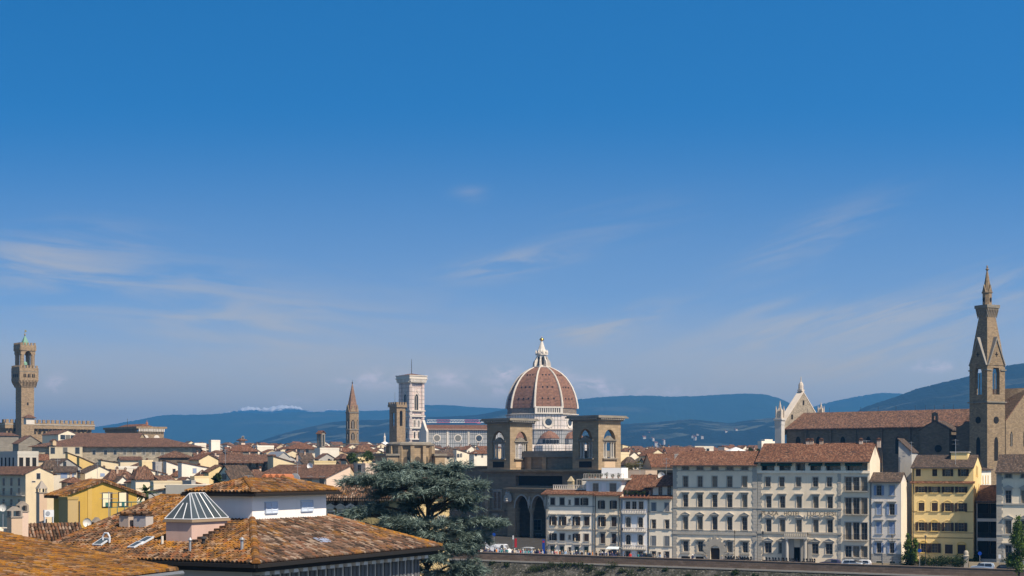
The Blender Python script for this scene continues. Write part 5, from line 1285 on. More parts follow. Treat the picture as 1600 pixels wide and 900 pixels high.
PL_H = plaster('warm grey hotel plaster', (0.90,0.78,0.61), 0.5, 0.5)
PL_C = plaster('cream palace plaster', (0.90,0.78,0.60), 0.5, 0.55)
PL_B = plaster('bluish white plaster', (0.82,0.80,0.78), 0.35, 0.4)
PL_G = plaster('pale grey plaster', (0.62,0.57,0.51), 0.4, 0.45)
PL_Y = plaster('ochre yellow plaster', (0.80,0.59,0.24), 0.35, 0.4)
PL_W = plaster('white lime plaster', (0.77,0.70,0.58), 0.35, 0.45)
SH_BLUE = plain('blue grey shutter paint', (0.22,0.28,0.40), 0.6); SH_BR = plain('dark brown shutter paint', (0.045,0.03,0.022), 0.6); SH_GR = plain('dark green shutter paint', (0.03,0.05,0.04), 0.6)
A3 = lambda zx: 1000+zx/4.0917; B3 = lambda zy: 680+zy/4.0917     # enlargement rulers used while measuring the photograph
A4 = lambda zx: 1160+zx/4.0893; B4 = lambda zy: 680+zy/4.0893
A5 = lambda zx: 1320+zx/4.0893; B5 = lambda zy: 680+zy/4.0893
A2 = lambda zx: 720+zx/5; B2 = lambda zy: 720+zy/5

# first cream house beside the loggia
h = Front('terraced_house', 'cream four storey house with iron balcony and roof terrace, beside the library loggia', 852.5, 929, B2(254)).start()
tr_ = M_TRIM
h.row('plain', [A2(v) for v in (718, 792, 908)], B2(292), B2(345), 6.6, tr_, 'closed', SH_BR); h.row('plain', [A2(850)], B2(307), B2(340), 2.6, tr_)
h.row('plain', [A2(967)], B2(292), B2(345), 6.0, tr_, 'open', SH_BR)
h.row('lin', [A2(v) for v in (722, 798, 905)], B2(437), B2(503), 5.5, tr_, 'open', SH_BR); h.row('lin', [A2(985)], B2(437), B2(503), 7.6, tr_, 'closed', SH_BR); h.row('plain', [A2(851)], B2(455), B2(482), 2.2, tr_)
h.row('plain', [A2(722), A2(905)], B2(570), B2(625), 5.6, tr_, 'open', SH_BR); h.row('plain', [A2(793), A2(982)], B2(570), B2(625), 6.8, tr_, 'closed', SH_BR); h.row('plain', [A2(850)], B2(582), B2(615), 2.6, tr_)
h.row('lin', [A2(v) for v in (718, 792, 908, 982)], B2(668), B2(728), 6.4, tr_, 'closed', SH_GR); h.row('arch', [A2(851)], B2(675), B2(708), 3.0, tr_)
h.finish(PL_C, 12, 'flat', 0.3, None)
for y in (355, 418, 535, 645): h.band(B2(y))
h.rail(A2(745), A2(940), B2(502), B2(533), 0.9); h.pipe(853.6); h.pipe(927); h.quoins(0.05, 0.75, h.H)
mb = MB(); mb.shell([[(-0.7, -1.1, h.H-0.1), (h.w+0.2, -1.1, h.H-0.1), (h.w+0.2, 2.4, h.H+0.75), (-0.7, 2.4, h.H+0.75)]], 0.2); mb.build('roof', tiles('red'), h.root)
u0 = h.X(864, 2.5); mb = MB(); mb.box(u0, h.w, 2.5, 2.7, h.H+0.8, h.H+0.95); mb.box(u0, h.w, 2.5, 2.7, h.H+1.6, h.H+1.75)
for i in range(24): x = u0+0.1+(h.w-u0-0.2)*i/23; mb.lathe([(0.07, h.H+0.95), (0.12, h.H+1.2), (0.07, h.H+1.6)], 6, x, 2.6)
mb.box(u0, h.w, 2.4, 2.8, h.H-0.1, h.H+0.8); mb.build('balustrade', M_WHITE, h.root)
x0, x1 = h.X(901, 5), h.X(917, 5); mb = MB(); mb.box(x0, x1, 5, 10, h.H, h.Z(752, 909, 5)); mb.build('penthouse', PL_W, h.root); add_window(h.root, h.X(905.5, 5), 5, h.H+0.8, 1.0, 2.0, 'plain', M_TRIM, recess=-0.03)
xo = h.X(892, 4); mb = MB(); mb.box(xo-0.6, xo+0.6, 3.6, 4.6, h.H, h.Z(752, 892, 4)); mb.lathe([(0.95, h.Z(752, 892, 4)), (0.75, h.Z(750, 892, 4)), (0.1, h.Z(744, 892, 4))], 4, xo, 4.1, R(45)); mb.build('turret_chimney', plaster('chimney ochre plaster', (0.45,0.38,0.26)), h.root)

# second house, white top storey and roof terrace
h = Front('terraced_house', 'tall narrow cream house topped by a white glazed storey and roof garden', 929.3, 969.5, B2(262)).start()
h.row('plain', [A2(1100), A2(1193)], B2(312), B2(375), 5.2, tr_, 'open', SH_BR); h.row('lin', [A2(1105)], B2(440), B2(512), 5.8, tr_, 'open', SH_BR); h.row('lin', [A2(1198)], B2(440), B2(512), 7.4, tr_, 'closed', SH_BR)
h.row('lin', [A2(1110), A2(1198)], B2(568), B2(645), 6.8, tr_, 'closed', SH_BR); h.row('plain', [A2(1112)], B2(695), B2(730), 5.5, tr_); h.row('plain', [A2(1198)], B2(692), B2(745), 6.6, tr_, 'closed', SH_GR)
h.finish(PL_H, 13, 'flat', 0.3, None)
for y in (665, 540): h.band(B2(y))
h.pipe(930.5); h.pipe(967.8)
mb = MB(); mb.shell([[(-0.1, -1.2, h.H-0.1), (h.w+0.3, -1.2, h.H-0.1), (h.w+0.3, 1.2, h.H+0.55), (-0.1, 1.2, h.H+0.55)]], 0.2); mb.build('roof', tiles('red'), h.root)
x0, x1 = h.X(916, 1.3), h.X(971, 1.3); z1 = h.Z(750, 943, 1.3); mb = MB(); mb.box(x0, x1, 1.3, 11, h.H-0.1, z1); t_ = mb.build('top_storey', plaster('bright white plaster', (0.85,0.84,0.82), 0.2, 0.2), h.root)
mb = MB(); mb.box(x0-0.6, x1+0.9, 0.4, 11.5, z1, z1+0.35); mb.build('terrace_slab', M_TRIM, h.root)
for px, w_ in ((931, 1.3), (958, 1.5)): add_window(h.root, h.X(px, 1.3), 1.3, h.H+0.2, w_, z1-h.H-0.9, 'plain', PL_W, 'open', plain('white shutter paint', (0.7,0.7,0.66), 0.6), recess=-0.03)
mb = MB(); mb.box(x0-0.4, x1+0.7, 0.7, 0.76, z1+1.25, z1+1.33)
for i in range(26): x = x0-0.35+(x1-x0+1.0)*i/25; mb.box(x-0.03, x+0.03, 0.7, 0.76, z1+0.35, z1+1.25)
mb.build('railing', M_WHITE, h.root)
c0, c1 = h.X(940, 4.5), h.X(971, 4.5); mb = MB(); mb.box(c0, c1, 4.5, 9, z1+0.35, h.Z(731, 955, 4.5)); mb.build('penthouse', plaster('bright white plaster', (0.85,0.84,0.82), 0.2, 0.2), h.root)
TERR = [(h, z1+0.35, x0, x1)]

# third house, arched windows
h = Front('terraced_house', 'narrow bluish white house with arched balcony windows and a dark planted terrace', 970.5, 1011.5, B2(290)).start()
h.row('plain', [A2(1305), A2(1355), A2(1407)], B2(318), B2(378), 7.0, M_WHITE); h.row('arch', [A2(1308), A2(1404)], B2(440), B2(518), 7.4, M_WHITE, bars=True); h.row('arch', [A2(1308), A2(1404)], B2(578), B2(655), 7.4, M_WHITE); h.row('plain', [A2(1306), A2(1402)], B2(708), B2(758), 7.0, tr_)
h.finish(PL_B, 13, 'flat', 0.3, None)
for y0, y1 in ((378, 410), (522, 552), (660, 690)): h.rail(A2(1266), A2(1450), B2(y0), B2(y1), 0.7, False)
h.pipe(972); h.band(B2(300), 0.3, 0.35)
mb = MB(); mb.box(-0.2, h.w+0.3, -0.9, 3.0, h.H, h.H+0.25); mb.build('terrace_slab', plaster('terracotta edge', (0.36,0.17,0.11)), h.root)
zt1 = h.Z(761, 990, 3); mb = MB(); mb.box(0.2, h.w-0.1, 3.0, 12.5, h.H, zt1); mb.build('top_storey', PL_G, h.root)
mb = MB(); mb.box(0.6, h.w-0.6, 2.9, 2.99, h.H+0.3, zt1-0.3); mb.build('glazed_front', M_PANE, h.root)
mb = MB(); mb.shell([[(0.0, 1.6, zt1-0.5), (h.w+0.2, 1.6, zt1-0.5), (h.w+0.2, 7, zt1+2.6), (0.0, 7, zt1+2.6)]], 0.2); mb.build('roof', tiles('red'), h.root)
TERR.append((h, h.H+0.25, 0.4, h.w-0.4))

# fourth house
h = Front('terraced_house', 'narrow cream house with plain grey windows, left of the palace with pedimented windows', 1012, 1050.8, B3(398)).start()
for y0, y1 in ((432, 487), (540, 598), (646, 708), (742, 797)): h.row('plain', [A3(88), A3(173)], B3(y0), B3(y1), 6.4, tr_, 'closed' if y0 in (432, 646) else None, plain('grey shutter paint', (0.16,0.17,0.18), 0.6))
h.row('arch', [A3(125)], B3(748), B3(795), 3.6, tr_)
h.finish(PL_C, 13, 'flat', 0.3, None)
for y in (490, 600, 712): h.band(B3(y))
h.pipe(1014)
mb = MB(); mb.shell([[(-0.2, -1.0, h.H-0.1), (h.w+0.1, -1.0, h.H-0.1), (h.w+0.1, 1.4, h.H+0.5), (-0.2, 1.4, h.H+0.5)]], 0.2); mb.build('roof', tiles('red'), h.root)
zt1 = h.Z(B3(318), 1035, 1.8); x0 = h.X(1020, 1.8); mb = MB(); mb.box(x0, h.w-0.05, 1.8, 11, h.H, zt1); mb.build('top_storey', PL_W, h.root)
mb = MB(); mb.shell([[(x0-2.0, 0.9, zt1-0.4), (h.w, 0.9, zt1), (h.w, 6.5, zt1+2.4), (x0+1.0, 6.5, zt1+2.0)]], 0.22); mb.build('attic_roof', tiles('red'), h.root)
for px in (1032, 1046): add_window(h.root, h.X(px, 1.8), 1.8, h.H+0.5, 0.9, 1.9, 'plain', PL_W, recess=-0.03)

# palace with pedimented windows
h = Front('palace', 'warm grey palace with five columns of pedimented windows and rusticated arched doorway', 1051.3, 1183, B3(176), cat='palace').start()
cx = [A3(v) for v in (291, 384, 478, 573, 669)]
h.row('plain', cx, B3(186), B3(222), 9.6, tr_); h.row('plain', cx, B3(263), B3(331), 7.2, tr_); h.row('lin', cx, B3(380), B3(460), 7.4, tr_); h.row('ped', cx, B3(522), B3(604), 7.6, tr_); h.row('rust', [A3(v) for v in (292, 386, 573, 672)], B3(682), B3(746), 7.2, tr_)
dz1, dz0 = h.Z(B3(728)), 0.05; du = h.X(A3(481)); h.holes.append((du-0.98, du+0.98, dz0, h.Z(B3(722))))
h.finish(PL_H, 13, 'gx', 2.4, tile('palace roof tiles', [(p, mul(c, 1.1)) for p, c in T_RED]), 1.5)
for y, k in ((228, 0.12), (336, 0.24), (463, 0.26), (610, 0.16), (630, 0.42)): h.band(B3(y), k, 0.1+k*0.25)
h.quoins(0.05, 1.0, h.H); h.quoins(h.w-1.0, h.w-0.05, h.H)
mb = MB(); zs = h.Z(B3(735)); n = 13
for i in range(n):
    a0, a1 = R(180-180*i/n), R(180-180*(i+1)/n)-0.02; r1 = 2.1 if i % 2 else 2.55
    mb.ext([(du+0.98*math.cos(a0), -0.28, zs+0.98*math.sin(a0)), (du+0.98*math.cos(a1), -0.28, zs+0.98*math.sin(a1)), (du+r1*math.cos(a1), -0.28, zs+r1*1.1*math.sin(a1)), (du+r1*math.cos(a0), -0.28, zs+r1*1.1*math.sin(a0))], (0, 0.27, 0))
for s in (-1, 1):
    for i in range(6): e = 0.35 if i % 2 else 0; mb.box(*sorted((du+s*0.98, du+s*(2.0+e))), -0.28, -0.01, zs*i/6, zs*(i+1)/6-0.04)
dr = mb.build('door_surround', M_TRIM, h.root)
mb = MB(); top = round_arch(du-0.98, du+0.98, zs, 10); zH = h.Z(B3(722))
for (xa, za_), (xb, z_b) in zip(top[:-1], top[1:]):
    if z_b < zH or za_ < zH: mb.ext([(xa, -0.02, za_), (xb, -0.02, z_b), (xb, -0.02, max(zH, z_b)), (xa, -0.02, max(zH, za_))], (0, 0.3, 0))
mb.build('door_arch', M_TRIM, h.root)
mb = MB(); mb.box(du-0.95, du+0.95, 0.5, 0.56, 0.05, zH); mb.build('door', plain('dark oak door', (0.03,0.022,0.016), 0.6), h.root)
for px in (1071.5, 1094, 1140, 1164):
    u = h.X(px); mb = MB(); mb.box(u-0.9, u+0.9, -0.03, 0.02, 0.2, 0.75); mb.build('cellar_window', M_DARK, h.root)

# hotel
h = Front('hotel', 'large hotel with lettering across its front, green awnings under the roof and a balconied portal', 1183.3, 1359, B4(152), cat='hotel').start()
cA, cB = [A4(v) for v in (163, 252, 358, 467, 556)], [A4(v) for v in (168, 256, 362, 469, 560)]
pl_ = A4(300)
def hp(z): return 1160+z/4.0893
h.row('plain', cA, B4(268), B4(328), 7.2, tr_, px=hp(358)); h.row('lin', cB, B4(391), B4(464), 7.6, tr_, px=hp(358)); h.row('ped', cB, B4(540), B4(618), 7.6, tr_, px=hp(358)); h.row('pedarch', [A4(v) for v in (165, 255, 464, 554)], B4(690), B4(756), 10.0, tr_, px=hp(358))
for y0, y1 in ((268, 354), (400, 504), (557, 668), (709, 780)): h.row('none', [A4(v) for v in (677, 727, 778)], B4(y0), B4(y1), 9.0, tr_, px=hp(727))
du = h.X(A4(366)); h.holes.append((du-1.7, du+1.7, 0.05, h.Z(B4(716), hp(366))))
zT0, zT1 = h.Z(B4(226), hp(450)), h.Z(B4(166), hp(450)); h.holes.append((0.7, h.X(A4(800)), zT0, zT1))
h.wins = [w_ for w_ in h.wins]
h.finish(PL_H, 13, 'gx', 3.2, tile('hotel roof tiles', [(p, mul(c, 1.0)) for p, c in T_RED]), 1.2)
mb = MB(); mb.box(0.65, h.X(A4(805)), 0.31, 2.6, zT0-0.25, zT0-0.02); mb.box(-0.05, h.w+0.1, -0.35, -0.02, h.Z(B4(243), hp(450)), zT0-0.03); mb.build('terrace_floor', PL_C, h.root)
mb = MB(); mb.box(0.7, h.X(A4(800)), 2.6, 2.7, zT0, zT1); mb.build('terrace_back_wall', PL_G, h.root)
for v in (105, 219, 323, 416, 517, 643):
    u = h.X(A4(v)); mb = MB(); mb.box(u-0.45, u+0.45, 0.02, 0.9, zT0, zT1); mb.build('terrace_pier', PL_C, h.root)
for a, b_ in ((118, 214), (225, 320), (425, 514), (528, 630), (657, 768)):
    u0, u1 = h.X(A4(a)), h.X(A4(b_)); za1, za0 = h.Z(B4(170), hp(450)), h.Z(B4(196), hp(450)); mb = MB()
    mb.ext([(u0, 0.25, za1), (u0, -0.55, za0+0.35), (u0, -0.55, za0), (u0, -0.5, za0), (u0, -0.5, za0+0.3), (u0, 0.25, za1-0.08)], (u1-u0, 0, 0)); mb.build('awning', plain('dark green awning cloth', (0.012,0.07,0.06), 0.8), h.root)
for v in (140, 250, 370, 455, 560, 690, 735):
    u = h.X(A4(v), 2.5); mb = MB(); mb.box(u-0.55, u+0.55, 2.54, 2.59, zT0+0.05, zT1-0.5); mb.build('terrace_door', M_PANE, h.root)
for y, k in ((468, 0.26), (625, 0.4)): h.band(B4(y), k, 0.12+k*0.3, px=hp(358), x1=h.X(A4(636)))
h.quoins(0.1, 1.0, h.Z(B4(246), hp(110))); h.quoins(h.X(A4(608)), h.X(A4(630)), h.Z(B4(246), hp(620)))
for a, b_, y0, y1 in ((650, 802, 328, 356), (650, 802, 475, 506), (650, 802, 636, 670)): h.rail(A4(a), A4(b_), B4(y0), B4(y1), 0.75, True, px=hp(727))
u0, u1 = h.X(A4(276)), h.X(A4(424)); zP1, zP0 = h.Z(B4(636), hp(350)), h.Z(B4(660), hp(350)); mb = MB(); mb.box(u0, u1, -1.7, 0, zP0, zP0+0.35); pt_ = mb.build('portal_balcony', M_TRIM, h.root)
mb = MB(); mb.box(u0, u1, -1.7, -1.55, zP0+1.2, zP0+1.35)
for i in range(13): x = u0+0.15+(u1-u0-0.3)*i/12; mb.lathe([(0.09, zP0+0.35), (0.14, zP0+0.6), (0.08, zP0+1.2)], 6, x, -1.6)
mb.build('balustrade', M_TRIM, pt_)
for u in (u0+0.5, u1-0.5):
    mb = MB(); mb.lathe([(0.55, 0), (0.55, 0.5), (0.36, 0.7), (0.32, zP0-0.5), (0.5, zP0-0.15), (0.5, zP0)], 12, u, -1.2); mb.build('column', M_TRIM, h.root)
    mb = MB(); mb.box(u-1.2, u+1.2, -0.25, 0, 0, zP0-0.05); mb.build('portal_wall', M_TRIM, h.root)
mb = MB(); zs = h.Z(B4(740), hp(366)); zH = h.Z(B4(716), hp(366)); top = round_arch(du-1.7, du+1.7, zs, 10)
for (xa, za_), (xb, z_b) in zip(top[:-1], top[1:]):
    if min(za_, z_b) < zH: mb.ext([(xa, -0.03, za_), (xb, -0.03, z_b), (xb, -0.03, max(zH, z_b)), (xa, -0.03, max(zH, za_))], (0, 0.3, 0))
mb.build('door_arch', M_TRIM, h.root)
mb = MB(); mb.box(du-1.7, du+1.7, 1.0, 1.1, 0.05, zH); mb.build('door', M_DARK, h.root)
for word, a, b_ in (('PLAZA', 125, 232), ('HOTEL', 268, 373), ('LUCCHESI', 416, 597)):
    cu_ = bpy.data.curves.new('lettering', 'FONT'); cu_.body = word; cu_.extrude = 0.06; cu_.size = 1.0; cu_.offset = 0.008
    to = bpy.data.objects.new('lettering_curve', cu_); COL.objects.link(to); bpy.context.view_layer.update()
    me = bpy.data.meshes.new_from_object(to.evaluated_get(bpy.context.evaluated_depsgraph_get())); bpy.data.objects.remove(to)
    xs = [v.co.x for v in me.vertices]; ys = [v.co.y for v in me.vertices]; u0, u1 = h.X(A4(a)), h.X(A4(b_)); z1, z0 = h.Z(B4(486), hp(358)), h.Z(B4(513), hp(358))
    sx, sy = (u1-u0)/(max(xs)-min(xs)), (z1-z0)/(max(ys)-min(ys))
    for v in me.vertices: v.co = ((v.co.x-min(xs))*sx, -v.co.z*1.0, (v.co.y-min(ys))*sy)
    me.materials.clear(); me.materials.append(plain('bronze sign letters', (0.10,0.095,0.085), 0.5)); o = link('lettering', me, h.root, (u0, -0.32, z0))
for px, yy in ((1230, 699), (1297, 704), (1334, 704)):
    u = h.X(px, 3); mb = MB(); mb.box(u-0.5, u+0.5, 2.6, 3.4, h.H+1.3, h.H+1.45); mb.build('skylight', M_PANE, h.roof)
for px in (1262, 1268, 1283, 1345, 1373): chimney(h.roof, h.X(px, 6), 6.2, h.H+2.9, 0.7, 0.8)
HOTEL = h
# taller gable wall and grey block behind the hotel's right end
house(1359, 1404, 1424, 705, 322, 'sl', plaster('grey rear plaster', (0.52,0.50,0.46)), tiles('grey'), 'grey rear building with lean-to roof behind the small house with blue shutters', 'building', rz=-22, rise=2.5, d=10, ov=0.2)

# small grey house with blue shutters
h = Front('townhouse', 'small grey house with blue-grey shutters and stone ground floor between hotel and garden', 1359.6, 1407.3, B4(288)).start()
cols = [A4(873), A4(956)]
h.row('plain', cols, B4(322), B4(384), 7.0, tr_, ['open', 'closed'], SH_BLUE); h.row('lin', cols, B4(440), B4(508), 7.6, tr_, ['closed', 'open'], SH_BLUE); h.row('lin', cols, B4(556), B4(630), 8.0, tr_, 'closed', SH_BLUE); h.row('lin', cols, B4(688), B4(752), 6.4, tr_, 'open', SH_BLUE); h.row('plain', [A4(873), A4(958)], B4(806), B4(856), 8.0, tr_, 'closed', SH_GR)
h.finish(PL_G, 8.5, 'gx', 1.5, tiles('grey'), 0.9)
mb = MB(); z = h.Z(B4(758))
holed_wall(mb, h.w, z, [q for q in h.holes if q[2] < z-0.8 and q[3] < z], 0.02, -0.05); mb.build('stone_base', stone('grey base ashlar', (0.36,0.34,0.30), 0.9, 0.45, 0.7, 0.15), h.root)
h.band(B4(660), 0.14, 0.08); h.pipe(1361)
mb = MB(); mb.box(h.w, h.w+0.06, -0.02, 8.5, 0, h.H-0.4); mb.build('side_render', PL_W, h.root)

# yellow house set back behind its garden
YS = 8.0
h = Front('townhouse', 'ochre yellow house with dark brown shutters set back behind a hedge', 1424.8, 1521, B5(200), setback=YS).start()
h.row('plain', [A5(470), A5(575)], B5(216), B5(262), 7.2, PL_Y, 'closed', SH_BR); h.row('plain', [A5(658), A5(758)], B5(216), B5(262), 7.4, PL_Y, ['open', 'open'], SH_BR)
for cx_, y0, y1, st in (((489, 572, 658, 744), 328, 367, 'plain'), ((657, 742), 432, 486, 'archlint'), ((490, 573, 657, 743), 558, 613, 'archlint'), ((503, 575), 692, 752, 'archlint')): h.row(st, [A5(v) for v in cx_], B5(y0), B5(y1), 8.4, PL_Y, 'open', SH_BR)
h.row('archlint', [A5(490), A5(575)], B5(432), B5(486), 8.6, PL_Y, 'closed', SH_BR); h.row('archlint', [A5(665), A5(746)], B5(698), B5(756), 11.0, PL_Y, 'closed', SH_BR)
h.finish(PL_Y, 17, 'gx', 2.3, tiles('grey'), 0.8)
for y in (488, 622, 655): h.band(B5(y), 0.16, 0.07, plaster('brown string course', (0.36,0.27,0.13)))
z = h.Z(B5(300)); mb = MB(); mb.shell([[(-0.3, -0.7, z-0.12), (h.w+0.3, -0.7, z-0.12), (h.w+0.3, 0.02, z+0.22), (-0.3, 0.02, z+0.22)]], 0.14); mb.build('tile_cornice', tiles('red'), h.root)
h.pipe(1427)
x0, x1 = h.X(1486, 5), h.X(1512, 5); mb = MB(); mb.box(x0, x1, 5, 9, h.H, h.Z(707, 1499, 5)); mb.build('roof_cabin', PL_Y, h.root)
mb = MB(); mb.box(x0-0.2, x1+0.2, 4.8, 9.2, h.Z(707, 1499, 5), h.Z(705.6, 1499, 5)); mb.build('cabin_roof', M_TRIM, h.root)
for yy, zz, ww, hh in ((5.5, 712, 0.8, 1.8), (8, 714, 0.8, 1.8), (11.0, 740, 0.7, 1.6), (5.0, 742, 0.7, 1.3), (13, 765, 0.8, 1.2)): add_window(h.root, h.w, yy, h.Z(zz+30, 1525), ww, hh, 'plain', PL_Y, rz=R(90), recess=-0.03)
mb = MB(); mb.box(h.w-7, h.w-0.02, 17.02, 40, 0, h.H-0.6); mb.build('rear_wing', PL_W, h.root); mb = MB(); mb.shell([[(h.w-7.4, 17.05, h.H+0.9), (h.w+0.4, 17.05, h.H-0.6), (h.w+0.4, 40.4, h.H-0.6), (h.w-7.4, 40.4, h.H+0.9)]], 0.2); mb.build('rear_roof', tiles('grey'), h.root)
for yy, zz in ((20, 3.5), (26, 3.5), (32, 3.5), (20, 7.5), (27, 7.5)): add_window(h.root, h.w, yy, h.H-zz, 0.8, 1.5, 'plain', PL_Y, rz=R(90), recess=-0.03)
YEL = h
# dark loggia building beside it
h = Front('loggia_house', 'low house with two bays of dark open loggias beside the yellow house', 1526, 1560, B5(422), setback=YS+1.0).start()
for y0, y1 in ((436, 532), (552, 656), (676, 790)): h.row('none', [A5(888), A5(962)], B5(y0), B5(y1), 20.0 if True else 0, tr_)
h.wins = []
h.holes = [(q[0]+0.1, q[1]-0.1, q[2], q[3]) for q in h.holes]
h.finish(PL_G, 9, 'sx', 3.0, tiles('brown'), 0.6)
for q in h.holes:
    mb = MB(); mb.box(q[0], q[1], 0.31, 0.36, q[2], q[3]); f_ = mb.build('loggia', M_DARK, h.root); mb = MB(); mb.box(q[0], q[1], 0.04, 0.08, q[2]+0.95, q[2]+1.02)
    for i in range(14): x = q[0]+(q[1]-q[0])*i/13; mb.box(x-0.02, x+0.02, 0.04, 0.08, q[2], q[2]+0.95)
    mb.build('railing', M_IRON, f_)
# last palace at the right edge
h = Front('palace', 'beige palace with grey quoins cut by the right edge of the picture', 1556.8, 1640, B5(222), cat='palace').start()
cR = [A5(1045), A5(1146), A5(1245)]
h.row('plain', cR, B5(247), B5(272), 9, tr_); h.row('ped', cR, B5(352), B5(434), 8.4, tr_); h.row('ped', cR, B5(546), B5(630), 8.4, tr_); h.row('rust', cR, B5(705), B5(782), 8.8, tr_)
h.finish(PL_C, 16, 'gx', 3.0, tiles('grey'), 1.3)
for y, k in ((440, 0.25), (634, 0.3), (236, 0.4)): h.band(B5(y), k, 0.2, px=1575)
h.quoins(0.05, 1.2, h.H)
for i in range(7): u = 0.5+i*1.3; mb = MB(); mb.box(u-0.14, u+0.14, -1.1, 0, h.H-0.75, h.H-0.3); mb.build('bracket', M_TRIM, h.root)

# ------------------------------------------------------------------ the near roofs on our own bank
T_LICH = tile('old lichen covered barrel tiles', T_NEAR, lichen=0.82, unit=True, bump=False, patch=0.6)
T_OLD = tile('old weathered barrel tiles', [(0.0,(0.03,0.022,0.018)),(0.2,(0.075,0.05,0.036)),(0.45,(0.135,0.085,0.06)),(0.66,(0.18,0.082,0.045)),(0.82,(0.20,0.135,0.10)),(1.0,(0.33,0.25,0.19))], lichen=0.40, unit=True, bump=False, patch=0.6)
T_MID = tile('old tiles with some lichen', T_NEAR, lichen=0.62, unit=True, bump=False, patch=0.65)
M_UNDER = plain('dark underlay between tiles', (0.03,0.02,0.015), 0.95)  # dark flat sheet under the barrel tiles, standing in for the channels between them
def inside(poly, u, v):
    r = False; n = len(poly)
    for i in range(n):
        (x0, y0), (x1, y1) = poly[i], poly[(i+1) % n]
        if (y0 > v) != (y1 > v) and u < (x1-x0)*(v-y0)/(y1-y0)+x0: r = not r
    return r
def tile_field(mb, O, eu, ev, poly, pitch=0.235, course=0.34, skip=(), seed=1, m=0):
    """rows of half-round tiles laid on a roof plane: O a corner, eu along the eaves, ev up the slope, poly in (u, v) metres"""
    rnd = random.Random(seed); O, eu, ev = Vector(O), Vector(eu).normalized(), Vector(ev).normalized(); n = eu.cross(ev).normalized()
    if n.z < 0: n = -n
    us, vs = [p[0] for p in poly], [p[1] for p in poly]
    i0, i1 = int(min(us)/pitch)-1, int(max(us)/pitch)+1; j0, j1 = int(min(vs)/course)-1, int(max(vs)/course)+1
    for i in range(i0, i1):
        for j in range(j0, j1):
            uc, vc = (i+0.5)*pitch, (j+0.5)*course
            if not inside(poly, uc, vc) or any(a < uc < b and c < vc < d for a, b, c, d in skip): continue
            w0, w1 = pitch*0.39, pitch*0.32; du = rnd.gauss(0, 0.012); rot = rnd.gauss(0, 0.02); lift = 0.03+abs(rnd.gauss(0, 0.008)); hh = 0.095+rnd.gauss(0, 0.008)
            v0, v1 = j*course-0.03, (j+1)*course+0.04
            ring = []
            for (v, w, l) in ((v0, w0, lift+0.035), (v1, w1, lift)):
                for k in range(5):
                    a = math.pi*k/4; u = uc+du+rot*(v-vc)-w*math.cos(a); ring.append(O+eu*u+ev*v+n*(l-0.02+hh*math.sin(a)))
            b = len(mb.v); mb.v.extend(tuple(p) for p in ring); q = (i+0.5, j+0.5)
            for k in range(4):
                mb.f.append((b+k, b+k+1, b+6+k, b+5+k)); mb.m.append(m); mb.uv[len(mb.f)-1] = [q]*4
            mb.f.append((b, b+1, b+2, b+3, b+4)); mb.m.append(m); mb.uv[len(mb.f)-1] = [q]*5
def ridge_tiles(mb, A, B, r=0.17, step=0.42, m=0, seed=3):
    rnd = random.Random(seed); A, B = Vector(A), Vector(B); d = B-A; L = d.length; d.normalize(); s = d.cross(Vector((0,0,1))).normalized(); up = s.cross(d)
    for i in range(int(L/step)):
        b = len(mb.v); q = (i*7.3+0.5+seed*31, 0.5+seed)
        j = rnd.gauss(0, 0.012)
        for t, rr in ((i*step-0.03, r*1.08), ((i+1)*step+0.04, r*0.9)):
            for k in range(6):
                a = math.pi*(k/5); mb.v.append(tuple(A+d*t+s*(rr*math.cos(a)+j)+up*(rr*0.9*math.sin(a)+0.0)))
        for k in range(5):
            mb.f.append((b+k, b+k+1, b+7+k, b+6+k)); mb.m.append(m); mb.uv[len(mb.f)-1] = [q]*4
        mb.f.append(tuple(b+k for k in range(6))); mb.m.append(m); mb.uv[len(mb.f)-1] = [q]*6

# --- the villa with the hipped lichen roof
KZ = zat(881, 72); K = P(400, 881, 72.0); VA = math.atan2(0.894, 0.447); VB = -2.0
vil = thing('villa', 'villa with lichen covered hipped tile roof over a dark bracketed cornice, nearest centre', 'villa', (K.x, K.y, VB), VA)
E0 = KZ-VB; PA, PB = 0.27, 0.355       # pitches of the left and right slopes
AX, AY = 6.5, 4.95; RX = 10.4; VY = 14.1; VX = 17.7
mb = MB()
for i_, pl in enumerate(([(0,0,E0), (AX,AY,E0+AY*PB), (AX,8.7,E0+AX*PA), (RX,8.7,E0+RX*PA), (RX,VY,E0+RX*PA), (0,VY,E0)], [(0,0,E0), (VX,0,E0), (13.4,AY,E0+AY*PB), (AX,AY,E0+AY*PB)], [(VX,0,E0), (VX,8.7,E0), (13.4,8.7,E0+AY*PB), (13.4,AY,E0+AY*PB)], [(RX,8.7,E0+RX*PA), (VX,8.7,E0), (VX,VY,E0), (RX,VY,E0+RX*PA)])):
    mb.face(pl); mb.face([(x, y, z-0.16) for x, y, z in reversed(pl)])
for a, b in (((0,0),(VX,0)), ((0,VY),(0,0)), ((VX,0),(VX,VY))): mb.face([(a[0],a[1],E0-0.16), (b[0],b[1],E0-0.16), (b[0],b[1],E0), (a[0],a[1],E0)])
mb.face([(0,VY,E0-0.16), (0,VY,E0), (RX,VY,E0+RX*PA), (RX,VY,E0+RX*PA-0.16)])
vr = mb.build('roof', M_UNDER, vil)
mb = MB(); cA_ = math.sqrt(1+PA*PA); cB_ = math.sqrt(1+PB*PB)
tile_field(mb, (0,0,E0), (0,1,0), (1,0,PA), [(0.0,-0.1), (VY,-0.1), (VY,RX*cA_), (8.75,RX*cA_), (8.75,AX*cA_), (AY,AX*cA_)], skip=((5.75,7.45,2.6*cA_,5.5*cA_),), seed=5)
mb.sm = False; mb.build('left_slope_tiles', T_MID, vr)
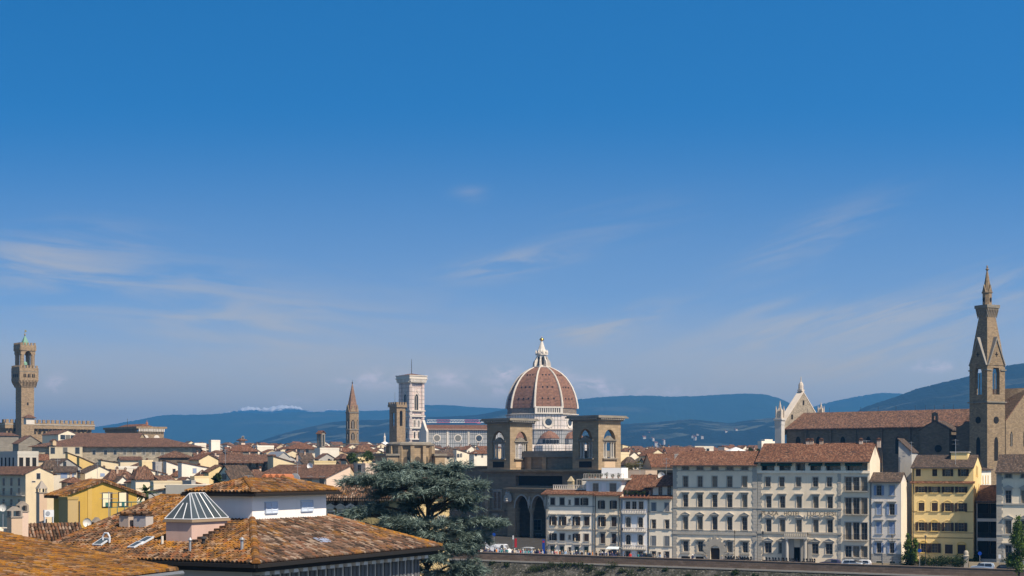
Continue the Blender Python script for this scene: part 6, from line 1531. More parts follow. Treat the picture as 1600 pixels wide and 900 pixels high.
mb = MB(); tile_field(mb, (0,0,E0), (1,0,0), (0,1,PB), [(0,-0.1), (VX,-0.1), (13.4,AY*cB_), (AX,AY*cB_)], seed=8); mb.build('right_slope_tiles', T_OLD, vr)
mb = MB(); tile_field(mb, (VX,0,E0), (0,1,0), (-1,0,AY*PB/4.3), [(0,-0.1), (8.7,-0.1), (8.7,4.5), (AY,4.5)], seed=9); mb.build('rear_slope_tiles', T_OLD, vr)
mb = MB(); ridge_tiles(mb, (-0.05,-0.04,E0+0.03), (AX,AY,E0+AY*PB+0.05), 0.2, seed=1); mb.build('hip_tiles', T_LICH, vr)
mb = MB(); ridge_tiles(mb, (VX,0,E0+0.03), (13.4,AY,E0+AY*PB+0.05), 0.17, seed=2); mb.build('hip_tiles', T_LICH, vr)
mb = MB(); ridge_tiles(mb, (0,VY,E0+0.03), (RX,VY,E0+RX*PA+0.05), 0.16, seed=4); ridge_tiles(mb, (RX,VY,E0+RX*PA+0.04), (RX,8.8,E0+RX*PA+0.04), 0.17, seed=6); mb.build('ridge_tiles', T_MID, vr)
M_VW = plaster('villa grey plaster', (0.50,0.48,0.45), 0.3, 0.4); M_CORN = plain('dark painted cornice wood', (0.014,0.013,0.013), 0.8)
i_ = 0.95
mb = MB(); mb.box(i_, VX-i_, i_, VY-0.1, 0, E0-0.17); mb.build('wall', M_VW, vil)
mb = MB(); mb.box(-0.06, VX+0.06, -0.16, 0.0, E0-0.2, E0-0.03); mb.box(-0.16, 0.0, 0.0, VY, E0-0.2, E0-0.03); mb.build('gutter', M_CORN, vil)
mb = MB(); mb.box(0.12, VX-0.12, 0.12, 0.95, E0-0.42, E0-0.2); mb.box(0.12, 0.95, 0.95, VY, E0-0.42, E0-0.2); mb.build('soffit', M_CORN, vil)
n = 20
for k in range(n):
    x = i_+0.3+(VX-2*i_-0.6)*k/(n-1); mb = MB(); mb.box(x-0.2, x+0.2, 0.25, i_, E0-0.62, E0-0.43); mb.build('bracket', M_VW, vil)
    mb = MB(); mb.box(x-0.27, x-0.1, i_-0.09, i_, E0-1.65, E0-0.66); mb.box(x+0.1, x+0.27, i_-0.09, i_, E0-1.65, E0-0.66); mb.box(x-0.1, x+0.1, i_-0.05, i_, E0-1.65, E0-0.66); mb.build('frieze_block', plain('dark slate grey frieze', (0.10,0.105,0.115), 0.8), vil)
mb = MB(); mb.box(i_-0.12, VX-i_+0.12, i_-0.12, i_-0.005, E0-1.86, E0-1.7); mb.box(i_-0.18, VX-i_, i_-0.2, i_-0.005, E0-2.2, E0-2.02); mb.build('moulding', M_VW, vil)
# glazed roof lantern on a pink plastered base
lx0, lx1, ly0, ly1 = 2.6, 5.5, 5.8, 7.4
lz0, lz1 = E0+lx0*PA-0.3, zat(816, 77.2)-VB; lzt = zat(771, 78.6)-VB
lan = MB(); lan.box(lx0, lx1, ly0, ly1, lz0, lz1); lan_ = lan.build('roof_lantern', plaster('pink weathered plaster', (0.60,0.42,0.35), 0.9, 0.8), vil)
mb = MB(); mb.box(lx0-0.12, lx1+0.12, ly0-0.12, ly1+0.12, lz1, lz1+0.13); mb.build('stone_rim', plaster('brown stone rim', (0.34,0.25,0.17), 0.8), lan_)
mb = MB(); b_ = lz1+0.14; g0 = [(lx0-0.05,ly0-0.05,b_), (lx1+0.05,ly0-0.05,b_), (lx1+0.05,ly1+0.05,b_), (lx0-0.05,ly1+0.05,b_)]; r0, r1 = (lx0+0.85, (ly0+ly1)/2, lzt), (lx1-0.85, (ly0+ly1)/2, lzt)
pls = [[g0[0], g0[1], r1, r0], [g0[1], g0[2], r1], [g0[2], g0[3], r0, r1], [g0[3], g0[0], r0]]
gm_ = NT('lantern glass'); gm_.fin(gm_.mix(gm_.noise(gm_.tc.outputs['Object'], 0.9, 3), (0.025,0.035,0.045), (0.09,0.11,0.12)), 0.1, spec=0.5)
for pl in pls: mb.face(pl)
mb.build('glass', gm_.mat, lan_)
M_ALU = plain('white aluminium bars', (0.55,0.58,0.62), 0.4, 0.5)
mb = MB()
def bar(a, b): mb.tube([Vector(a)+Vector((0,0,0.02)), Vector(b)+Vector((0,0,0.02))], 0.026, 4)
for a, b in zip(g0, g0[1:]+g0[:1]): bar(a, b)
for a, b in ((g0[0],r0),(g0[1],r1),(g0[2],r1),(g0[3],r0),(r0,r1)): bar(a, b)
L3 = lambda a, b, t: tuple(Vector(a).lerp(Vector(b), t))
for t in (0.2, 0.4, 0.6, 0.8):
    for a, b, p, q in ((g0[0],g0[1],r0,r1), (g0[3],g0[2],r0,r1)): bar(L3(a, b, t), L3(p, q, min(1, max(0, (t-0.12)/0.76))))
for t in (0.33, 0.67): bar(L3(g0[3], g0[0], t), L3(L3(g0[3], g0[0], t), r0, 0.62 if True else 1)); bar(L3(g0[1], g0[2], t), L3(L3(g0[1], g0[2], t), r1, 0.62))
mb.build('glazing_bars', M_ALU, lan_)
mb = MB()       # stepped tiles along the foot of the lantern
for k in range(7):
    t = k/6; x = lx0+0.2+(lx1-lx0-0.2)*t; z = E0+x*PA+0.05; mb.box(x-0.22, x+0.22, ly0-0.42, ly0-0.02, z, z+0.1)
mb.build('flashing_tiles', T_OLD, lan_)
def on_left(u, v): return (v, u, E0+v*PA)          # point of the left slope: u along the eaves, v plan distance up the slope
def wl2(px, py):   # left slope point seen at a picture position
    n = Vector((-PA, 0, 1)); o = Vector((K.x, K.y, KZ)); c, s = math.cos(VA), math.sin(VA); nw = Vector((c*n.x-s*n.y, s*n.x+c*n.y, n.z))
    r = Vector(((px-800)/F, 1, -(py-HY)/F)); t = (o-Vector((0,0,CZ))).dot(nw)/r.dot(nw); p = Vector((0,0,CZ))+r*t-Vector((K.x,K.y,VB)); return Vector((c*p.x+s*p.y, -s*p.x+c*p.y, p.z))
def wr2(px, py):
    n = Vector((0, -PB, 1)); o = Vector((K.x, K.y, KZ)); c, s = math.cos(VA), math.sin(VA); nw = Vector((c*n.x-s*n.y, s*n.x+c*n.y, n.z))
    r = Vector(((px-800)/F, 1, -(py-HY)/F)); t = (o-Vector((0,0,CZ))).dot(nw)/r.dot(nw); p = Vector((0,0,CZ))+r*t-Vector((K.x,K.y,VB)); return Vector((c*p.x+s*p.y, -s*p.x+c*p.y, p.z))
def vent(px, py, h, r, cap=True, f=wl2, mat=None):
    p = f(px, py); mb = MB(); mb.lathe([(r, p.z-0.15), (r, p.z+h)], 10, p.x, p.y)
    if cap: mb.lathe([(r*1.7, p.z+h+0.05), (r*1.9, p.z+h+0.09), (r*0.5, p.z+h+0.2)], 10, p.x, p.y); mb.lathe([(r*1.05, p.z+h-0.02), (r*1.05, p.z+h+0.06)], 8, p.x, p.y)
    mb.sm = False; mb.build('vent_pipe', mat or M_METAL, vil)
vent(253.5, 853, 0.5, 0.07, False, mat=M_WHITE); vent(297, 864, 0.55, 0.06); vent(318, 852, 0.25, 0.09, mat=M_IRON); vent(378, 862, 0.5, 0.08)
# opened roof windows
for px, py, ww, hh, tilt in ((152, 856, 0.6, 0.8, 0.15), (216, 855, 0.5, 1.05, 0.06), (205, 860, 0.45, 0.8, 0.06)):
    p = wl2(px, py); mb = MB(); ev_ = Vector((1, 0, PA+tilt)).normalized(); eu_ = Vector((0, 1, 0)); nn = eu_.cross(ev_); nn = nn if nn.z > 0 else -nn
    q = [p+eu_*a*ww/2+ev_*b*hh+nn*0.12 for a, b in ((-1,0),(1,0),(1,1),(-1,1))]; mb.ext(q, nn*0.07); f_ = mb.build('roof_window', M_ALU, vr)
    q = [p+eu_*a*(ww/2-0.07)+ev_*b+nn*0.2 for a, b in ((-1,0.07),(1,0.07),(1,hh-0.07),(-1,hh-0.07))]; mb = MB(); mb.face(q if (q[1]-q[0]).cross(q[2]-q[0]).z > 0 else list(reversed(q))); mb.build('pane', gm_.mat, f_)
p = wl2(166, 852); mb = MB(); mb.tube([p+Vector((0,-0.22,0)), p+Vector((0,-0.22,0.45)), p+Vector((0,-0.1,0.62)), p+Vector((0,0.1,0.62)), p+Vector((0,0.22,0.45)), p+Vector((0,0.22,0))], 0.05, 6); mb.build('roof_ladder_hook', M_ALU, vil)
p = wr2(505, 848); mb = MB(); q = [p+Vector((a, b, b*PB+0.1)) for a, b in ((-0.5,-0.15),(0.55,-0.25),(0.6,0.3),(-0.35,0.4))]; mb.ext(q, (0,0,0.03)); tag(mb.build('loose_panel', plain('blue grey metal sheet', (0.25,0.30,0.42), 0.4, 0.5)), 'small blue grey metal sheet lying on the tiles of the near villa roof', 'metal sheet')
o_ = bpy.data.objects['loose_panel']; o_.location = (K.x, K.y, VB); o_.rotation_euler = (0, 0, VA)
# pair of plastered chimneys with terracotta cowls
for px, py, w_, col in ((199.5, 824, 0.62, (0.55,0.45,0.38)), (224, 824, 0.82, (0.50,0.47,0.46))):
    p = wl2(px, py); mb = MB(); mb.box(p.x-0.3, p.x+0.3, p.y-w_/2, p.y+w_/2, p.z-0.3, p.z+0.62); c_ = mb.build('chimney', plaster('chimney render %.2f' % w_, col, 0.9, 0.8), vil)
    mb = MB(); mb.box(p.x-0.34, p.x+0.34, p.y-w_/2-0.04, p.y+w_/2+0.04, p.z+0.62, p.z+0.67)
    for k in range(2): mb.tube([(p.x-0.4, p.y-w_/4+k*w_/2, p.z+0.76), (p.x+0.36, p.y-w_/4+k*w_/2, p.z+0.76)], 0.085, 8)
    mb.build('chimney_cap', T_OLD, c_)

# --- white plastered house rising behind the villa roof
wr0 = K+Vector((0.447*AX-0.894*AY, 0.894*AX+0.447*AY, 0)); WB = 12.0; WH = zat(771.5, 79.4)-WB+0.16
wh = thing('house', 'white plastered house with blue louvred shutters and lichen hip roof above the villa', 'house', (wr0.x, wr0.y, WB), VA)
ww_, wd_ = 6.9, 3.6
mb = MB(); mb.box(0, ww_, 0, wd_, 0, WH); mb.build('wall', plaster('chalk white plaster', (0.80,0.76,0.72), 0.4, 0.35), wh)
ov = 0.55; rz_ = 0.5; e = WH-0.1
polys = roof_polys('hip', ww_, wd_, WH+0.05, rz_, ov)
mb = MB(); mb.shell(polys, 0.14); wrf = mb.build('roof', M_UNDER, wh)
mb = MB(); mb.box(-ov-0.08, ww_+ov+0.08, -ov-0.1, -ov+0.02, WH-0.30, WH-0.17); mb.box(-ov-0.1, -ov+0.02, -ov, wd_+ov, WH-0.30, WH-0.17); mb.build('gutter', M_CORN, wh)
for k, pl in enumerate(polys):
    A, B = Vector(pl[0]), Vector(pl[1]); eu_ = (B-A).normalized(); T_ = Vector(pl[-1]); nrm = (B-A).cross(T_-A).normalized(); ev_ = nrm.cross(eu_); ev_ = ev_ if ev_.z > 0 else -ev_
    mb = MB(); tile_field(mb, A, eu_, ev_, [((Vector(p)-A).dot(eu_), (Vector(p)-A).dot(ev_)-(0.08 if i < 2 else 0)) for i, p in enumerate(pl)], seed=20+k); mb.build('slope_tiles', T_MID, wrf)
mb = MB(); ridge_tiles(mb, Vector(polys[0][0])+Vector((0,0,0.05)), Vector(polys[0][3])+Vector((0,0,0.06)), 0.16, seed=12); mb.build('hip_tiles', T_LICH, wrf); mb = MB(); ridge_tiles(mb, Vector(polys[0][1])+Vector((0,0,0.05)), Vector(polys[0][2])+Vector((0,0,0.06)), 0.15, seed=13); mb.build('hip_tiles', T_LICH, wrf)
def wall_uv(px, py):
    o = Vector((wr0.x, wr0.y, WB)); n = Vector((math.sin(VA), -math.cos(VA), 0)); r = Vector(((px-800)/F, 1, -(py-HY)/F)); t = (o-Vector((0,0,CZ))).dot(n)/r.dot(n); p = Vector((0,0,CZ))+r*t-o; return p.x*math.cos(VA)+p.y*math.sin(VA), p.z
def bare_frame(w, h):
    mb = MB(); mb.box(-w/2-0.04, -w/2, -0.03, 0.01, 0, h); mb.box(w/2, w/2+0.04, -0.03, 0.01, 0, h); mb.box(-w/2-0.04, w/2+0.04, -0.03, 0.01, h, h+0.04); return mb.mesh('window', SH_LB)
SH_LB = plain('light blue grey shutter paint', (0.50,0.57,0.68), 0.55)
for x0, x1, y0, y1 in ((413.5, 433, 785.5, 802), (469.5, 488.5, 784, 799)):
    u0, z1 = wall_uv(x0, y0); u1, z0 = wall_uv(x1, y1); add_window(wh, (u0+u1)/2, 0, z0, u1-u0, z1-z0, 'plain', M_WHITE, 'closed', SH_LB, recess=-0.02, pane=False); wh.children[-1].data = cached('bare louvre frame', lambda: bare_frame(u1-u0, z1-z0))
# big terracotta chimney behind its ridge, and the dish
cc = P(433, 747, 93); cth = thing('house', 'house behind the white one, only its terracotta chimney row shows above the ridge', 'house', (cc.x, cc.y, 8.0), VA)
mb = MB(); mb.box(-3, 3, -1, 6, 0, cc.z-8-0.4); mb.build('wall', PL_W, cth)
for k in range(4):
    mb = MB(); y = -1.0+k*0.42; a_ = cc.z-8-0.4; x = -0.6+0.0*k; yy = 0.7-k*0.46
    q = [(-0.35, yy-0.2, a_), (-0.35, yy+0.2, a_), (-0.35, yy+0.2, a_+0.35)]+[(-0.35, yy+0.2*math.cos(R(t)), a_+0.35+0.3*math.sin(R(t))) for t in (45, 90, 135)]+[(-0.35, yy-0.2, a_+0.35)]
    mb.ext(q, (0.9, 0, 0)); c_ = mb.build('chimney_cowl', plain('new terracotta', (0.36,0.13,0.06), 0.85), cth); mb = MB(); mb.ext([(-0.37, yy-0.13, a_+0.05), (-0.37, yy+0.13, a_+0.05), (-0.37, yy+0.1, a_+0.45), (-0.37, yy-0.1, a_+0.45)], (-0.01, 0, 0)); mb.build('flue', M_DARK, c_)
def dish(px, py, D, r, label, col=(0.55,0.56,0.58), az=-40, to=None, grp=None):
    """a satellite dish on a mast, its mast reaching down to whatever it stands on"""
    c = P(px, py, D); t = thing('satellite_dish', label, 'satellite dish', (c.x, c.y, c.z), R(az), grp)
    mb = MB(); mb.sm = True; rings = [(r*q, 0.35*r*q*q) for q in (0.02, 0.35, 0.7, 1.0)]; N = 16; b = 0
    for rr, dd in rings:
        for k in range(N): a = 2*math.pi*k/N; mb.v.append((rr*math.cos(a), -dd, rr*1.08*math.sin(a)))
    for dd2 in (0.03,):
        for rr, dd in rings:
            for k in range(N): a = 2*math.pi*k/N; mb.v.append((rr*math.cos(a), -dd+dd2, rr*1.08*math.sin(a)))
    M_ = len(rings)
    for s in range(2):
        for j in range(M_-1):
            for k in range(N): k2 = (k+1) % N; o = s*M_*N; f = (o+j*N+k, o+j*N+k2, o+(j+1)*N+k2, o+(j+1)*N+k); mb.f.append(f if s else f[::-1]); mb.m.append(0)
    for k in range(N): k2 = (k+1) % N; mb.f.append(((M_-1)*N+k, (M_-1)*N+k2, (2*M_-1)*N+k2, (2*M_-1)*N+k)); mb.m.append(0)
    mb.build('reflector', plain('dish paint %.2f' % col[0], col, 0.5), t)
    mb = MB(); mb.tube([(0, -0.05, -r*0.9), (0, -r*1.0, -r*0.25)], 0.02, 5); mb.build('feed_arm', M_METAL, t)
    mb = MB(); mb.lathe([(0.035, -r-(to or 1.0)), (0.035, 0.0)], 6, 0, 0.1); mb.build('mast', M_METAL, t); return t
dish(462, 749, 95, 0.36, 'large grey satellite dish behind the ridge of the white house', (0.42,0.46,0.52), -20, 5.0)

# --- near roof cut by the bottom left corner
ce = Vector((-0.34, -0.94, 0)); cu2 = Vector((-0.94, 0.34, 0.155)); C0 = P(274, 893, 55.0)
nr = thing('house', 'house at the bottom left corner under an orange lichen covered tile roof', 'house', (C0.x, C0.y, 0))
z_ = C0.z
mb = MB(); q = [Vector((0,0,z_))+ce*a+cu2*b for a, b in ((0,0),(14,0),(14,14),(0,14))]; mb.shell([[q[3], q[2], q[1], q[0]] if (q[1]-q[0]).cross(q[2]-q[0]).z < 0 else q], 0.14)
rf = mb.build('roof', M_UNDER, nr)
mb = MB(); tile_field(mb, (0,0,z_), ce, cu2, [(0,-0.08), (14,-0.08), (14,14), (0,14)], seed=31, pitch=0.215, course=0.31); mb.build('slope_tiles', T_LICH, rf)
mb = MB(); ridge_tiles(mb, Vector((0,0,z_+0.03)), Vector((0,0,z_+0.03))+cu2*14, 0.15, seed=14); mb.build('verge_tiles', T_LICH, rf)
hx_ = Vector((-ce.y, ce.x, 0)); mb = MB(); q = [ce*0.5+cu2*0.6, ce*13.5+cu2*0.6, ce*13.5+cu2*13.5, ce*0.5+cu2*13.5]; mb.prism([(p.x, p.y) for p in q], -2, z_-0.1); mb.build('wall', M_VW, nr)
mb = MB(); mb.tube([Vector((0,0,z_-0.06))-ce*0.3-cu2.normalized()*0.1, Vector((0,0,z_-0.06))+ce*14-cu2.normalized()*0.1], 0.09, 8); mb.build('gutter', plain('zinc gutter', (0.22,0.23,0.24), 0.5, 0.5, 0.5), nr)

# ------------------------------------------------------------------ the old town: houses one by one
W_CR = plaster('cream plaster', (0.72,0.61,0.43), 0.5, 0.5); W_PY = plaster('pale yellow plaster', (0.70,0.56,0.32), 0.5, 0.5); W_YE = plaster('warm yellow plaster', (0.62,0.44,0.17), 0.6, 0.4)
W_OC = plaster('mottled ochre plaster', (0.52,0.34,0.085), 1.0, 0.5); W_PK = plaster('pink cream plaster', (0.70,0.54,0.42), 0.5, 0.5); W_GY = plaster('grey render', (0.40,0.38,0.35), 0.7, 0.6); W_OL = plaster('olive yellow plaster', (0.26,0.21,0.09), 0.5, 0.5); W_TN = plaster('tan plaster', (0.52,0.40,0.26), 0.5, 0.5)
BR, RD, GR_ = tiles('brown'), tiles('red'), tiles('grey')
SH_MV = plain('mauve shutter paint', (0.28,0.26,0.36), 0.6)
# far left
house(-45, -20, 29, 680, 715, 'gx', ST_GREY, BR, 'dark stone block added as shaded lower palace wall at the left edge', 'building', rise=1.5)  # block added to stand for the palace's lower wall lying in shade
house(20, 29, 66, 692, 690, 'gy', ST_GREY, BR, 'grey gabled stone house at the foot of the palace tower', rise=3.4)
house(66, 91, 121, 678, 680, 'gy', W_CR, BR, 'white gabled building with three arches just below the palace battlements', 'building', rise=1.8, wins=[(98, 683, 2.2, 2.0), (106, 683, 2.2, 2.0), (114, 683.5, 2.2, 2.0)], trim=M_WHITE)
house(50, 50, 300, 696.5, 600, 'hip', stone('long gallery stone', (0.40,0.34,0.25), 1.2, 0.5), BR, 'very long dark building with wide brown roof and row of small windows', 'gallery', rz=3, rise=3.3, ov=1.3, d=26, wins=[(x, 707, 1.2, 1.7) for x in (147, 165, 180, 195, 210, 225, 240, 254, 270)], name='long_building')
house(112, 113, 216, 685, 640, 'gx', W_TN, BR, 'brown tiled roof rising behind the long gallery roof', 'building', rz=3, rise=2.4, d=18)
house(76, 77, 127, 698.6, 596, 'flat', W_CR, BR, 'white wall section with three arched windows under the long brown roof', 'building', rz=3, rise=0.1, d=2, wins=[(82.5, 704, 1.6, 2.4), (102, 704, 1.6, 2.4), (121, 704, 1.6, 2.4)], trim=M_TRIM)
house(80, 82.5, 88, 688, 597, 'gy', W_TN, BR, 'small dormer on the left end of the long brown roof', 'dormer', rise=0.5, base=zat(692, 600)-1)
# left edge houses
W1 = house(-40, 40, 83, 739, 400, 'gy', W_CR, BR, 'tall cream gabled house with shaded balconies at the left edge', rise=1.7, ov=1.0, wins=[(60, 744, 1.0, 1.5, 'plain', None), (52.5, 752.5, 0.9, 0.3)]+[(x, y, 1.4, 2.0) for y in (753, 768.5, 786) for x in (6, 18, 30)])
for y in (774.5, 790.5):
    mb = MB(); z = zat(y, 405)-(-1.5); mb.box(-0.9, 0.0, 0.3, W1[2]-0.5, z, z+0.16); b_ = mb.build('balcony', M_TRIM, W1[0]); mb = MB(); mb.box(-0.9, -0.84, 0.3, W1[2]-0.5, z+1.0, z+1.06)
    for k in range(40): yy = 0.4+(W1[2]-1)*k/39; mb.box(-0.89, -0.85, yy, yy+0.05, z+0.16, z+1.0)
    mb.build('railing', M_TRIM, b_)
pv2 = house(-20, 27.5, 60, 710, 416, 'flat', plaster('loggia plaster', (0.50,0.47,0.40), 0.5), BR, 'rooftop loggia with square dark openings and balustrade above the cream gabled house', 'loggia', rise=0.9, name='rooftop_loggia', wins=[(x, 722, 1.15, 2.5) for x in (33, 43.3, 53.5)]+[(x, 722, 1.0, 2.5) for x in (3, 9, 15, 21)], smat=M_DARK)
house(83, 84, 119, 736.5, 425, 'gx', PL_W, GR_, 'white house with grey roof and one blue shuttered window', rz=14, rise=1.4, wins=[(100, 743, 1.7, 1.5, 'plain', None), (114, 743, 0.6, 0.8)], smat=SH_BLUE)
house(119, 133, 178, 738, 432, 'gy', W_CR, GR_, 'cream gabled house with a blue window in its shaded side', rise=1.9, wins=[(160, 742, 1.3, 0.9), (124, 741, 1.3, 2.0)], smat=SH_BLUE)
house(60, 84, 126, 730, 455, 'gy', plaster('bare grey render', (0.36,0.345,0.315), 0.9, 0.8), GR_, 'grey rendered gable with a single dark door behind the white house', rise=2.6, wins=[(101, 726, 1.1, 1.9)])
house(66, 68, 94, 728, 440, 'hip', W_CR, GR_, 'low house with a grey brown hipped roof left of the grey gable', rise=1.6)
house(58, 60, 76, 716, 520, 'gx', W_TN, RD, 'small red roofed house beside the rooftop loggia', rise=1.4)
house(104, 106, 122, 713, 520, 'sl', W_YE, BR, 'small bright yellow lean-to under the long gallery', rise=1.3)
house(122, 124, 146, 723, 500, 'sl', W_YE, BR, 'yellow walled house with roof sloping down to the right', rise=2.0)
house(155, 158, 185, 722.5, 480, 'sl', W_CR, GR_, 'cream shed with a curved pale roofline', rise=0.8)
house(185, 188, 222, 718, 500, 'gx', W_CR, BR, 'cream house with long low roof under the gallery windows', rise=1.0, rz=20)
house(178, 180, 262, 731, 470, 'flat', PL_W, BR, 'long white terrace wall among the brown roofs', 'building', rise=0.5, rz=12)
house(162, 170, 208, 746, 400, 'hip', W_CR, BR, 'brown hipped roof right of the blue window gable', rise=2.0, chim=((0.4, 0.3),))
house(205, 212, 241, 743, 380, 'hip', W_CR, BR, 'cream house with pyramid roof and one small window', rise=2.2, wins=[(236, 749, 0.9, 1.2)])
house(220, 222, 259, 740, 405, 'sl', W_CR, BR, 'cream wall with two shuttered windows beside the pyramid roof', rise=1.7, wins=[(245, 742, 0.9, 1.6), (253, 745, 0.9, 1.4)])
house(218, 222, 239, 721, 445, 'flat', W_PY, BR, 'small flat topped ochre block', 'building', rise=0.4)
house(240, 243, 253, 723, 440, 'flat', W_GY, BR, 'small grey flat topped block beside the ochre one', 'building', rise=0.3)
house(258, 260, 284, 728, 450, 'sl', PL_W, BR, 'white house with a shuttered window left of the big cream house', rise=1.5, wins=[(272, 738, 0.9, 2.0)])
house(278, 284, 331, 731, 425, 'sl', PL_W, RD, 'large white house with red roof and one blue window', rise=1.6, wins=[(304, 735.5, 1.1, 1.3)], smat=SH_BLUE)
house(238, 240, 299, 754, 330, 'flat', W_CR, BR, 'low cream building with two mauve shuttered windows', 'building', rise=0.3, rz=18, wins=[(269, 763, 0.7, 1.1), (290.5, 763, 0.9, 1.2)], smat=SH_MV)
house(285, 299, 303, 752, 328, 'flat', W_GY, BR, 'narrow grey stair block right of the mauve shutters', 'building', rise=0.2)
house(227, 231, 262, 768, 230, 'sr', W_GY, GR_, 'dark grey shed with slanting white roof edge behind the palm', 'shed', rise=0.5, rz=10, ov=0.3)
house(258, 262, 300, 770, 228, 'sl', PL_W, GR_, 'low white wall with a roof sloping down to the right, beside the glazed lantern', 'shed', rise=0.9, rz=14, ov=0.3)
house(303, 304, 327, 746, 340, 'flat', W_PY, BR, 'pale yellow lower block with roof terrace', 'building', rise=0.3, wins=[(319, 760, 0.8, 1.1)])
house(325, 326, 361, 736, 345, 'gy', W_PY, BR, 'pale yellow house with one tiny window, left of shaded balcony', rise=1.4, wins=[(340, 753, 0.8, 1.2)])
house(311, 313, 326, 741, 348, 'hip', W_GY, BR, 'grey glazed roof room on the pale yellow terrace', 'roof room', rise=1.0, wins=[(319, 742, 1.8, 1.2)])
house(343, 360, 392, 739, 315, 'gx', W_CR, GR_, 'cream house with dark shaded balcony under a grey lean roof', rise=1.6, wins=[(352, 745, 2.4, 1.2)])
house(358, 362, 399, 750, 300, 'sx', PL_W, GR_, 'low white house with mossy grey tiles behind the white villa roof', rise=1.6)
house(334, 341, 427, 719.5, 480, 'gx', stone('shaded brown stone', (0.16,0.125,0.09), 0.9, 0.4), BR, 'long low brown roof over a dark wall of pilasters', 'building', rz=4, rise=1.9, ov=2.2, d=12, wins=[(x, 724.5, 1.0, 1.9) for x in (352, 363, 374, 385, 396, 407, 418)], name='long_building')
house(425, 427, 473, 726, 470, 'sl', W_PY, BR, 'bright yellow wall with its top sloping down to the right', rise=2.7, rz=20, chim=((0.85, 0.2),))
house(489, 491, 525, 722, 462, 'flat', W_PY, BR, 'flat topped yellow building behind the big brown roof', 'building', rise=0.4, rz=18)
house(472, 474, 491, 723.5, 468, 'sx', W_GY, GR_, 'low grey roofed house between two yellow walls', rise=1.0)
house(397, 398, 510, 744.5, 338, 'sx', W_PK, BR, 'wide brown lean roof over a shaded wall, with pink gable end', rz=-36, rise=2.5, d=7.5, ov=0.8, wins=[(x, 753, 1.3, 2.2) for x in (420, 452, 484, 503)], name='broad_roofed_house')
oh = house(507, 508, 607, 772, 152, 'hip', W_OL, GR_, 'olive yellow house with dark brown shutters, left of the cedar', rz=-6, rise=1.6, ov=0.9, d=10, near=True, smat=SH_BR, wins=[(x, 784, 0.65, 0.75, 'plain', 'open') for x in (517.5, 533, 548, 565, 583)]+[(x, 806, 0.6, 0.75, 'ped') for x in (517, 533, 549)], trim=plaster('pale window surround', (0.55,0.50,0.43)))
lay_tiles(oh, 'hip', 1.6, 0.9, T_OLD, 80, (0, 3))
house(553, 571, 592, 726, 330, 'flat', W_PK, BR, 'pink cream block with dark corner window above the cedar', 'building', rise=0.3, wins=[(562, 732, 1.3, 1.6)])
house(537, 541, 557, 742, 335, 'sl', W_TN, BR, 'tan gable with steep roof left of the pink block', rise=3.2)
house(505, 512, 541, 738, 345, 'flat', W_PK, BR, 'pink flat wall right of the broad brown roof', 'building', rise=0.2)
house(556, 559, 581, 700, 520, 'hip', W_PY, BR, 'yellow roof pavilion with a glazed side under a flat hip roof', 'pavilion', rise=0.9, ov=1.4, wins=[(566, 704, 2.2, 1.4)])
house(445, 447, 494, 699.5, 640, 'hip', W_CR, RD, 'cream house with red hip roof and four dark windows beside the bell tower', rz=8, rise=2.4, ov=1.2, d=14, wins=[(x, 703.5, 1.2, 1.8) for x in (450, 459, 466, 480)])
house(350, 356, 403, 704, 610, 'hip', ST_GREY, RD, 'grey stone house with broad red hip roof', rise=2.4, rz=14)
house(374, 377, 383, 686, 640, 'hip', W_PK, BR, 'slim pink roof turret rising above the roofs', 'turret', rise=0.6, ov=0.8, wins=[(379.5, 684, 0.8, 1.2)])
house(296, 311, 341, 717, 450, 'gy', W_PY, RD, 'pale yellow gable with red roof at the end of the gallery', rise=1.5)
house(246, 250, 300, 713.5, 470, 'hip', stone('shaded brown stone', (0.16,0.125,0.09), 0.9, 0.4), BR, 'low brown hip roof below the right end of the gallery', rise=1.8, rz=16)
house(300, 304, 322, 695.5, 700, 'flat', PL_W, BR, 'white modern block with balcony right of the long gallery', 'building', rise=1.0, wins=[(312, 699, 1.6, 1.2)])
house(326, 330, 344, 690, 720, 'flat', PL_W, BR, 'white stepped roof building with a round water tank', 'building', rise=0.8)
house(395, 402, 428, 698, 690, 'flat', PL_W, BR, 'white block with pale roof right of the pink turret', 'building', rise=0.6)
house(497, 500, 530, 702, 600, 'flat', PL_W, BR, 'bright white terrace block at the foot of the small bell tower', 'building', rise=0.6, rz=20)
house(415, 434, 452, 712.5, 520, 'gy', W_GY, plain('grey glass roof', (0.20,0.22,0.25), 0.4, 0.5), 'grey glass roofed building behind the yellow wall', 'building', rise=1.5)
house(588, 591, 702, 775, 260, 'gx', W_YE, BR, 'yellow house glimpsed through gaps in the cedar', rz=20, rise=2, wins=[(610, 812, 1.0, 1.8), (640, 805, 1.0, 1.8), (690, 815, 1.0, 1.8)], ov=0.5)
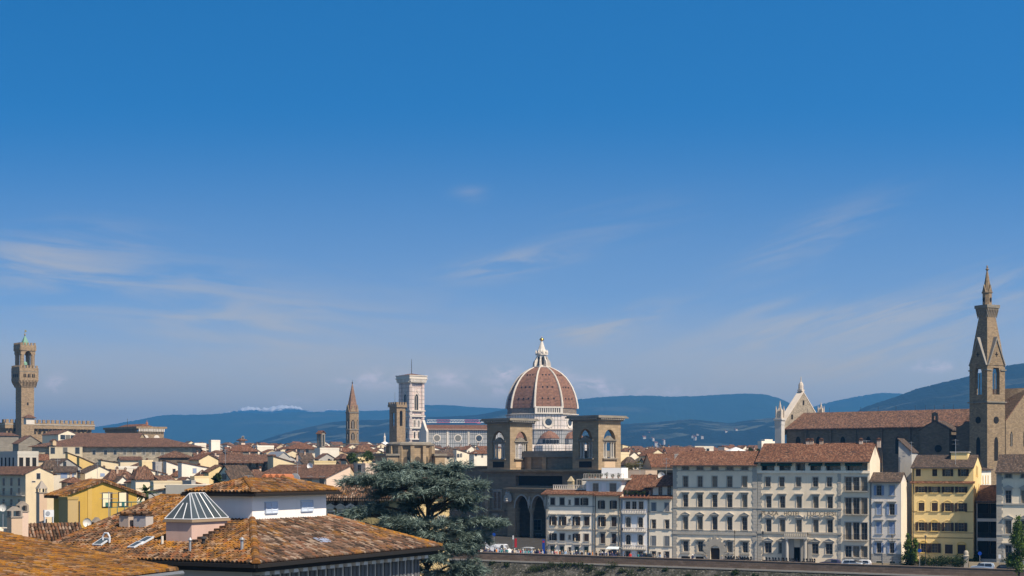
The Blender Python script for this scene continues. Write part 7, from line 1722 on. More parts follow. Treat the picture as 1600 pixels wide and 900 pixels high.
# near left: yellow house and its neighbours
yh = house(84, 105, 214, 771, 150, 'gy', W_OC, tile('old roof tiles', T_NEAR, lichen=0.45), 'mottled ochre yellow gabled house with two tall openings', rise=1.25, ov=0.9, near=True, wins=[])
lay_tiles(yh, 'gy', 1.25, 0.9, T_MID, 60)
yo_, yw, yd, yH = yh
def yuv(px, py):
    a = yo_.rotation_euler.z; o = yo_.location; n = Vector((math.sin(a), -math.cos(a), 0)); r = Vector(((px-800)/F, 1, -(py-HY)/F)); t = (o-Vector((0,0,CZ))).dot(n)/r.dot(n); p = Vector((0,0,CZ))+r*t-o; return p.x*math.cos(a)+p.y*math.sin(a), p.z
for x0, x1, y0, y1 in ((159.5, 175, 770, 792), (185, 200, 769, 791)):
    u0, z1 = yuv(x0, y0); u1, z0 = yuv(x1, y1); mb = MB(); mb.box(u0-0.03, u1+0.03, -0.06, 0.02, z0-0.05, z1+0.04); f_ = mb.build('window', plain('dark brown frame', (0.05,0.035,0.025), 0.7), yo_); mb = MB(); mb.box(u0+0.04, u1-0.24, -0.10, -0.06, z0+0.04, z1-0.06); mb.build('blind', plaster('cream window blind', (0.80,0.72,0.52), 0.2, 0.2), f_)
    mb = MB(); mb.box(u0+0.3, u0+0.6, -0.13, -0.1, z0+0.04, z0+0.45); mb.build('planter', plain('teal plastic', (0.03,0.12,0.11), 0.5), f_)
u0, z0 = yuv(138, 775); mb = MB(); mb.box(u0-0.08, u0+0.35, -0.06, 0.0, 1, yH+0.5); mb.build('chimney_breast', W_OC, yo_)
u0, z0 = yuv(123.5, 800); mb = MB(); mb.box(u0-0.05, u0+0.05, -0.1, 0.0, 1, yuv(123.5, 783)[1]); mb.build('drainpipe', M_GUTTER, yo_)
house(92, 106, 122, 779, 144, 'flat', plaster('tan smooth plaster', (0.42,0.30,0.13), 0.3, 0.4), BR, 'tan box shaped annex at the left corner of the ochre house', 'annex', rise=0.15)
ra, rb_ = P(172, 785, 140), P(246, 784, 150)
tr = thing('terrace_railing', 'thin teal terrace railing in front of the ochre house and palm', 'railing', (0,0,0)); M_TEAL = plain('teal painted steel', (0.035,0.15,0.14), 0.5)
mb = MB(); mb.tube([ra, rb_], 0.05, 5); mb.tube([ra+Vector((0,0,-0.45)), rb_+Vector((0,0,-0.45))], 0.03, 5); mb.build('rail', M_TEAL, tr)
for k in range(8): p = ra.lerp(rb_, k/7); mb = MB(); mb.tube([p, p+Vector((0,0,-9))], 0.035, 5); mb.build('post', M_TEAL, tr)
house(-25, -2, 29, 829, 104, 'flat', PL_W, BR, 'small white wall at the left edge above the near roof', 'building', rise=0.12)
qh = house(12, 26, 128, 850, 106, 'gx', W_TN, tile('weathered tiles with some lichen', T_NEAR, lichen=0.2), 'house with weathered brown tile roof between the near roof and ochre house', rz=30, rise=1.3, ov=0.4, d=13)
lay_tiles(qh, 'gx', 1.3, 0.4, T_OLD, 70, (0,))
def small_chim(px, py, D, w, h, label, col=(0.55,0.42,0.32), pyramid=False, base=6.0):
    c = P(px, py, D); t = thing('chimney', label, 'chimney', (c.x, c.y, c.z), R(40)); mb = MB(); mb.box(-w/2, w/2, -w/2, w/2, -base, h); mb.build('stack', plaster('stack %.2f%.2f' % col[:2], col, 0.6), t)
    mb = MB(); mb.box(-w*0.58, w*0.58, -w*0.58, w*0.58, h, h+0.08)
    for x, y in ((-1,-1),(1,-1),(1,1),(-1,1)): mb.box(x*w*0.42-0.07, x*w*0.42+0.07, y*w*0.42-0.07, y*w*0.42+0.07, h+0.08, h+0.45)
    if pyramid: mb.lathe([(w*0.85, h+0.45), (w*0.5, h+0.8), (0.06, h+1.25)], 4, 0, 0, R(45))
    else: mb.ext([(-w*0.6, -w*0.5, h+0.45), (w*0.6, -w*0.5, h+0.45), (0, -w*0.5, h+0.75)], (0, w, 0))
    mb.build('cowl', plaster('cowl render', (0.30,0.26,0.22), 0.6), t); return t
small_chim(65, 772, 155, 0.8, 0.1, 'tall pinkish chimney with pyramid hat left of the ochre house', (0.60,0.44,0.32), True, 14)
small_chim(23, 812, 104, 0.75, 0.15, 'short cream chimney with tiled pots at the left edge', (0.62,0.48,0.36), False, 6)
small_chim(35, 808, 106, 0.6, 0.35, 'plain pink chimney block beside the short cream one', (0.62,0.46,0.36), False, 6)
small_chim(151, 822, 96, 0.5, -0.2, 'low terracotta chimney at the foot of the ochre house', (0.34,0.20,0.12), False, 4)
ac = P(76, 802, 118); at = thing('air_conditioner', 'white air conditioning box on a roof left of the ochre house', 'air conditioner', (ac.x, ac.y, ac.z), R(30)); mb = MB(); mb.box(-0.36, 0.36, -0.16, 0.16, -0.28, 0.26); mb.box(-0.34, -0.28, -0.15, 0.15, -3, -0.28); mb.box(0.28, 0.34, -0.15, 0.15, -3, -0.28); mb.build('casing', plain('white painted casing', (0.6,0.61,0.62), 0.5), at)
mb = MB(); mb.lathe([(0.17, 0), (0.17, 0.03)], 16); f_ = mb.build('fan_grille', M_METAL, at, (-0.1, -0.16, 0)); f_.rotation_euler = (R(90), 0, 0)
dish(136, 816.5, 95, 0.26, 'white satellite dish at the foot of the ochre house, left of two', (0.62,0.60,0.56), 20, 3)
dish(170.5, 814, 97, 0.22, 'smaller white satellite dish turned sideways, right of two below the ochre wall', (0.66,0.64,0.60), 55, 3)
dish(4.5, 793, 150, 0.36, 'pale satellite dish at the far left edge', (0.5,0.5,0.48), 10, 8)
dish(1033.5, 743, 330, 0.75, 'white satellite dish on the roofs left of the pedimented palace', (0.6,0.6,0.6), -10, 2.0)
dish(1016, 745, 331, 0.65, 'dark grey satellite dish left of the white dish', (0.20,0.20,0.22), -10, 2.0)
dish(485, 728, 336, 0.7, 'pale satellite dish on the broad brown roof', (0.7,0.7,0.7), -20, 1.5)

# right, beyond the first row
house(965, 967, 983, 709, 470, 'flat', W_PY, BR, 'pale yellow block just right of the arched tower', 'building', rise=0.5)
house(968, 985, 1012, 712, 560, 'gy', W_CR, RD, 'cream gable with red roof, second right of the arched tower', rise=1.8)
house(998, 1014, 1042, 711, 540, 'gy', W_CR, RD, 'cream gable facing right among the red roofs', rise=2.2)
house(1016, 1018, 1062, 727, 420, 'gx', W_TN, RD, 'orange red roof just left of the pedimented palace roof', rise=3.2, rz=10)
house(1038, 1042, 1102, 707, 640, 'gx', W_GY, RD, 'long red brown roof with a row of small windows below it', rz=5, rise=2.2, wins=[(x, 710, 1.0, 1.4) for x in (1050, 1060, 1070, 1080, 1090)])
house(1082, 1086, 1115, 700, 720, 'flat', PL_W, BR, 'white terraced block with arched windows above the long red roof', 'building', rise=0.9, rz=8, wins=[(x, 703.5, 1.3, 1.6) for x in (1092, 1099, 1106)])
house(1134, 1139, 1169, 705.5, 560, 'hip', PL_W, plain('bright white roof sheet', (0.75,0.75,0.74), 0.6), 'low building with a bright white sheet roof', 'building', rise=1.6, rz=6)
house(1186, 1190, 1213, 693, 620, 'flat', PL_W, BR, 'tall white building with stepped roof terraces left of the church', 'building', rise=1.0, wins=[(x, y, 0.8, 1.2) for x in (1197, 1203, 1209) for y in (698, 704)])
house(1191, 1195, 1207, 689, 626, 'flat', PL_W, BR, 'small white roof terrace on top of the tall white building', 'roof room', rise=0.7)
house(1158, 1161, 1170, 700, 700, 'gy', PL_W, BR, 'little white gable left of the tall white building', rise=1.2)
house(1050, 1054, 1180, 710.5, 380, 'flat', W_GY, BR, 'flat grey roof edge with white posts behind the pedimented palace', 'building', rise=0.2, rz=-15, d=8)
# fields of further roofs
walls_ = [(W_CR, 'cream'), (W_PY, 'pale yellow'), (PL_W, 'white'), (W_TN, 'tan'), (W_PK, 'pink'), (W_GY, 'grey'), (W_CR, 'cream'), (PL_W, 'white')]
roofs_ = [(BR, 'brown'), (RD, 'red'), (BR, 'brown'), (GR_, 'grey brown')]
forms = [('gy', 'gabled'), ('gx', 'pitched'), ('hip', 'hipped'), ('gy', 'gabled'), ('hip', 'hipped'), ('sl', 'lean')]
rowsL = [(350, 765, 300, 505, 40), (395, 753, 96, 560, 36), (440, 742, 84, 570, 34), (500, 728, 140, 600, 33), (560, 716, 300, 610, 30), (640, 709, 300, 765, 30), (740, 704, 300, 765, 26), (850, 700, 300, 765, 25), (980, 697.5, 300, 690, 24), (1150, 695.5, 300, 620, 22), (1400, 694, 250, 600, 20)]
rowsR = [(470, 722, 968, 1050, 26), (560, 714, 975, 1190, 26), (660, 708.5, 970, 1200, 25), (780, 704.5, 970, 1215, 24), (920, 701.5, 970, 1222, 22), (1150, 699, 965, 1222, 20)]
ordw = ['first', 'second', 'third', 'fourth', 'fifth', 'sixth', 'seventh', 'eighth', 'ninth', 'tenth', 'eleventh', 'twelfth', 'thirteenth', 'fourteenth', 'fifteenth', 'sixteenth', 'seventeenth', 'eighteenth', 'nineteenth', 'twentieth', 'twenty-first', 'twenty-second', 'twenty-third']
rf_ = random.Random(42)
for side, rows in (('left', rowsL), ('right', rowsR)):
    for ri, (D, y0, xa, xb, st) in enumerate(rows):
        x = xa; k = 0
        while x < xb-st*0.4:
            wpx = st*rf_.uniform(0.75, 1.2); xc = x+wpx*rf_.uniform(0.12, 0.45); ye = y0+rf_.uniform(-2.2, 2.6)*(500/D)**0.3
            wm, wn = rf_.choice(walls_); rm, rn = rf_.choice(roofs_); fm, fn = rf_.choice(forms); wins = []
            for _ in range(rf_.randint(2, 5) if D < 700 else 2): wins.append((rf_.uniform(xc+2, x+wpx-2), ye+(4.2 if D < 600 else 2.6)+rf_.uniform(-0.4, 2), rf_.uniform(0.8, 1.2), rf_.uniform(1.2, 1.7)))
            place = 'left of arched towers' if side == 'left' else 'right of arched towers'
            lab = '%s house, %s %s roof, %s in %s row %s' % (wn, rn, fn, ordw[k], ordw[ri], place)
            rr = house(x, xc, x+wpx, ye, D+rf_.uniform(-18, 18), fm, wm, rm, lab, rz=40+rf_.uniform(-14, 10), rise=rf_.uniform(1.0, 2.0), wins=wins, group='old town houses', chim=((rf_.uniform(0.2, 0.8), rf_.uniform(0.2, 0.8)),) if rf_.random() < 0.55 and D < 900 else ())
            x += wpx*rf_.uniform(0.8, 1.05); k += 1
# television aerials
def aerial(px, py, D, h, label):
    c = P(px, py, D); t = thing('tv_aerial', label, 'aerial', (c.x, c.y, c.z-h), R(rf_.uniform(0, 90)), 'rooftop aerials'); r = 0.035*max(1, D/260)
    mb = MB(); mb.tube([(0,0,-1.5), (0,0,h)], r, 5); mb.build('mast', M_METAL, t)
    for q in (0.95, 0.78): mb = MB(); mb.tube([(-0.8, 0, h*q), (0.8, 0, h*q)], r*0.7, 4); [mb.tube([(x, -0.35, h*q), (x, 0.35, h*q)], r*0.5, 4) for x in (-0.7, -0.35, 0, 0.35, 0.7)]; mb.build('antenna', M_METAL, t)
for px, py, D, h, l in ((152, 722, 430, 3.5, 'aerial on the cream gabled house with the blue window'), (465, 724, 330, 3.2, 'aerial above the broad brown roof'), (388, 742, 300, 3.5, 'aerial on the mossy grey roof behind the villa'), (1000, 723, 331, 4.5, 'tall aerial over the red roofs left of the pedimented palace'), (1041, 715, 331, 5.5, 'thin tall aerial just left of the pedimented palace'), (1493, 686, 305, 4.6, 'aerial on the roof cabin of the yellow house'), (1424, 690, 320, 4.0, 'aerial behind the small house with blue shutters'), (1354, 688, 318, 2.5, 'aerial on the hotel roof'), (246, 727, 400, 3.0, 'aerial on the cream wall beside the pyramid roof'), (170, 768, 140, 3.0, 'aerial in front of the ochre house openings'), (90, 716, 440, 3.0, 'aerial left of the grey gable'), (352, 702, 470, 3.0, 'aerial over the long low brown roof')): aerial(px, py, D, h, l)
# villas scattered on the far hillside
for i, (px, py, w_) in enumerate(((1006, 681, 14), (1024, 690, 18), (1014, 675, 10), (1030, 693, 10), (1083, 679, 16), (1090, 676.5, 12), (1097, 680, 10), (1134, 672, 12), (1150, 669, 10), (1020, 683, 9), (1037, 686, 8), (1086, 681, 9))):
    D = 5600-1700*0.62+(690-py)*22; c = P(px, py, D); t = thing('hill_villa', '%s villa on the blue hillside, %s from the left' % ('pale' if i % 3 else 'pinkish white', ['third','seventh','fourth','eighth','first of the far cluster','third of the far cluster','fifth of the far cluster','sixth of the far cluster','last','fifth','ninth','second of the far cluster'][i]), 'villa', (c.x, c.y, c.z-16), R(30+i*11), 'villas on the hillside')
    mb = MB(); w_ *= 0.75; mb.box(-w_/2, w_/2, -4, 4, -30, 13); mb.build('wall', plaster('villa plaster', (0.42,0.38,0.33)), t); mb = MB(); mb.shell([[(-w_/2-1,-5,13),(w_/2+1,-5,13),(w_/2+1,0,16),(-w_/2-1,0,16)], [(-w_/2-1,0,16),(w_/2+1,0,16),(w_/2+1,5,13),(-w_/2-1,5,13)]], 0.5); mb.build('roof', RD, t)

# ------------------------------------------------------------------ river wall, trees, vehicles, people
OW = 12.0
def wall_top(t): return road_z(t)+1.05
mb = MB(); n = 60; ta, tb = -280.0, 120.0
for i in range(n):
    t0, t1 = ta+(tb-ta)*i/n, ta+(tb-ta)*(i+1)/n
    A = [lpt(t0, OW, wall_top(t0)), lpt(t1, OW, wall_top(t1))]; B = [lpt(t0, OW+0.55, wall_top(t0)), lpt(t1, OW+0.55, wall_top(t1))]
    lo = lambda p, z: Vector((p.x, p.y, z))
    mb.face([B[0], B[1], A[1], A[0]]); mb.face([lo(B[0], A[0].z-3.0), lo(B[1], A[1].z-3.0), B[1], B[0]]); mb.face([A[0], A[1], lo(A[1], A[1].z-3), lo(A[0], A[0].z-3)])
rw = tag(mb.build('river_wall', stone('brown river wall stone', (0.155,0.115,0.09), 1.1, 0.4, 0.75, 0.25, 0.8)), 'long low brown stone parapet along the river street', 'wall')
mb = MB()
for i in range(n):
    t0, t1 = ta+(tb-ta)*i/n, ta+(tb-ta)*(i+1)/n; z = -1.45
    q = lambda t, o, dz: lpt(t, o, wall_top(t)+dz)
    mb.face([q(t0, OW+0.95, z), q(t1, OW+0.95, z), q(t1, OW+0.56, z), q(t0, OW+0.56, z)]); mb.face([q(t0, OW+0.95, z-0.3), q(t1, OW+0.95, z-0.3), q(t1, OW+0.95, z), q(t0, OW+0.95, z)])
mb.build('ledge', plain('pale ledge stone', (0.30,0.28,0.25), 0.9), rw)
mb = MB()
for i in range(n):
    t0, t1 = ta+(tb-ta)*i/n, ta+(tb-ta)*(i+1)/n; q = lambda t, o, dz: lpt(t, o, wall_top(t)+dz)
    mb.face([q(t0, OW+0.64, 0.0), q(t1, OW+0.64, 0.0), q(t1, OW+0.64, 0.12), q(t0, OW+0.64, 0.12)]); mb.face([q(t0, OW+0.64, 0.12), q(t1, OW+0.64, 0.12), q(t1, OW-0.08, 0.12), q(t0, OW-0.08, 0.12)]); mb.face([q(t0, OW-0.08, 0.12), q(t1, OW-0.08, 0.12), q(t1, OW-0.08, 0.0), q(t0, OW-0.08, 0.0)])
mb.build('coping', plain('brown coping stone', (0.17,0.13,0.105), 0.9), rw)

def leaf_mat(name, c1, c2, c3=None, trans=0.25):
    t = NT(name); g = t.n('ShaderNodeNewGeometry'); ob = t.tc.outputs['Object']
    col = t.mix(g.outputs['Random Per Island'], c1, c2); col = t.mix(t.maprange(t.noise(ob, 0.6, 3), 0.4, 0.65, 0, 0.6), col, c3 or mul(c1, 0.7))
    m = t.fin(col, 0.75, spec=0.15)
    tr = t.n('ShaderNodeBsdfTranslucent'); t.l(col, tr.inputs[0]); mx = t.n('ShaderNodeMixShader'); mx.inputs[0].default_value = trans
    out = [x for x in t.t.nodes if x.type == 'OUTPUT_MATERIAL'][0]; t.l(t.bsdf.outputs[0], mx.inputs[1]); t.l(tr.outputs[0], mx.inputs[2]); t.l(mx.outputs[0], out.inputs[0]); return m
def quad_mesh(name, mat, c, a, b, parent=None):
    """n leaf faces: centres c, half axes a and b (n x 3 arrays), diamond shaped"""
    n = len(c); V = np.empty((n*4, 3)); V[0::4] = c-a; V[1::4] = c+b*0.9-a*0.1; V[2::4] = c+a; V[3::4] = c-b*0.9-a*0.1
    me = bpy.data.meshes.new(name); me.vertices.add(n*4); me.vertices.foreach_set('co', V.astype(np.float32).ravel())
    me.loops.add(n*4); me.loops.foreach_set('vertex_index', np.arange(n*4, dtype=np.int32)); me.polygons.add(n)
    me.polygons.foreach_set('loop_start', np.arange(0, n*4, 4, dtype=np.int32)); me.polygons.foreach_set('loop_total', np.full(n, 4, dtype=np.int32))
    me.materials.append(mat); me.update(); me.validate(); return link(name, me, parent)
def unit(v): return v/np.maximum(1e-9, np.linalg.norm(v, axis=1, keepdims=True))
def blob_leaves(rs, blobs, n, size, flat=1.0):
    """leaf centres and axes gathered in uneven clumps near the surface of the given ellipsoids (x, y, z, rx, ry, rz)"""
    C_, A_, B_ = [], [], []; tot = sum(b[3]*b[4]+b[3]*b[5] for b in blobs)
    for bx, by, bz, rx, ry, rz in blobs:
        m = max(8, int(n*(rx*ry+rx*rz)/tot)); k = max(4, m//14)
        d = unit(rs.randn(k, 3)); cc = d*(rs.rand(k, 1)**0.35)*np.array([rx, ry, rz])+np.array([bx, by, bz])
        idx = rs.randint(0, k, m); cs = min(rx, ry, rz)*0.28+size
        c = cc[idx]+rs.randn(m, 3)*cs*0.55; dd = unit(d[idx]+rs.randn(m, 3)*0.9)
        a = unit(np.cross(dd, rs.randn(m, 3)))*size*(0.6+0.8*rs.rand(m, 1)); b = unit(np.cross(dd, a))*size*0.55*(0.6+0.8*rs.rand(m, 1))
        C_.append(c); A_.append(a); B_.append(b)
    return np.concatenate(C_), np.concatenate(A_), np.concatenate(B_)
M_BARK = plain('bark', (0.055,0.042,0.032), 0.95); M_LG = leaf_mat('fresh green leaves', (0.07,0.12,0.025), (0.13,0.19,0.04)); M_DG = leaf_mat('dark green leaves', (0.02,0.035,0.012), (0.05,0.075,0.022)); M_HG = leaf_mat('hedge leaves', (0.022,0.042,0.014), (0.06,0.09,0.03))

# --- the cedar
DCd = 120.0; cb = P(668, HY, DCd); sc_ = DCd/F
ced = thing('cedar_tree', 'big blue green cedar with layered drooping boughs in front of the dark wing', 'tree', (cb.x, cb.y, -2.0))
CX = lambda px: (px-668)*sc_; CZZ = lambda py: zat(py, DCd)+2.0
mb = MB(); mb.tube([(0.2, 0, 0), (0.1, 0, 6), (-0.1, 0.1, 12), (0.0, 0, 17), (0.1, 0, CZZ(735))], [0.55, 0.45, 0.34, 0.2, 0.07], 9); mb.build('trunk', M_BARK, ced)
tiers = [(600,727,26,5,-.8),(716,727,24,5,-.6),(660,728,30,5,.3),(552,751,22,4,-1.8),(744,757,18,4,-1.6),(742,776,18,4,-2.0),(776,815,18,4,-1.6),(548,803,18,4,-1.6),(628,735,52,9,-.5),(600,745,40,8,-1.5),(566,750,30,7,-1.2),(640,748,48,10,-2.2),(690,738,48,10,.4),(712,735,26,8,-.6),(712,752,48,10,-1.8),(700,768,56,11,-1.5),(738,772,24,8,-.3),(600,768,34,9,.8),(655,768,40,10,-1.6),(640,785,30,9,.6),(730,788,28,8,.6),(578,792,34,8,-.6),(552,800,20,6,-1.2),(594,806,36,10,-.4),(620,812,34,9,-1.8),(655,816,44,8,-2.4),(700,814,34,8,-1.4),(742,812,34,7,-1.2),(770,812,20,5,-.8),(680,832,54,9,-2.2),(735,832,36,9,-1.0),(640,830,44,8,-.8),(755,842,18,7,-.2),(700,848,50,10,-1.6),(735,856,28,10,-.6),(690,866,38,11,-2.0),(722,880,32,12,-1.2),(697,894,30,14,-1.6),(655,850,40,10,-.3),(730,900,26,14,-.4),(640,868,44,12,.8),(628,892,50,14,1.0),(585,826,30,9,1.2),(690,790,22,7,1.6),(610,756,46,10,1.4),(690,756,60,10,1.8),(640,800,20,6,2.0)]
rs = np.random.RandomState(4); SC, SA, SB, LM = [], [], [], 0
for ti, (px, py, hw, hh, yo) in enumerate(tiers):
    cx, cz, rx, rz, yy = CX(px), CZZ(py), hw*sc_, hh*sc_, yo
    m = int(80+hw*hh*0.38)
    # boughs inside the tier, fanning out from the trunk side
    root_ = np.array([0.0, 0.0, cz-0.9-rs.rand()*0.6]); nb = 5+int(hw/8)
    mbb = MB()
    for b_ in range(nb):
        end = np.array([cx+rx*rs.uniform(-1, 1), yy+rx*0.75*rs.uniform(-1, 1), cz+rz*1.05*rs.uniform(-0.9, 0.7)]); mid = (root_+np.array([cx, yy, cz]))*0.5+np.array([0, 0, 0.35])
        p2 = (np.array([cx, yy, cz])+end)*0.5+np.array([0, 0, 0.1]); ln = max(3, m//nb)
        if b_ == 0: LM += 1; mbb.tube([root_, mid, p2, end], [0.12, 0.085, 0.05, 0.015], 5); mbb.build('limb', M_BARK, ced)
        tpar = rs.rand(ln)**0.75; base = np.array([cx, yy, cz])*0.6+mid*0.4; pts = base[None]*(1-tpar[:, None])+end[None]*tpar[:, None]
        pts += rs.randn(ln, 3)*np.array([0.30, 0.30, 0.13])*(0.5+0.5*tpar[:, None]); out = unit((end-base)[None]+rs.randn(ln, 3)*np.array([0.7, 0.7, 0.2])*np.linalg.norm(end-base)*0.55)
        for k in range(9):
            d = unit(out+rs.randn(ln, 3)*np.array([0.55, 0.55, 0.32])+np.array([0, 0, -0.14])); L = 0.15+0.24*rs.rand(ln, 1)
            a = d*L; bb = unit(np.cross(d, np.array([0, 0, 1.0])+rs.randn(ln, 3)*0.6))*(0.02+0.026*rs.rand(ln, 1)); SC.append(pts+d*L*0.7+rs.randn(ln, 3)*0.07); SA.append(a); SB.append(bb)
quad_mesh('crown', leaf_mat('blue green cedar needles', (0.095,0.14,0.122), (0.28,0.36,0.325), (0.065,0.10,0.083), 0.25), np.concatenate(SC), np.concatenate(SA), np.concatenate(SB), ced)

def tree(name, label, px, pyt, pyb, hwpx, D, seed, mat=None, n=2600, size=0.16, blobs=None, cat='tree', grp=None, base=None):
    rs = np.random.RandomState(seed); c = P(px, pyb, D); s = D/F; H = (pyb-pyt)*s; w = hwpx*s; b0 = 0.0
    t = thing(name, label, cat, (c.x, c.y, c.z if base is None else base), 0, grp); off = 0 if base is None else c.z-base
    mb = MB(); mb.tube([(0,0,-0.3), (0.05*w,0,off+H*0.35), (-0.04*w,0.02,off+H*0.7), (0,0,off+H*0.93)], [max(0.05, H*0.025), H*0.018, H*0.01, 0.01], 6)
    mb.build('trunk', M_BARK, t)
    for k in range(6):
        a = rs.rand()*6.28; z = off+H*(0.3+0.09*k); mb = MB(); mb.tube([(0,0,z), (w*0.4*math.cos(a), w*0.4*math.sin(a), z+H*0.07), (w*0.75*math.cos(a), w*0.75*math.sin(a), z+H*0.15)], [H*0.01, H*0.007, 0.01], 5); mb.build('limb', M_BARK, t)
    if blobs is None:
        blobs = []
        for k in range(14):
            q = rs.rand(); rad = w*(0.45+0.5*math.sin(math.pi*min(1, q*0.9+0.1))); a = rs.rand()*6.28; rr = w*0.45*rs.rand()**0.5*(1.1-q)*1.6
            blobs.append((rr*math.cos(a), rr*math.sin(a), off+H*(0.16+0.76*q), rad*0.5, rad*0.5, H*0.10))
    C_, A_, B_ = blob_leaves(rs, blobs, n, size); quad_mesh('crown', mat or M_LG, C_, A_, B_, t); return t
tree('street_tree', 'slender bright green tree at the left corner of the yellow house', 1419, 832, 884, 9, 299, 1, n=1800, size=0.2)
tree('street_tree', 'second slender green tree, just right of the first by the yellow house', 1430.5, 838, 884, 6, 298, 2, n=1300, size=0.2)
tree('street_tree', 'leafy bright green tree cut by the right edge of the picture', 1592, 806, 912, 20, 272, 3, n=6500, size=0.2)
tree('street_tree', 'small dark tree beside the loggia house', 1526, 862, 888, 7, 303, 4, M_DG, n=900, size=0.2)
for i, (px, pyt, pyb, hw, D, l) in enumerate(((552, 706, 726, 14, 470, 'left bush of the roof garden above the olive house'), (574, 704, 722, 13, 474, 'middle tree of the roof garden, taller than its neighbours'), (596, 708, 724, 14, 470, 'right bush of the roof garden'), (340, 741, 756, 7, 300, 'little shrub on the terrace behind the villa'), (1172, 699, 712, 6, 520, 'dark tree between white roofs left of the church'), (1184, 700, 712, 5, 520, 'dark tree touching the tall white building'), (960, 694, 706, 4, 700, 'small dark tree right of the arched tower'))):
    tree('roof_garden_tree', l, px, pyt, pyb, hw, D, 10+i, M_DG if i > 2 else leaf_mat('mid green leaves', (0.04,0.07,0.018), (0.10,0.14,0.035)), n=1200, size=0.28, grp=None, cat='shrub' if i < 4 else 'tree')
# palm
pc_ = P(228, 768, 205); pm = thing('palm_tree', 'palm tree with spiky fronds right of the ochre house', 'palm', (pc_.x, pc_.y, pc_.z-6)); mb = MB(); mb.tube([(0,0,-6), (0.1,0,2), (0,0,6)], [0.28, 0.24, 0.2], 8); mb.build('trunk', M_BARK, pm)
rsn = random.Random(6); mp = leaf_mat('palm fronds', (0.035,0.055,0.02), (0.07,0.095,0.035))
for k in range(30):
    a = rsn.uniform(0, 6.28); el = rsn.uniform(-0.5, 1.3); L = rsn.uniform(1.3, 1.9); ce_, se_ = math.cos(el), math.sin(el); mb = MB(); d = Vector((math.cos(a), math.sin(a), 0)); s_ = Vector((-d.y, d.x, 0))
    pts = [Vector((0,0,6))+d*(L*t*ce_)+Vector((0,0,L*t*se_-0.7*t*t)) for t in (0, 0.3, 0.6, 0.85, 1.0)]
    for (p, q), wv in zip(zip(pts[:-1], pts[1:]), ((0.06, 0.22), (0.22, 0.22), (0.22, 0.13), (0.13, 0.02))):
        for sg in (-1, 1):
            mb.face([p, p+s_*sg*wv[0]+Vector((0,0,-0.06)), q+s_*sg*wv[1]+Vector((0,0,-0.06)), q])
    mb.build('frond', mp, pm)
# hedge and planters
def shrub(name, label, cat, px0, px1, py0, py1, D, n, mat, seed, size=0.14, grp=None, depth=0.7, rz=None):
    c = P((px0+px1)/2, py1, D); s = D/F; w = (px1-px0)*s/2; H = (py1-py0)*s; t = thing(name, label, cat, (c.x, c.y, c.z), LA if rz is None else rz, grp); rs = np.random.RandomState(seed); m = max(2, int(w/H*2.2))
    bl = [((-w+2*w*(i+0.5)/m), rs.uniform(-.2, .2), H*rs.uniform(0.42, 0.58), w/m*1.25, depth, H*0.42) for i in range(m)]
    C_, A_, B_ = blob_leaves(rs, bl, n, size); quad_mesh('foliage', mat, C_, A_, B_, t)
    for i in range(m): mb = MB(); x = bl[i][0]; mb.tube([(x,0,-0.2), (x+0.05,0,H*0.5)], 0.03, 5); mb.build('stem', M_BARK, t)
    return t
shrub('hedge', 'dense dark green hedge in front of the yellow house', 'hedge', 1412, 1506, 867, 888, 298, 5200, M_HG, 41, 0.16, depth=0.9)
shrub('hedge', 'bushy corner of greenery between hedge and garden wall', 'hedge', 1500, 1526, 872, 888, 299, 1300, M_HG, 42, 0.16)
rt = random.Random(9)
for i, (hh_, z, x0, x1) in enumerate(TERR):
    for k in range(6):
        u = x0+(x1-x0)*(k+0.5)/6; p = hh_.root.matrix_world @ Vector((0,0,0)); w = hh_.o+LDIR*u-LOUT*(1.3 if i == 0 else 0.4)*(1 if i == 0 else 1); w.z = hh_.zb+z; hgt = rt.uniform(0.6, 1.3) if i else rt.uniform(0.5, 1.0)
        t = thing('potted_plant', '%s potted plant on the %s terrace, %s from the left' % ('leafy' if hgt > 0.85 else 'low', 'white railed' if i == 0 else 'dark planted', ordw[k]), 'potted plant', w, 0, 'plants on roof terraces'); mb = MB(); mb.lathe([(0.16, 0), (0.22, 0.35), (0.2, 0.35)], 10); mb.build('pot', plain('terracotta', (0.3,0.14,0.09), 0.9), t)
        rs = np.random.RandomState(100+i*10+k); C_, A_, B_ = blob_leaves(rs, [(0, 0, 0.35+hgt*0.5, 0.4, 0.4, hgt*0.5)], 150, 0.10); quad_mesh('foliage', M_DG if i else M_HG, C_, A_, B_, t)
shrub('roof_planting', 'dry tall grass planter on the terrace right of the white cube', 'planter', 976, 1004, 721, 735, 345, 1200, leaf_mat('dry grasses', (0.10,0.10,0.035), (0.17,0.15,0.06)), 60, 0.14)
pk = P(990, 745, 345); pkw = thing('terrace_house', 'tan rendered block with dry grasses on its roof, behind the planted terrace', 'building', (pk.x-3.0, pk.y, 0), LA); mb = MB(); mb.box(-0.6, 6.2, -1.0, 8, 0, zat(735, 345)); mb.build('wall', plaster('tan terrace wall', (0.50,0.37,0.26)), pkw)
for i, x in enumerate((4.0, 4.8)): mb = MB(); mb.box(x-0.35, x+0.35, -1.35, -1.0, zat(748, 345), zat(742, 345)); mb.build('air_conditioner', plain('white painted casing', (0.6,0.61,0.62), 0.5), pkw)
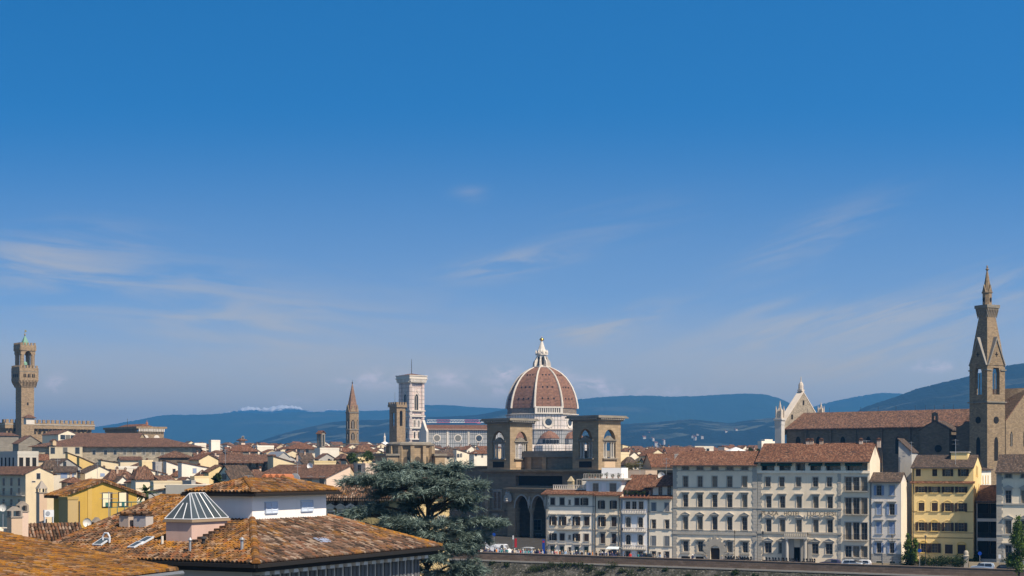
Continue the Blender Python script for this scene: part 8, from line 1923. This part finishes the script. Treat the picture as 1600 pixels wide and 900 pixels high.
# weeds and bushes on the embankment
rv = random.Random(12)
for k, px in enumerate((738, 752, 770, 792, 833, 848, 862, 878, 893, 908, 922, 938, 956, 972, 986, 1004, 1040, 1075, 1120, 1150, 1180)):
    o = OW+1.3+rv.uniform(0, 1.6); t_ = lung(px, o); z = road_z(t_)-1.2-(o-OW-1.3)*1.0; w = lpt(t_, o, z); big = 830 < px < 1000; r = rv.uniform(0.75, 1.25) if big else rv.uniform(0.4, 0.75)
    t = thing('embankment_bush', '%s bush growing from the river wall, %s from the left' % ('large dark' if big else 'small dark', ordw[k]), 'bush', w, 0, 'bushes on the embankment'); rs = np.random.RandomState(300+k); C_, A_, B_ = blob_leaves(rs, [(0, 0, r*0.5, r*1.1, r*0.6, r*0.7), (r*0.7, 0.1, r*0.2, r*0.8, r*0.5, r*0.5)], 420, 0.13); quad_mesh('foliage', M_DG, C_, A_, B_, t)
rs = np.random.RandomState(77); N = 9000; T_ = rs.uniform(-70, 55, N); O_ = 12.9+9.0*rs.rand(N)**1.2; cl = np.sin(T_*0.9+O_*1.3)+np.sin(T_*0.37-O_*2.1)+0.8*np.sin(T_*2.3+1.7*O_); keep = cl > rs.uniform(-1.6, 1.6, N); T_, O_ = T_[keep], O_[keep]
so = np.array([12.5, 13.3, 14.2, 17.0, 22.5]); szz = np.array([-0.9, -1.0, -2.2, -4.6, -8.6]); zz_ = np.interp(O_, so, szz)+0.75-0.0093*T_
Pn = np.stack([LO.x+LOUT.x*O_+LDIR.x*T_, LO.y+LOUT.y*O_+LDIR.y*T_, zz_+0.12], 1); d = unit(rs.randn(len(Pn), 3)+np.array([0, 0, 0.7])); a = d*(0.10+0.22*rs.rand(len(Pn), 1)); b = unit(np.cross(d, rs.randn(len(Pn), 3)))*0.06
wd = quad_mesh('embankment_weeds', leaf_mat('dry and green weeds', (0.03,0.04,0.018), (0.16,0.155,0.11)), Pn, a, b); wd['kind'] = 'stuff'

# ------------------------------------------------------------------ cars, van, scooters
M_TYRE = plain('tyre rubber', (0.015,0.015,0.015), 0.9); M_RIM = plain('alloy rim', (0.35,0.36,0.37), 0.35, 0.5, 0.8); M_HEAD = plain('headlamp glass', (0.65,0.66,0.66), 0.15, 0.6); M_TAIL = plain('tail lamp red', (0.30,0.01,0.01), 0.3, 0.5)
def vehicle(name, label, cat, px, off, D_dummy, paint, prof, L, W, glassz, face=1, van=False):
    """prof: side outline (x, z) from the tail along the roof to the nose, glassz: belt line height"""
    t_ = lung(px, off); w = lpt(t_, off, road_z(t_)+0.03); t = thing(name, label, cat, w, LA+(0 if face > 0 else math.pi))
    mb = MB(); n = len(prof); b = len(mb.v)
    for x, z in prof:
        k = 0.5-0.10*max(0, (z-glassz)/0.6); k2 = 0.5-0.05*abs(x/L*2)**4
        for s in (-1, 1): mb.v.append((x, s*W*min(k, k2), z))
    top = list(range(n))
    for i in range(n-1): mb.f.append((b+2*i, b+2*i+1, b+2*i+3, b+2*i+2)); mb.m.append(0)
    lo = len(mb.v)
    for x in (prof[0][0], prof[-1][0]):
        for s in (-1, 1): mb.v.append((x, s*W*0.47, 0.25))
    mb.f.append((lo, lo+1, b+1, b)); mb.m.append(0); mb.f.append((b+2*n-2, b+2*n-1, lo+3, lo+2)); mb.m.append(0); mb.f.append((lo+2, lo+3, lo+1, lo)); mb.m.append(0)
    mb.f.append(tuple([lo]+[b+2*i for i in range(n)]+[lo+2])); mb.m.append(0); mb.f.append(tuple([lo+3]+[b+2*i+1 for i in reversed(range(n))]+[lo+1])); mb.m.append(0)
    mb.build('body', paint, t)
    zr_ = max(z for x, z in prof); gx = [x for x, z in prof if z > glassz]; x0, x1 = min(gx), max(gx)
    for s in (-1, 1):
        y = s*W*0.478; segs = ((x0+0.12, (x0+x1)/2-0.05), ((x0+x1)/2+0.05, x1-0.1)) if not van else ((x1-0.9, x1-0.15),)
        for a_, c_ in segs:
            mb = MB(); q = [(a_, y, glassz+0.02), (c_, y, glassz+0.02), (c_-(0.25 if c_ > x1-0.3 else 0), y*0.90, zr_-0.12), (a_+(0.2 if a_ < x0+0.3 else 0), y*0.90, zr_-0.12)]; mb.ext(q, (0, s*0.03, 0)); mb.build('side_window', M_PANE, t)
    for (xa, za_), (xb, z_b) in zip(prof[:-1], prof[1:]):
        if (za_ >= glassz-0.02 and z_b >= glassz-0.02) and abs(z_b-za_) > 0.22:
            mb = MB(); nrm = Vector((-(z_b-za_), 0, xb-xa)).normalized()*0.012; nrm = nrm if nrm.z >= 0 else -nrm
            q = [Vector((xa+(xb-xa)*u, s*W*0.40, za_+(z_b-za_)*u))+nrm for u, s in ((0.08,-1),(0.08,1),(0.92,1),(0.92,-1))]; mb.ext(q, nrm); mb.build('windscreen', M_PANE, t)
    for x in (-L*0.31, L*0.31):
        for s in (-1, 1):
            mb = MB(); mb.lathe([(0.2, -0.1), (0.31, -0.1), (0.32, 0), (0.31, 0.1), (0.2, 0.1)], 16); wv = mb.build('wheel', M_TYRE, t, (x, s*(W*0.5-0.08), 0.32)); wv.rotation_euler = (R(90), 0, 0); mb = MB(); mb.lathe([(0.2, -0.11), (0.2, 0.11)], 12); mb.build('rim', M_RIM, wv)
    for s in (-1, 1):
        mb = MB(); mb.box(prof[-1][0]-0.06, prof[-1][0]+0.03, s*W*0.36-0.14, s*W*0.36+0.14, 0.62, 0.76); mb.build('headlight', M_HEAD, t); mb = MB(); mb.box(prof[0][0]-0.03, prof[0][0]+0.05, s*W*0.38-0.1, s*W*0.38+0.1, 0.7, 0.95); mb.build('tail_light', M_TAIL, t)
    return t
def paint(n, c): return plain(n, c, 0.25, 0.6, 0.0, 0.03)
HATCH = [(-1.95,0.55),(-1.98,0.9),(-1.75,1.38),(-1.3,1.48),(-0.2,1.50),(0.25,1.42),(0.95,0.98),(1.75,0.82),(1.98,0.6)]
SUV = [(-2.15,0.55),(-2.18,1.0),(-1.95,1.55),(-1.4,1.66),(-0.2,1.68),(0.35,1.58),(1.0,1.08),(1.95,0.95),(2.15,0.65)]
EST = [(-2.1,0.55),(-2.15,0.9),(-1.7,1.36),(-1.2,1.44),(-0.2,1.46),(0.3,1.38),(1.0,0.96),(1.9,0.8),(2.1,0.55)]
VAN = [(-2.7,0.55),(-2.72,2.15),(-2.6,2.32),(1.5,2.34),(1.8,2.22),(2.3,1.3),(2.62,1.15),(2.72,0.7)]
vehicle('parked_van', 'white delivery van parked before the library loggia', 'van', 779, 3.0, 0, paint('white van paint', (0.72,0.73,0.74)), VAN, 5.4, 2.0, 1.3, 1, True)
vehicle('parked_car', 'dark blue car left of the white van', 'car', 760, 4.2, 0, paint('dark blue paint', (0.015,0.02,0.045)), EST, 4.2, 1.75, 0.95)
vehicle('parked_car', 'pale silver people carrier near the library columns', 'car', 820, 3.2, 0, paint('pale silver paint', (0.50,0.52,0.53)), [(x, z*1.13) for x, z in SUV], 4.4, 1.85, 1.15, -1)
vehicle('parked_car', 'dark grey car in front of the last terraced house', 'car', 1013, 4.0, 0, paint('dark green grey paint', (0.05,0.065,0.065)), EST, 4.2, 1.75, 0.95)
vehicle('parked_car', 'blue small car among the crowd before the tall narrow house', 'car', 952, 7.6, 0, paint('deep blue paint', (0.02,0.04,0.16)), HATCH, 3.9, 1.7, 0.95)
vehicle('parked_car', 'dark purple low car parked before the hotel', 'car', 1297, 4.2, 0, paint('dark plum paint', (0.06,0.06,0.12)), EST, 4.2, 1.75, 0.93, -1)
vehicle('parked_car', 'pale silver hatchback beside the white scooter, below the annex windows', 'car', 1332, 5.0, 0, paint('silver blue paint', (0.55,0.60,0.65)), HATCH, 3.9, 1.72, 0.95)
vehicle('parked_car', 'small white car half hidden behind the silver hatchback', 'car', 1345, 4.2, 0, paint('white van paint', (0.72,0.73,0.74)), HATCH, 3.9, 1.7, 0.95, -1)
vehicle('parked_car', 'light blue silver off-roader below the garden wall at right', 'car', 1535, 4.0, 0, paint('light blue silver paint', (0.42,0.50,0.60)), SUV, 4.4, 1.85, 1.05, -1)
vehicle('parked_car', 'black car at the right edge under the leafy tree', 'car', 1576, 4.5, 0, paint('black paint', (0.01,0.01,0.012)), EST, 4.2, 1.78, 0.95)
def scooter(label, px, off, col, ang):
    t_ = lung(px, off); w = lpt(t_, off, road_z(t_)+0.05); t = thing('scooter', label, 'scooter', w, LA+R(ang), 'scooters parked before the palaces')
    mb = MB(); mb.ext([(-0.75,-0.14,0.45),(-0.8,-0.14,0.75),(-0.2,-0.14,0.78),(-0.1,-0.14,0.4),(0.3,-0.14,0.36),(0.5,-0.14,0.95),(0.62,-0.14,0.92),(0.5,-0.14,0.28),(-0.5,-0.14,0.28)], (0,0.28,0)); mb.build('body', col, t)
    mb = MB(); mb.box(-0.8, -0.1, -0.13, 0.13, 0.79, 0.88); mb.build('seat', M_TYRE, t)
    for x in (-0.55, 0.62): mb = MB(); mb.lathe([(0.12,-0.06),(0.25,-0.06),(0.26,0),(0.25,0.06),(0.12,0.06)], 12); wv = mb.build('wheel', M_TYRE, t, (x, 0, 0.26)); wv.rotation_euler = (R(90), 0, 0)
    mb = MB(); mb.tube([(0.62,0,0.26),(0.5,0,1.0)], 0.03, 6); mb.tube([(0.48,-0.32,1.05),(0.5,0,1.0),(0.48,0.32,1.05)], 0.025, 6); mb.build('handlebar', M_IRON, t)
    mb = MB(); mb.ext([(0.55,-0.2,1.0),(0.55,0.2,1.0),(0.42,0.16,1.4),(0.42,-0.16,1.4)], (0.02,0,0)); mb.build('windscreen', M_PANE, t)
sc_cols = [('black', paint('black paint', (0.01,0.01,0.012))), ('grey', paint('grey paint', (0.12,0.12,0.125))), ('black', paint('black paint', (0.01,0.01,0.012))), ('dark blue', paint('dark blue paint', (0.015,0.02,0.045)))]
rx = random.Random(5); kk = 0
for a, b, step, wh_ in ((1196, 1216, 4.2, 'left of the portal'), (1219, 1244, 4.2, 'just left of the hotel door'), (1255, 1272, 4.0, 'right of the hotel door'), (1132, 1176, 4.4, 'before the pedimented palace')):
    x = a; k = 0
    while x < b: cn, cm_ = sc_cols[kk % 4]; scooter('%s scooter %s, %s in its row from the left' % (cn, wh_, ordw[k]), x, 4.6+rx.uniform(-.3, .3), cm_, 70+rx.uniform(-18, 18)); x += step*rx.uniform(0.85, 1.2); k += 1; kk += 1
scooter('white scooter just right of the silver hatchback', 1352, 5.2, paint('white van paint', (0.72,0.73,0.74)), 75)
# signs and lamps
def sign(px, off, h, label, shape, col, name='road_sign', py=None):
    t_ = lung(px, off); w = lpt(t_, off, road_z(t_)); t = thing(name, label, 'sign', w, LA); mb = MB(); mb.lathe([(0.045, 0), (0.04, h)], 8); mb.build('post', M_METAL, t)
    mb = MB()
    if shape == 'disc': mb.lathe([(0.36, -0.02), (0.36, 0.02)], 20); p = mb.build('plate', col, t, (0, -0.07, h-0.3)); p.rotation_euler = (R(90), 0, 0)
    else: mb.box(-shape[0]/2, shape[0]/2, -0.08, -0.05, h-shape[1], h); mb.build('plate', col, t)
    return t
M_SB = plain('sign blue', (0.01,0.06,0.35), 0.4); M_SR = plain('sign red', (0.45,0.03,0.04), 0.4); M_SW = plain('sign white', (0.75,0.75,0.75), 0.4)
sign(772, 2.2, 4.6, 'round blue road sign on a tall post left of the white van', 'disc', M_SB); sign(759, 2.2, 3.0, 'small square white sign left of the blue sign', (0.5, 0.7), M_SW); sign(806, 2.0, 3.6, 'tall red and white sign panel beside the library pier', (0.5, 1.9), M_SR)
t = sign(849.5, 2.0, 3.6, 'tall blue banner column before the cream house', (0.55, 3.0), M_SB, 'banner_sign'); mb = MB(); mb.box(-0.2, 0.2, -0.1, -0.085, 2.9, 3.3); mb.build('emblem', M_SR, t)
sign(1437, 2.3, 3.8, 'round blue sign in front of the hedge', 'disc', M_SB); sign(1531, 2.3, 3.6, 'round blue sign before the garden wall at right', 'disc', M_SB); sign(1562, 2.2, 3.2, 'white rectangular sign under the right hand palace', (0.45, 0.75), M_SW); sign(802, 1.9, 4.2, 'thin dark post with white panel left of the columns', (0.3, 0.8), M_SW)
def lamp(px, label, off=0.9):
    t_ = lung(px, off); w = lpt(t_, off, road_z(t_)+0.15); t = thing('street_lamp', label, 'street lamp', w, LA, 'street lamps along the palaces'); h = 5.6
    mb = MB(); mb.lathe([(0.12, 0), (0.12, 0.5), (0.06, 0.7), (0.05, h)], 8); mb.build('post', M_IRON, t); mb = MB(); mb.lathe([(0.1, h), (0.22, h+0.5), (0.24, h+0.52), (0.05, h+0.75)], 6); mb.build('lantern', M_PANE, t)
for px, l in ((1148, 'street lamp right of the rusticated door'), (1192, 'street lamp at the joint between palace and hotel'), (1394, 'street lamp before the blue shuttered house'), (1262, 'street lamp right of the hotel portal'), (972, 'street lamp before the arched window house'), (1446, 'dark lamp post in the hedge')): lamp(px, l)
# garden wall, gate post and kiosk umbrella
gw = thing('garden_wall', 'low tan garden wall right of the hedge with a stone gate pier', 'wall', lpt(lung(1506, 0.2), 0.2, road_z(lung(1506, 0.2))), LA); mb = MB(); mb.box(0.9, 7.4, 0, 0.35, 0, 1.5); mb.build('wall', plaster('tan garden plaster', (0.46,0.38,0.26), 0.6), gw); mb = MB(); mb.box(0, 0.8, -0.1, 0.5, 0, 2.6); mb.lathe([(0.6, 2.6), (0.45, 2.8), (0.45, 3.3), (0.3, 3.6), (0.05, 3.7)], 10, 0.4, 0.2); mb.build('gate_pier', plaster('gate pier stone', (0.42,0.38,0.31)), gw)
mb = MB(); mb.box(-24.5, -0.2, 0.1, 0.4, 0, 0.9); mb.build('hedge_plinth', plaster('tan garden plaster', (0.46,0.38,0.26), 0.6), gw)
kt = lung(959, 6.5); kz = lpt(kt, 6.5, road_z(kt)); kq = thing('kiosk', 'small street kiosk with a pale awning among the crowd', 'kiosk', kz, LA); mb = MB(); mb.box(-0.9, 0.9, -0.6, 0.6, 0, 2.0); mb.build('counter', plain('dark kiosk side', (0.06,0.07,0.10), 0.6), kq); mb = MB(); mb.shell([[(-1.4,-1.1,2.35),(1.4,-1.1,2.35),(1.2,0,2.75),(-1.2,0,2.75)], [(-1.2,0,2.75),(1.2,0,2.75),(1.4,1.1,2.35),(-1.4,1.1,2.35)]], 0.05); mb.build('awning', plain('pale blue awning', (0.55,0.62,0.64), 0.7), kq)
for x in (-0.85, 0.85): mb = MB(); mb.tube([(x, -0.9, 0), (x, -0.9, 2.4)], 0.03, 6); mb.build('awning_pole', M_METAL, kq)

# ------------------------------------------------------------------ people along the parapet
M_SKIN = plain('skin', (0.42,0.25,0.17), 0.7, 0.3, 0, 0.05)
def person_mesh(pose, top, legs):
    """one continuous skinned body; faces coloured by height: legs, top, skin"""
    J = {'pel': (0,0,0.95), 'spn': (0,0.01,1.18), 'chs': (0,0.0,1.38), 'nek': (0,-0.01,1.50), 'hdl': (0,-0.03,1.57), 'hdm': (0,-0.035,1.66), 'hdt': (0,-0.02,1.76)}
    Rr = {'pel': 0.145, 'spn': 0.13, 'chs': 0.145, 'nek': 0.055, 'hdl': 0.075, 'hdm': 0.095, 'hdt': 0.07}
    E = [('pel','spn'),('spn','chs'),('chs','nek'),('nek','hdl'),('hdl','hdm'),('hdm','hdt')]
    for s, sg in (('l', 1), ('r', -1)):
        if pose == 0: arm = [(0.20*sg,0,1.40), (0.25*sg,0.02,1.13), (0.25*sg,-0.08,0.90), (0.25*sg,-0.10,0.80)]
        elif pose == 1: arm = [(0.20*sg,0,1.40), (0.26*sg,-0.06,1.14), (0.16*sg,-0.30,1.10), (0.12*sg,-0.38,1.10)]
        else: arm = [(0.20*sg,0,1.40), (0.27*sg,0.0,1.14), (0.20*sg,-0.22 if sg > 0 else -0.05,1.30 if sg > 0 else 0.9), (0.13*sg if sg > 0 else -0.24,-0.26 if sg > 0 else -0.08,1.46 if sg > 0 else 0.8)]
        st = 0.10 if pose == 2 else 0.0
        leg = [(0.10*sg,0,0.88), (0.11*sg,-0.03+st*sg,0.50), (0.11*sg,0.02+1.6*st*sg,0.09), (0.12*sg,-0.12+1.6*st*sg,0.04)]
        for nm, ch, rr, first in (('a', arm, (0.062,0.047,0.036,0.036), 'chs'), ('g', leg, (0.095,0.062,0.045,0.04), 'pel')):
            prev = first
            for i, p in enumerate(ch): k = nm+s+str(i); J[k] = p; Rr[k] = rr[i]; E.append((prev, k)); prev = k
    keys = list(J); me = bpy.data.meshes.new('body'); me.from_pydata([J[k] for k in keys], [(keys.index(a), keys.index(b)) for a, b in E], [])
    o = bpy.data.objects.new('body_tmp', me); COL.objects.link(o); o.modifiers.new('s', 'SKIN'); me.skin_vertices[0].data[0].use_root = True
    for i, k in enumerate(keys): r = Rr[k]; me.skin_vertices[0].data[i].radius = (r*(1.25 if k in ('chs','pel','spn') else 1), r*(0.78 if k in ('chs','pel','spn') else 1))
    sb = o.modifiers.new('d', 'SUBSURF'); sb.levels = 1; sb.render_levels = 1
    bpy.context.view_layer.update(); m2 = bpy.data.meshes.new_from_object(o.evaluated_get(bpy.context.evaluated_depsgraph_get())); bpy.data.objects.remove(o)
    m2.materials.clear()
    for m in (legs, top, M_SKIN): m2.materials.append(m)
    for p in m2.polygons:
        c = p.center; p.use_smooth = True
        p.material_index = 2 if (c.z > 1.47 and abs(c.x) < 0.14) or (abs(c.x) > 0.09 and ((pose == 0 and 0.7 < c.z < 0.9 and abs(c.x) > 0.19) or (pose == 1 and c.y < -0.27))) else (1 if c.z > 0.93 else (1 if abs(c.x) > 0.2 and c.z > 0.85 else 0))
    return m2
def hair_mesh(mat, hat=False):
    mb = MB(); mb.sm = True
    if hat: mb.lathe([(0.17, 1.69), (0.165, 1.70), (0.105, 1.715), (0.10, 1.80), (0.06, 1.835), (0.01, 1.84)], 12, 0, -0.03)
    else: mb.lathe([(0.085, 1.60), (0.108, 1.68), (0.104, 1.75), (0.07, 1.815), (0.01, 1.835)], 10, 0, 0.005)
    return mb.mesh('hair' if not hat else 'hat', mat)
tops = [('white', (0.72,0.72,0.70)), ('red', (0.50,0.04,0.03)), ('black', (0.015,0.015,0.017)), ('navy', (0.02,0.03,0.09)), ('pink', (0.62,0.25,0.27)), ('light blue', (0.30,0.42,0.58)), ('grey', (0.22,0.22,0.23)), ('orange', (0.58,0.20,0.04)), ('teal', (0.04,0.25,0.26)), ('beige', (0.50,0.42,0.32))]
hairs = [('dark hair', plain('dark hair', (0.015,0.011,0.009), 0.6), False), ('brown hair', plain('brown hair', (0.06,0.035,0.02), 0.6), False), ('straw hat', plain('straw', (0.50,0.40,0.24), 0.9), True), ('fair hair', plain('fair hair', (0.28,0.19,0.09), 0.6), False), ('white hat', plain('white cotton', (0.7,0.7,0.68), 0.9), True)]
hm = [hair_mesh(m, h) for _, m, h in hairs]; lg = [plain('dark trousers', (0.025,0.028,0.04), 0.9), plain('pale trousers', (0.30,0.27,0.22), 0.9)]
pmesh = {}
zones = [(742, 768, 'left of the white van', 7), (771, 795, 'before the white van', 7), (798, 822, 'before the library columns', 7), (824, 849, 'right of the silver people carrier', 7), (853, 889, 'before the first cream house', 9), (891, 929, 'before its ground floor shutters', 9), (931, 968, 'around the kiosk', 9), (972, 1044, 'before the arched window house', 8), (1060, 1175, 'before the pedimented palace', 4)]
rp = random.Random(31); seq = 0
for xa, xb, where, cnt in zones:
    used = set()
    for k in range(cnt):
        while True:
            ti = rp.randrange(10) if xa < 850 or rp.random() < 0.45 else rp.choice([0, 2, 3, 6, 2]); hi = rp.randrange(5)
            if (ti, hi) not in used: used.add((ti, hi)); break
        po = rp.randrange(3); px = xa+(xb-xa)*(k+rp.uniform(0.2, 0.8))/cnt; off = rp.uniform(9.9, 11.6); t_ = lung(px, off); w = lpt(t_, off, road_z(t_)+0.17)
        t = thing('person', 'person, %s top, %s, at the river wall %s' % (tops[ti][0], hairs[hi][0], where), 'person', w, LA+R(rp.choice([0, 20, -30, 80, -80, 160])), 'people behind the river wall')
        key = (po, ti, seq % 2)
        if key not in pmesh: pmesh[key] = person_mesh(po, plain('%s cloth' % tops[ti][0], tops[ti][1], 0.9), lg[seq % 2])
        b = link('body', pmesh[key], t); h_ = link('hat' if hairs[hi][2] else 'hair', hm[hi], b); s = rp.uniform(0.93, 1.05); b.scale = (s, s, s); seq += 1
        b.parent = t

# every label once
seen = {}
for o in scene.objects:
    if o.parent is None and o.get('label'):
        if o['label'] in seen: print('DUP', o['label'])
        n = len(o['label'].split())
        if n < 4 or n > 16: print('LEN', n, o['label'])
        seen[o['label']] = 1
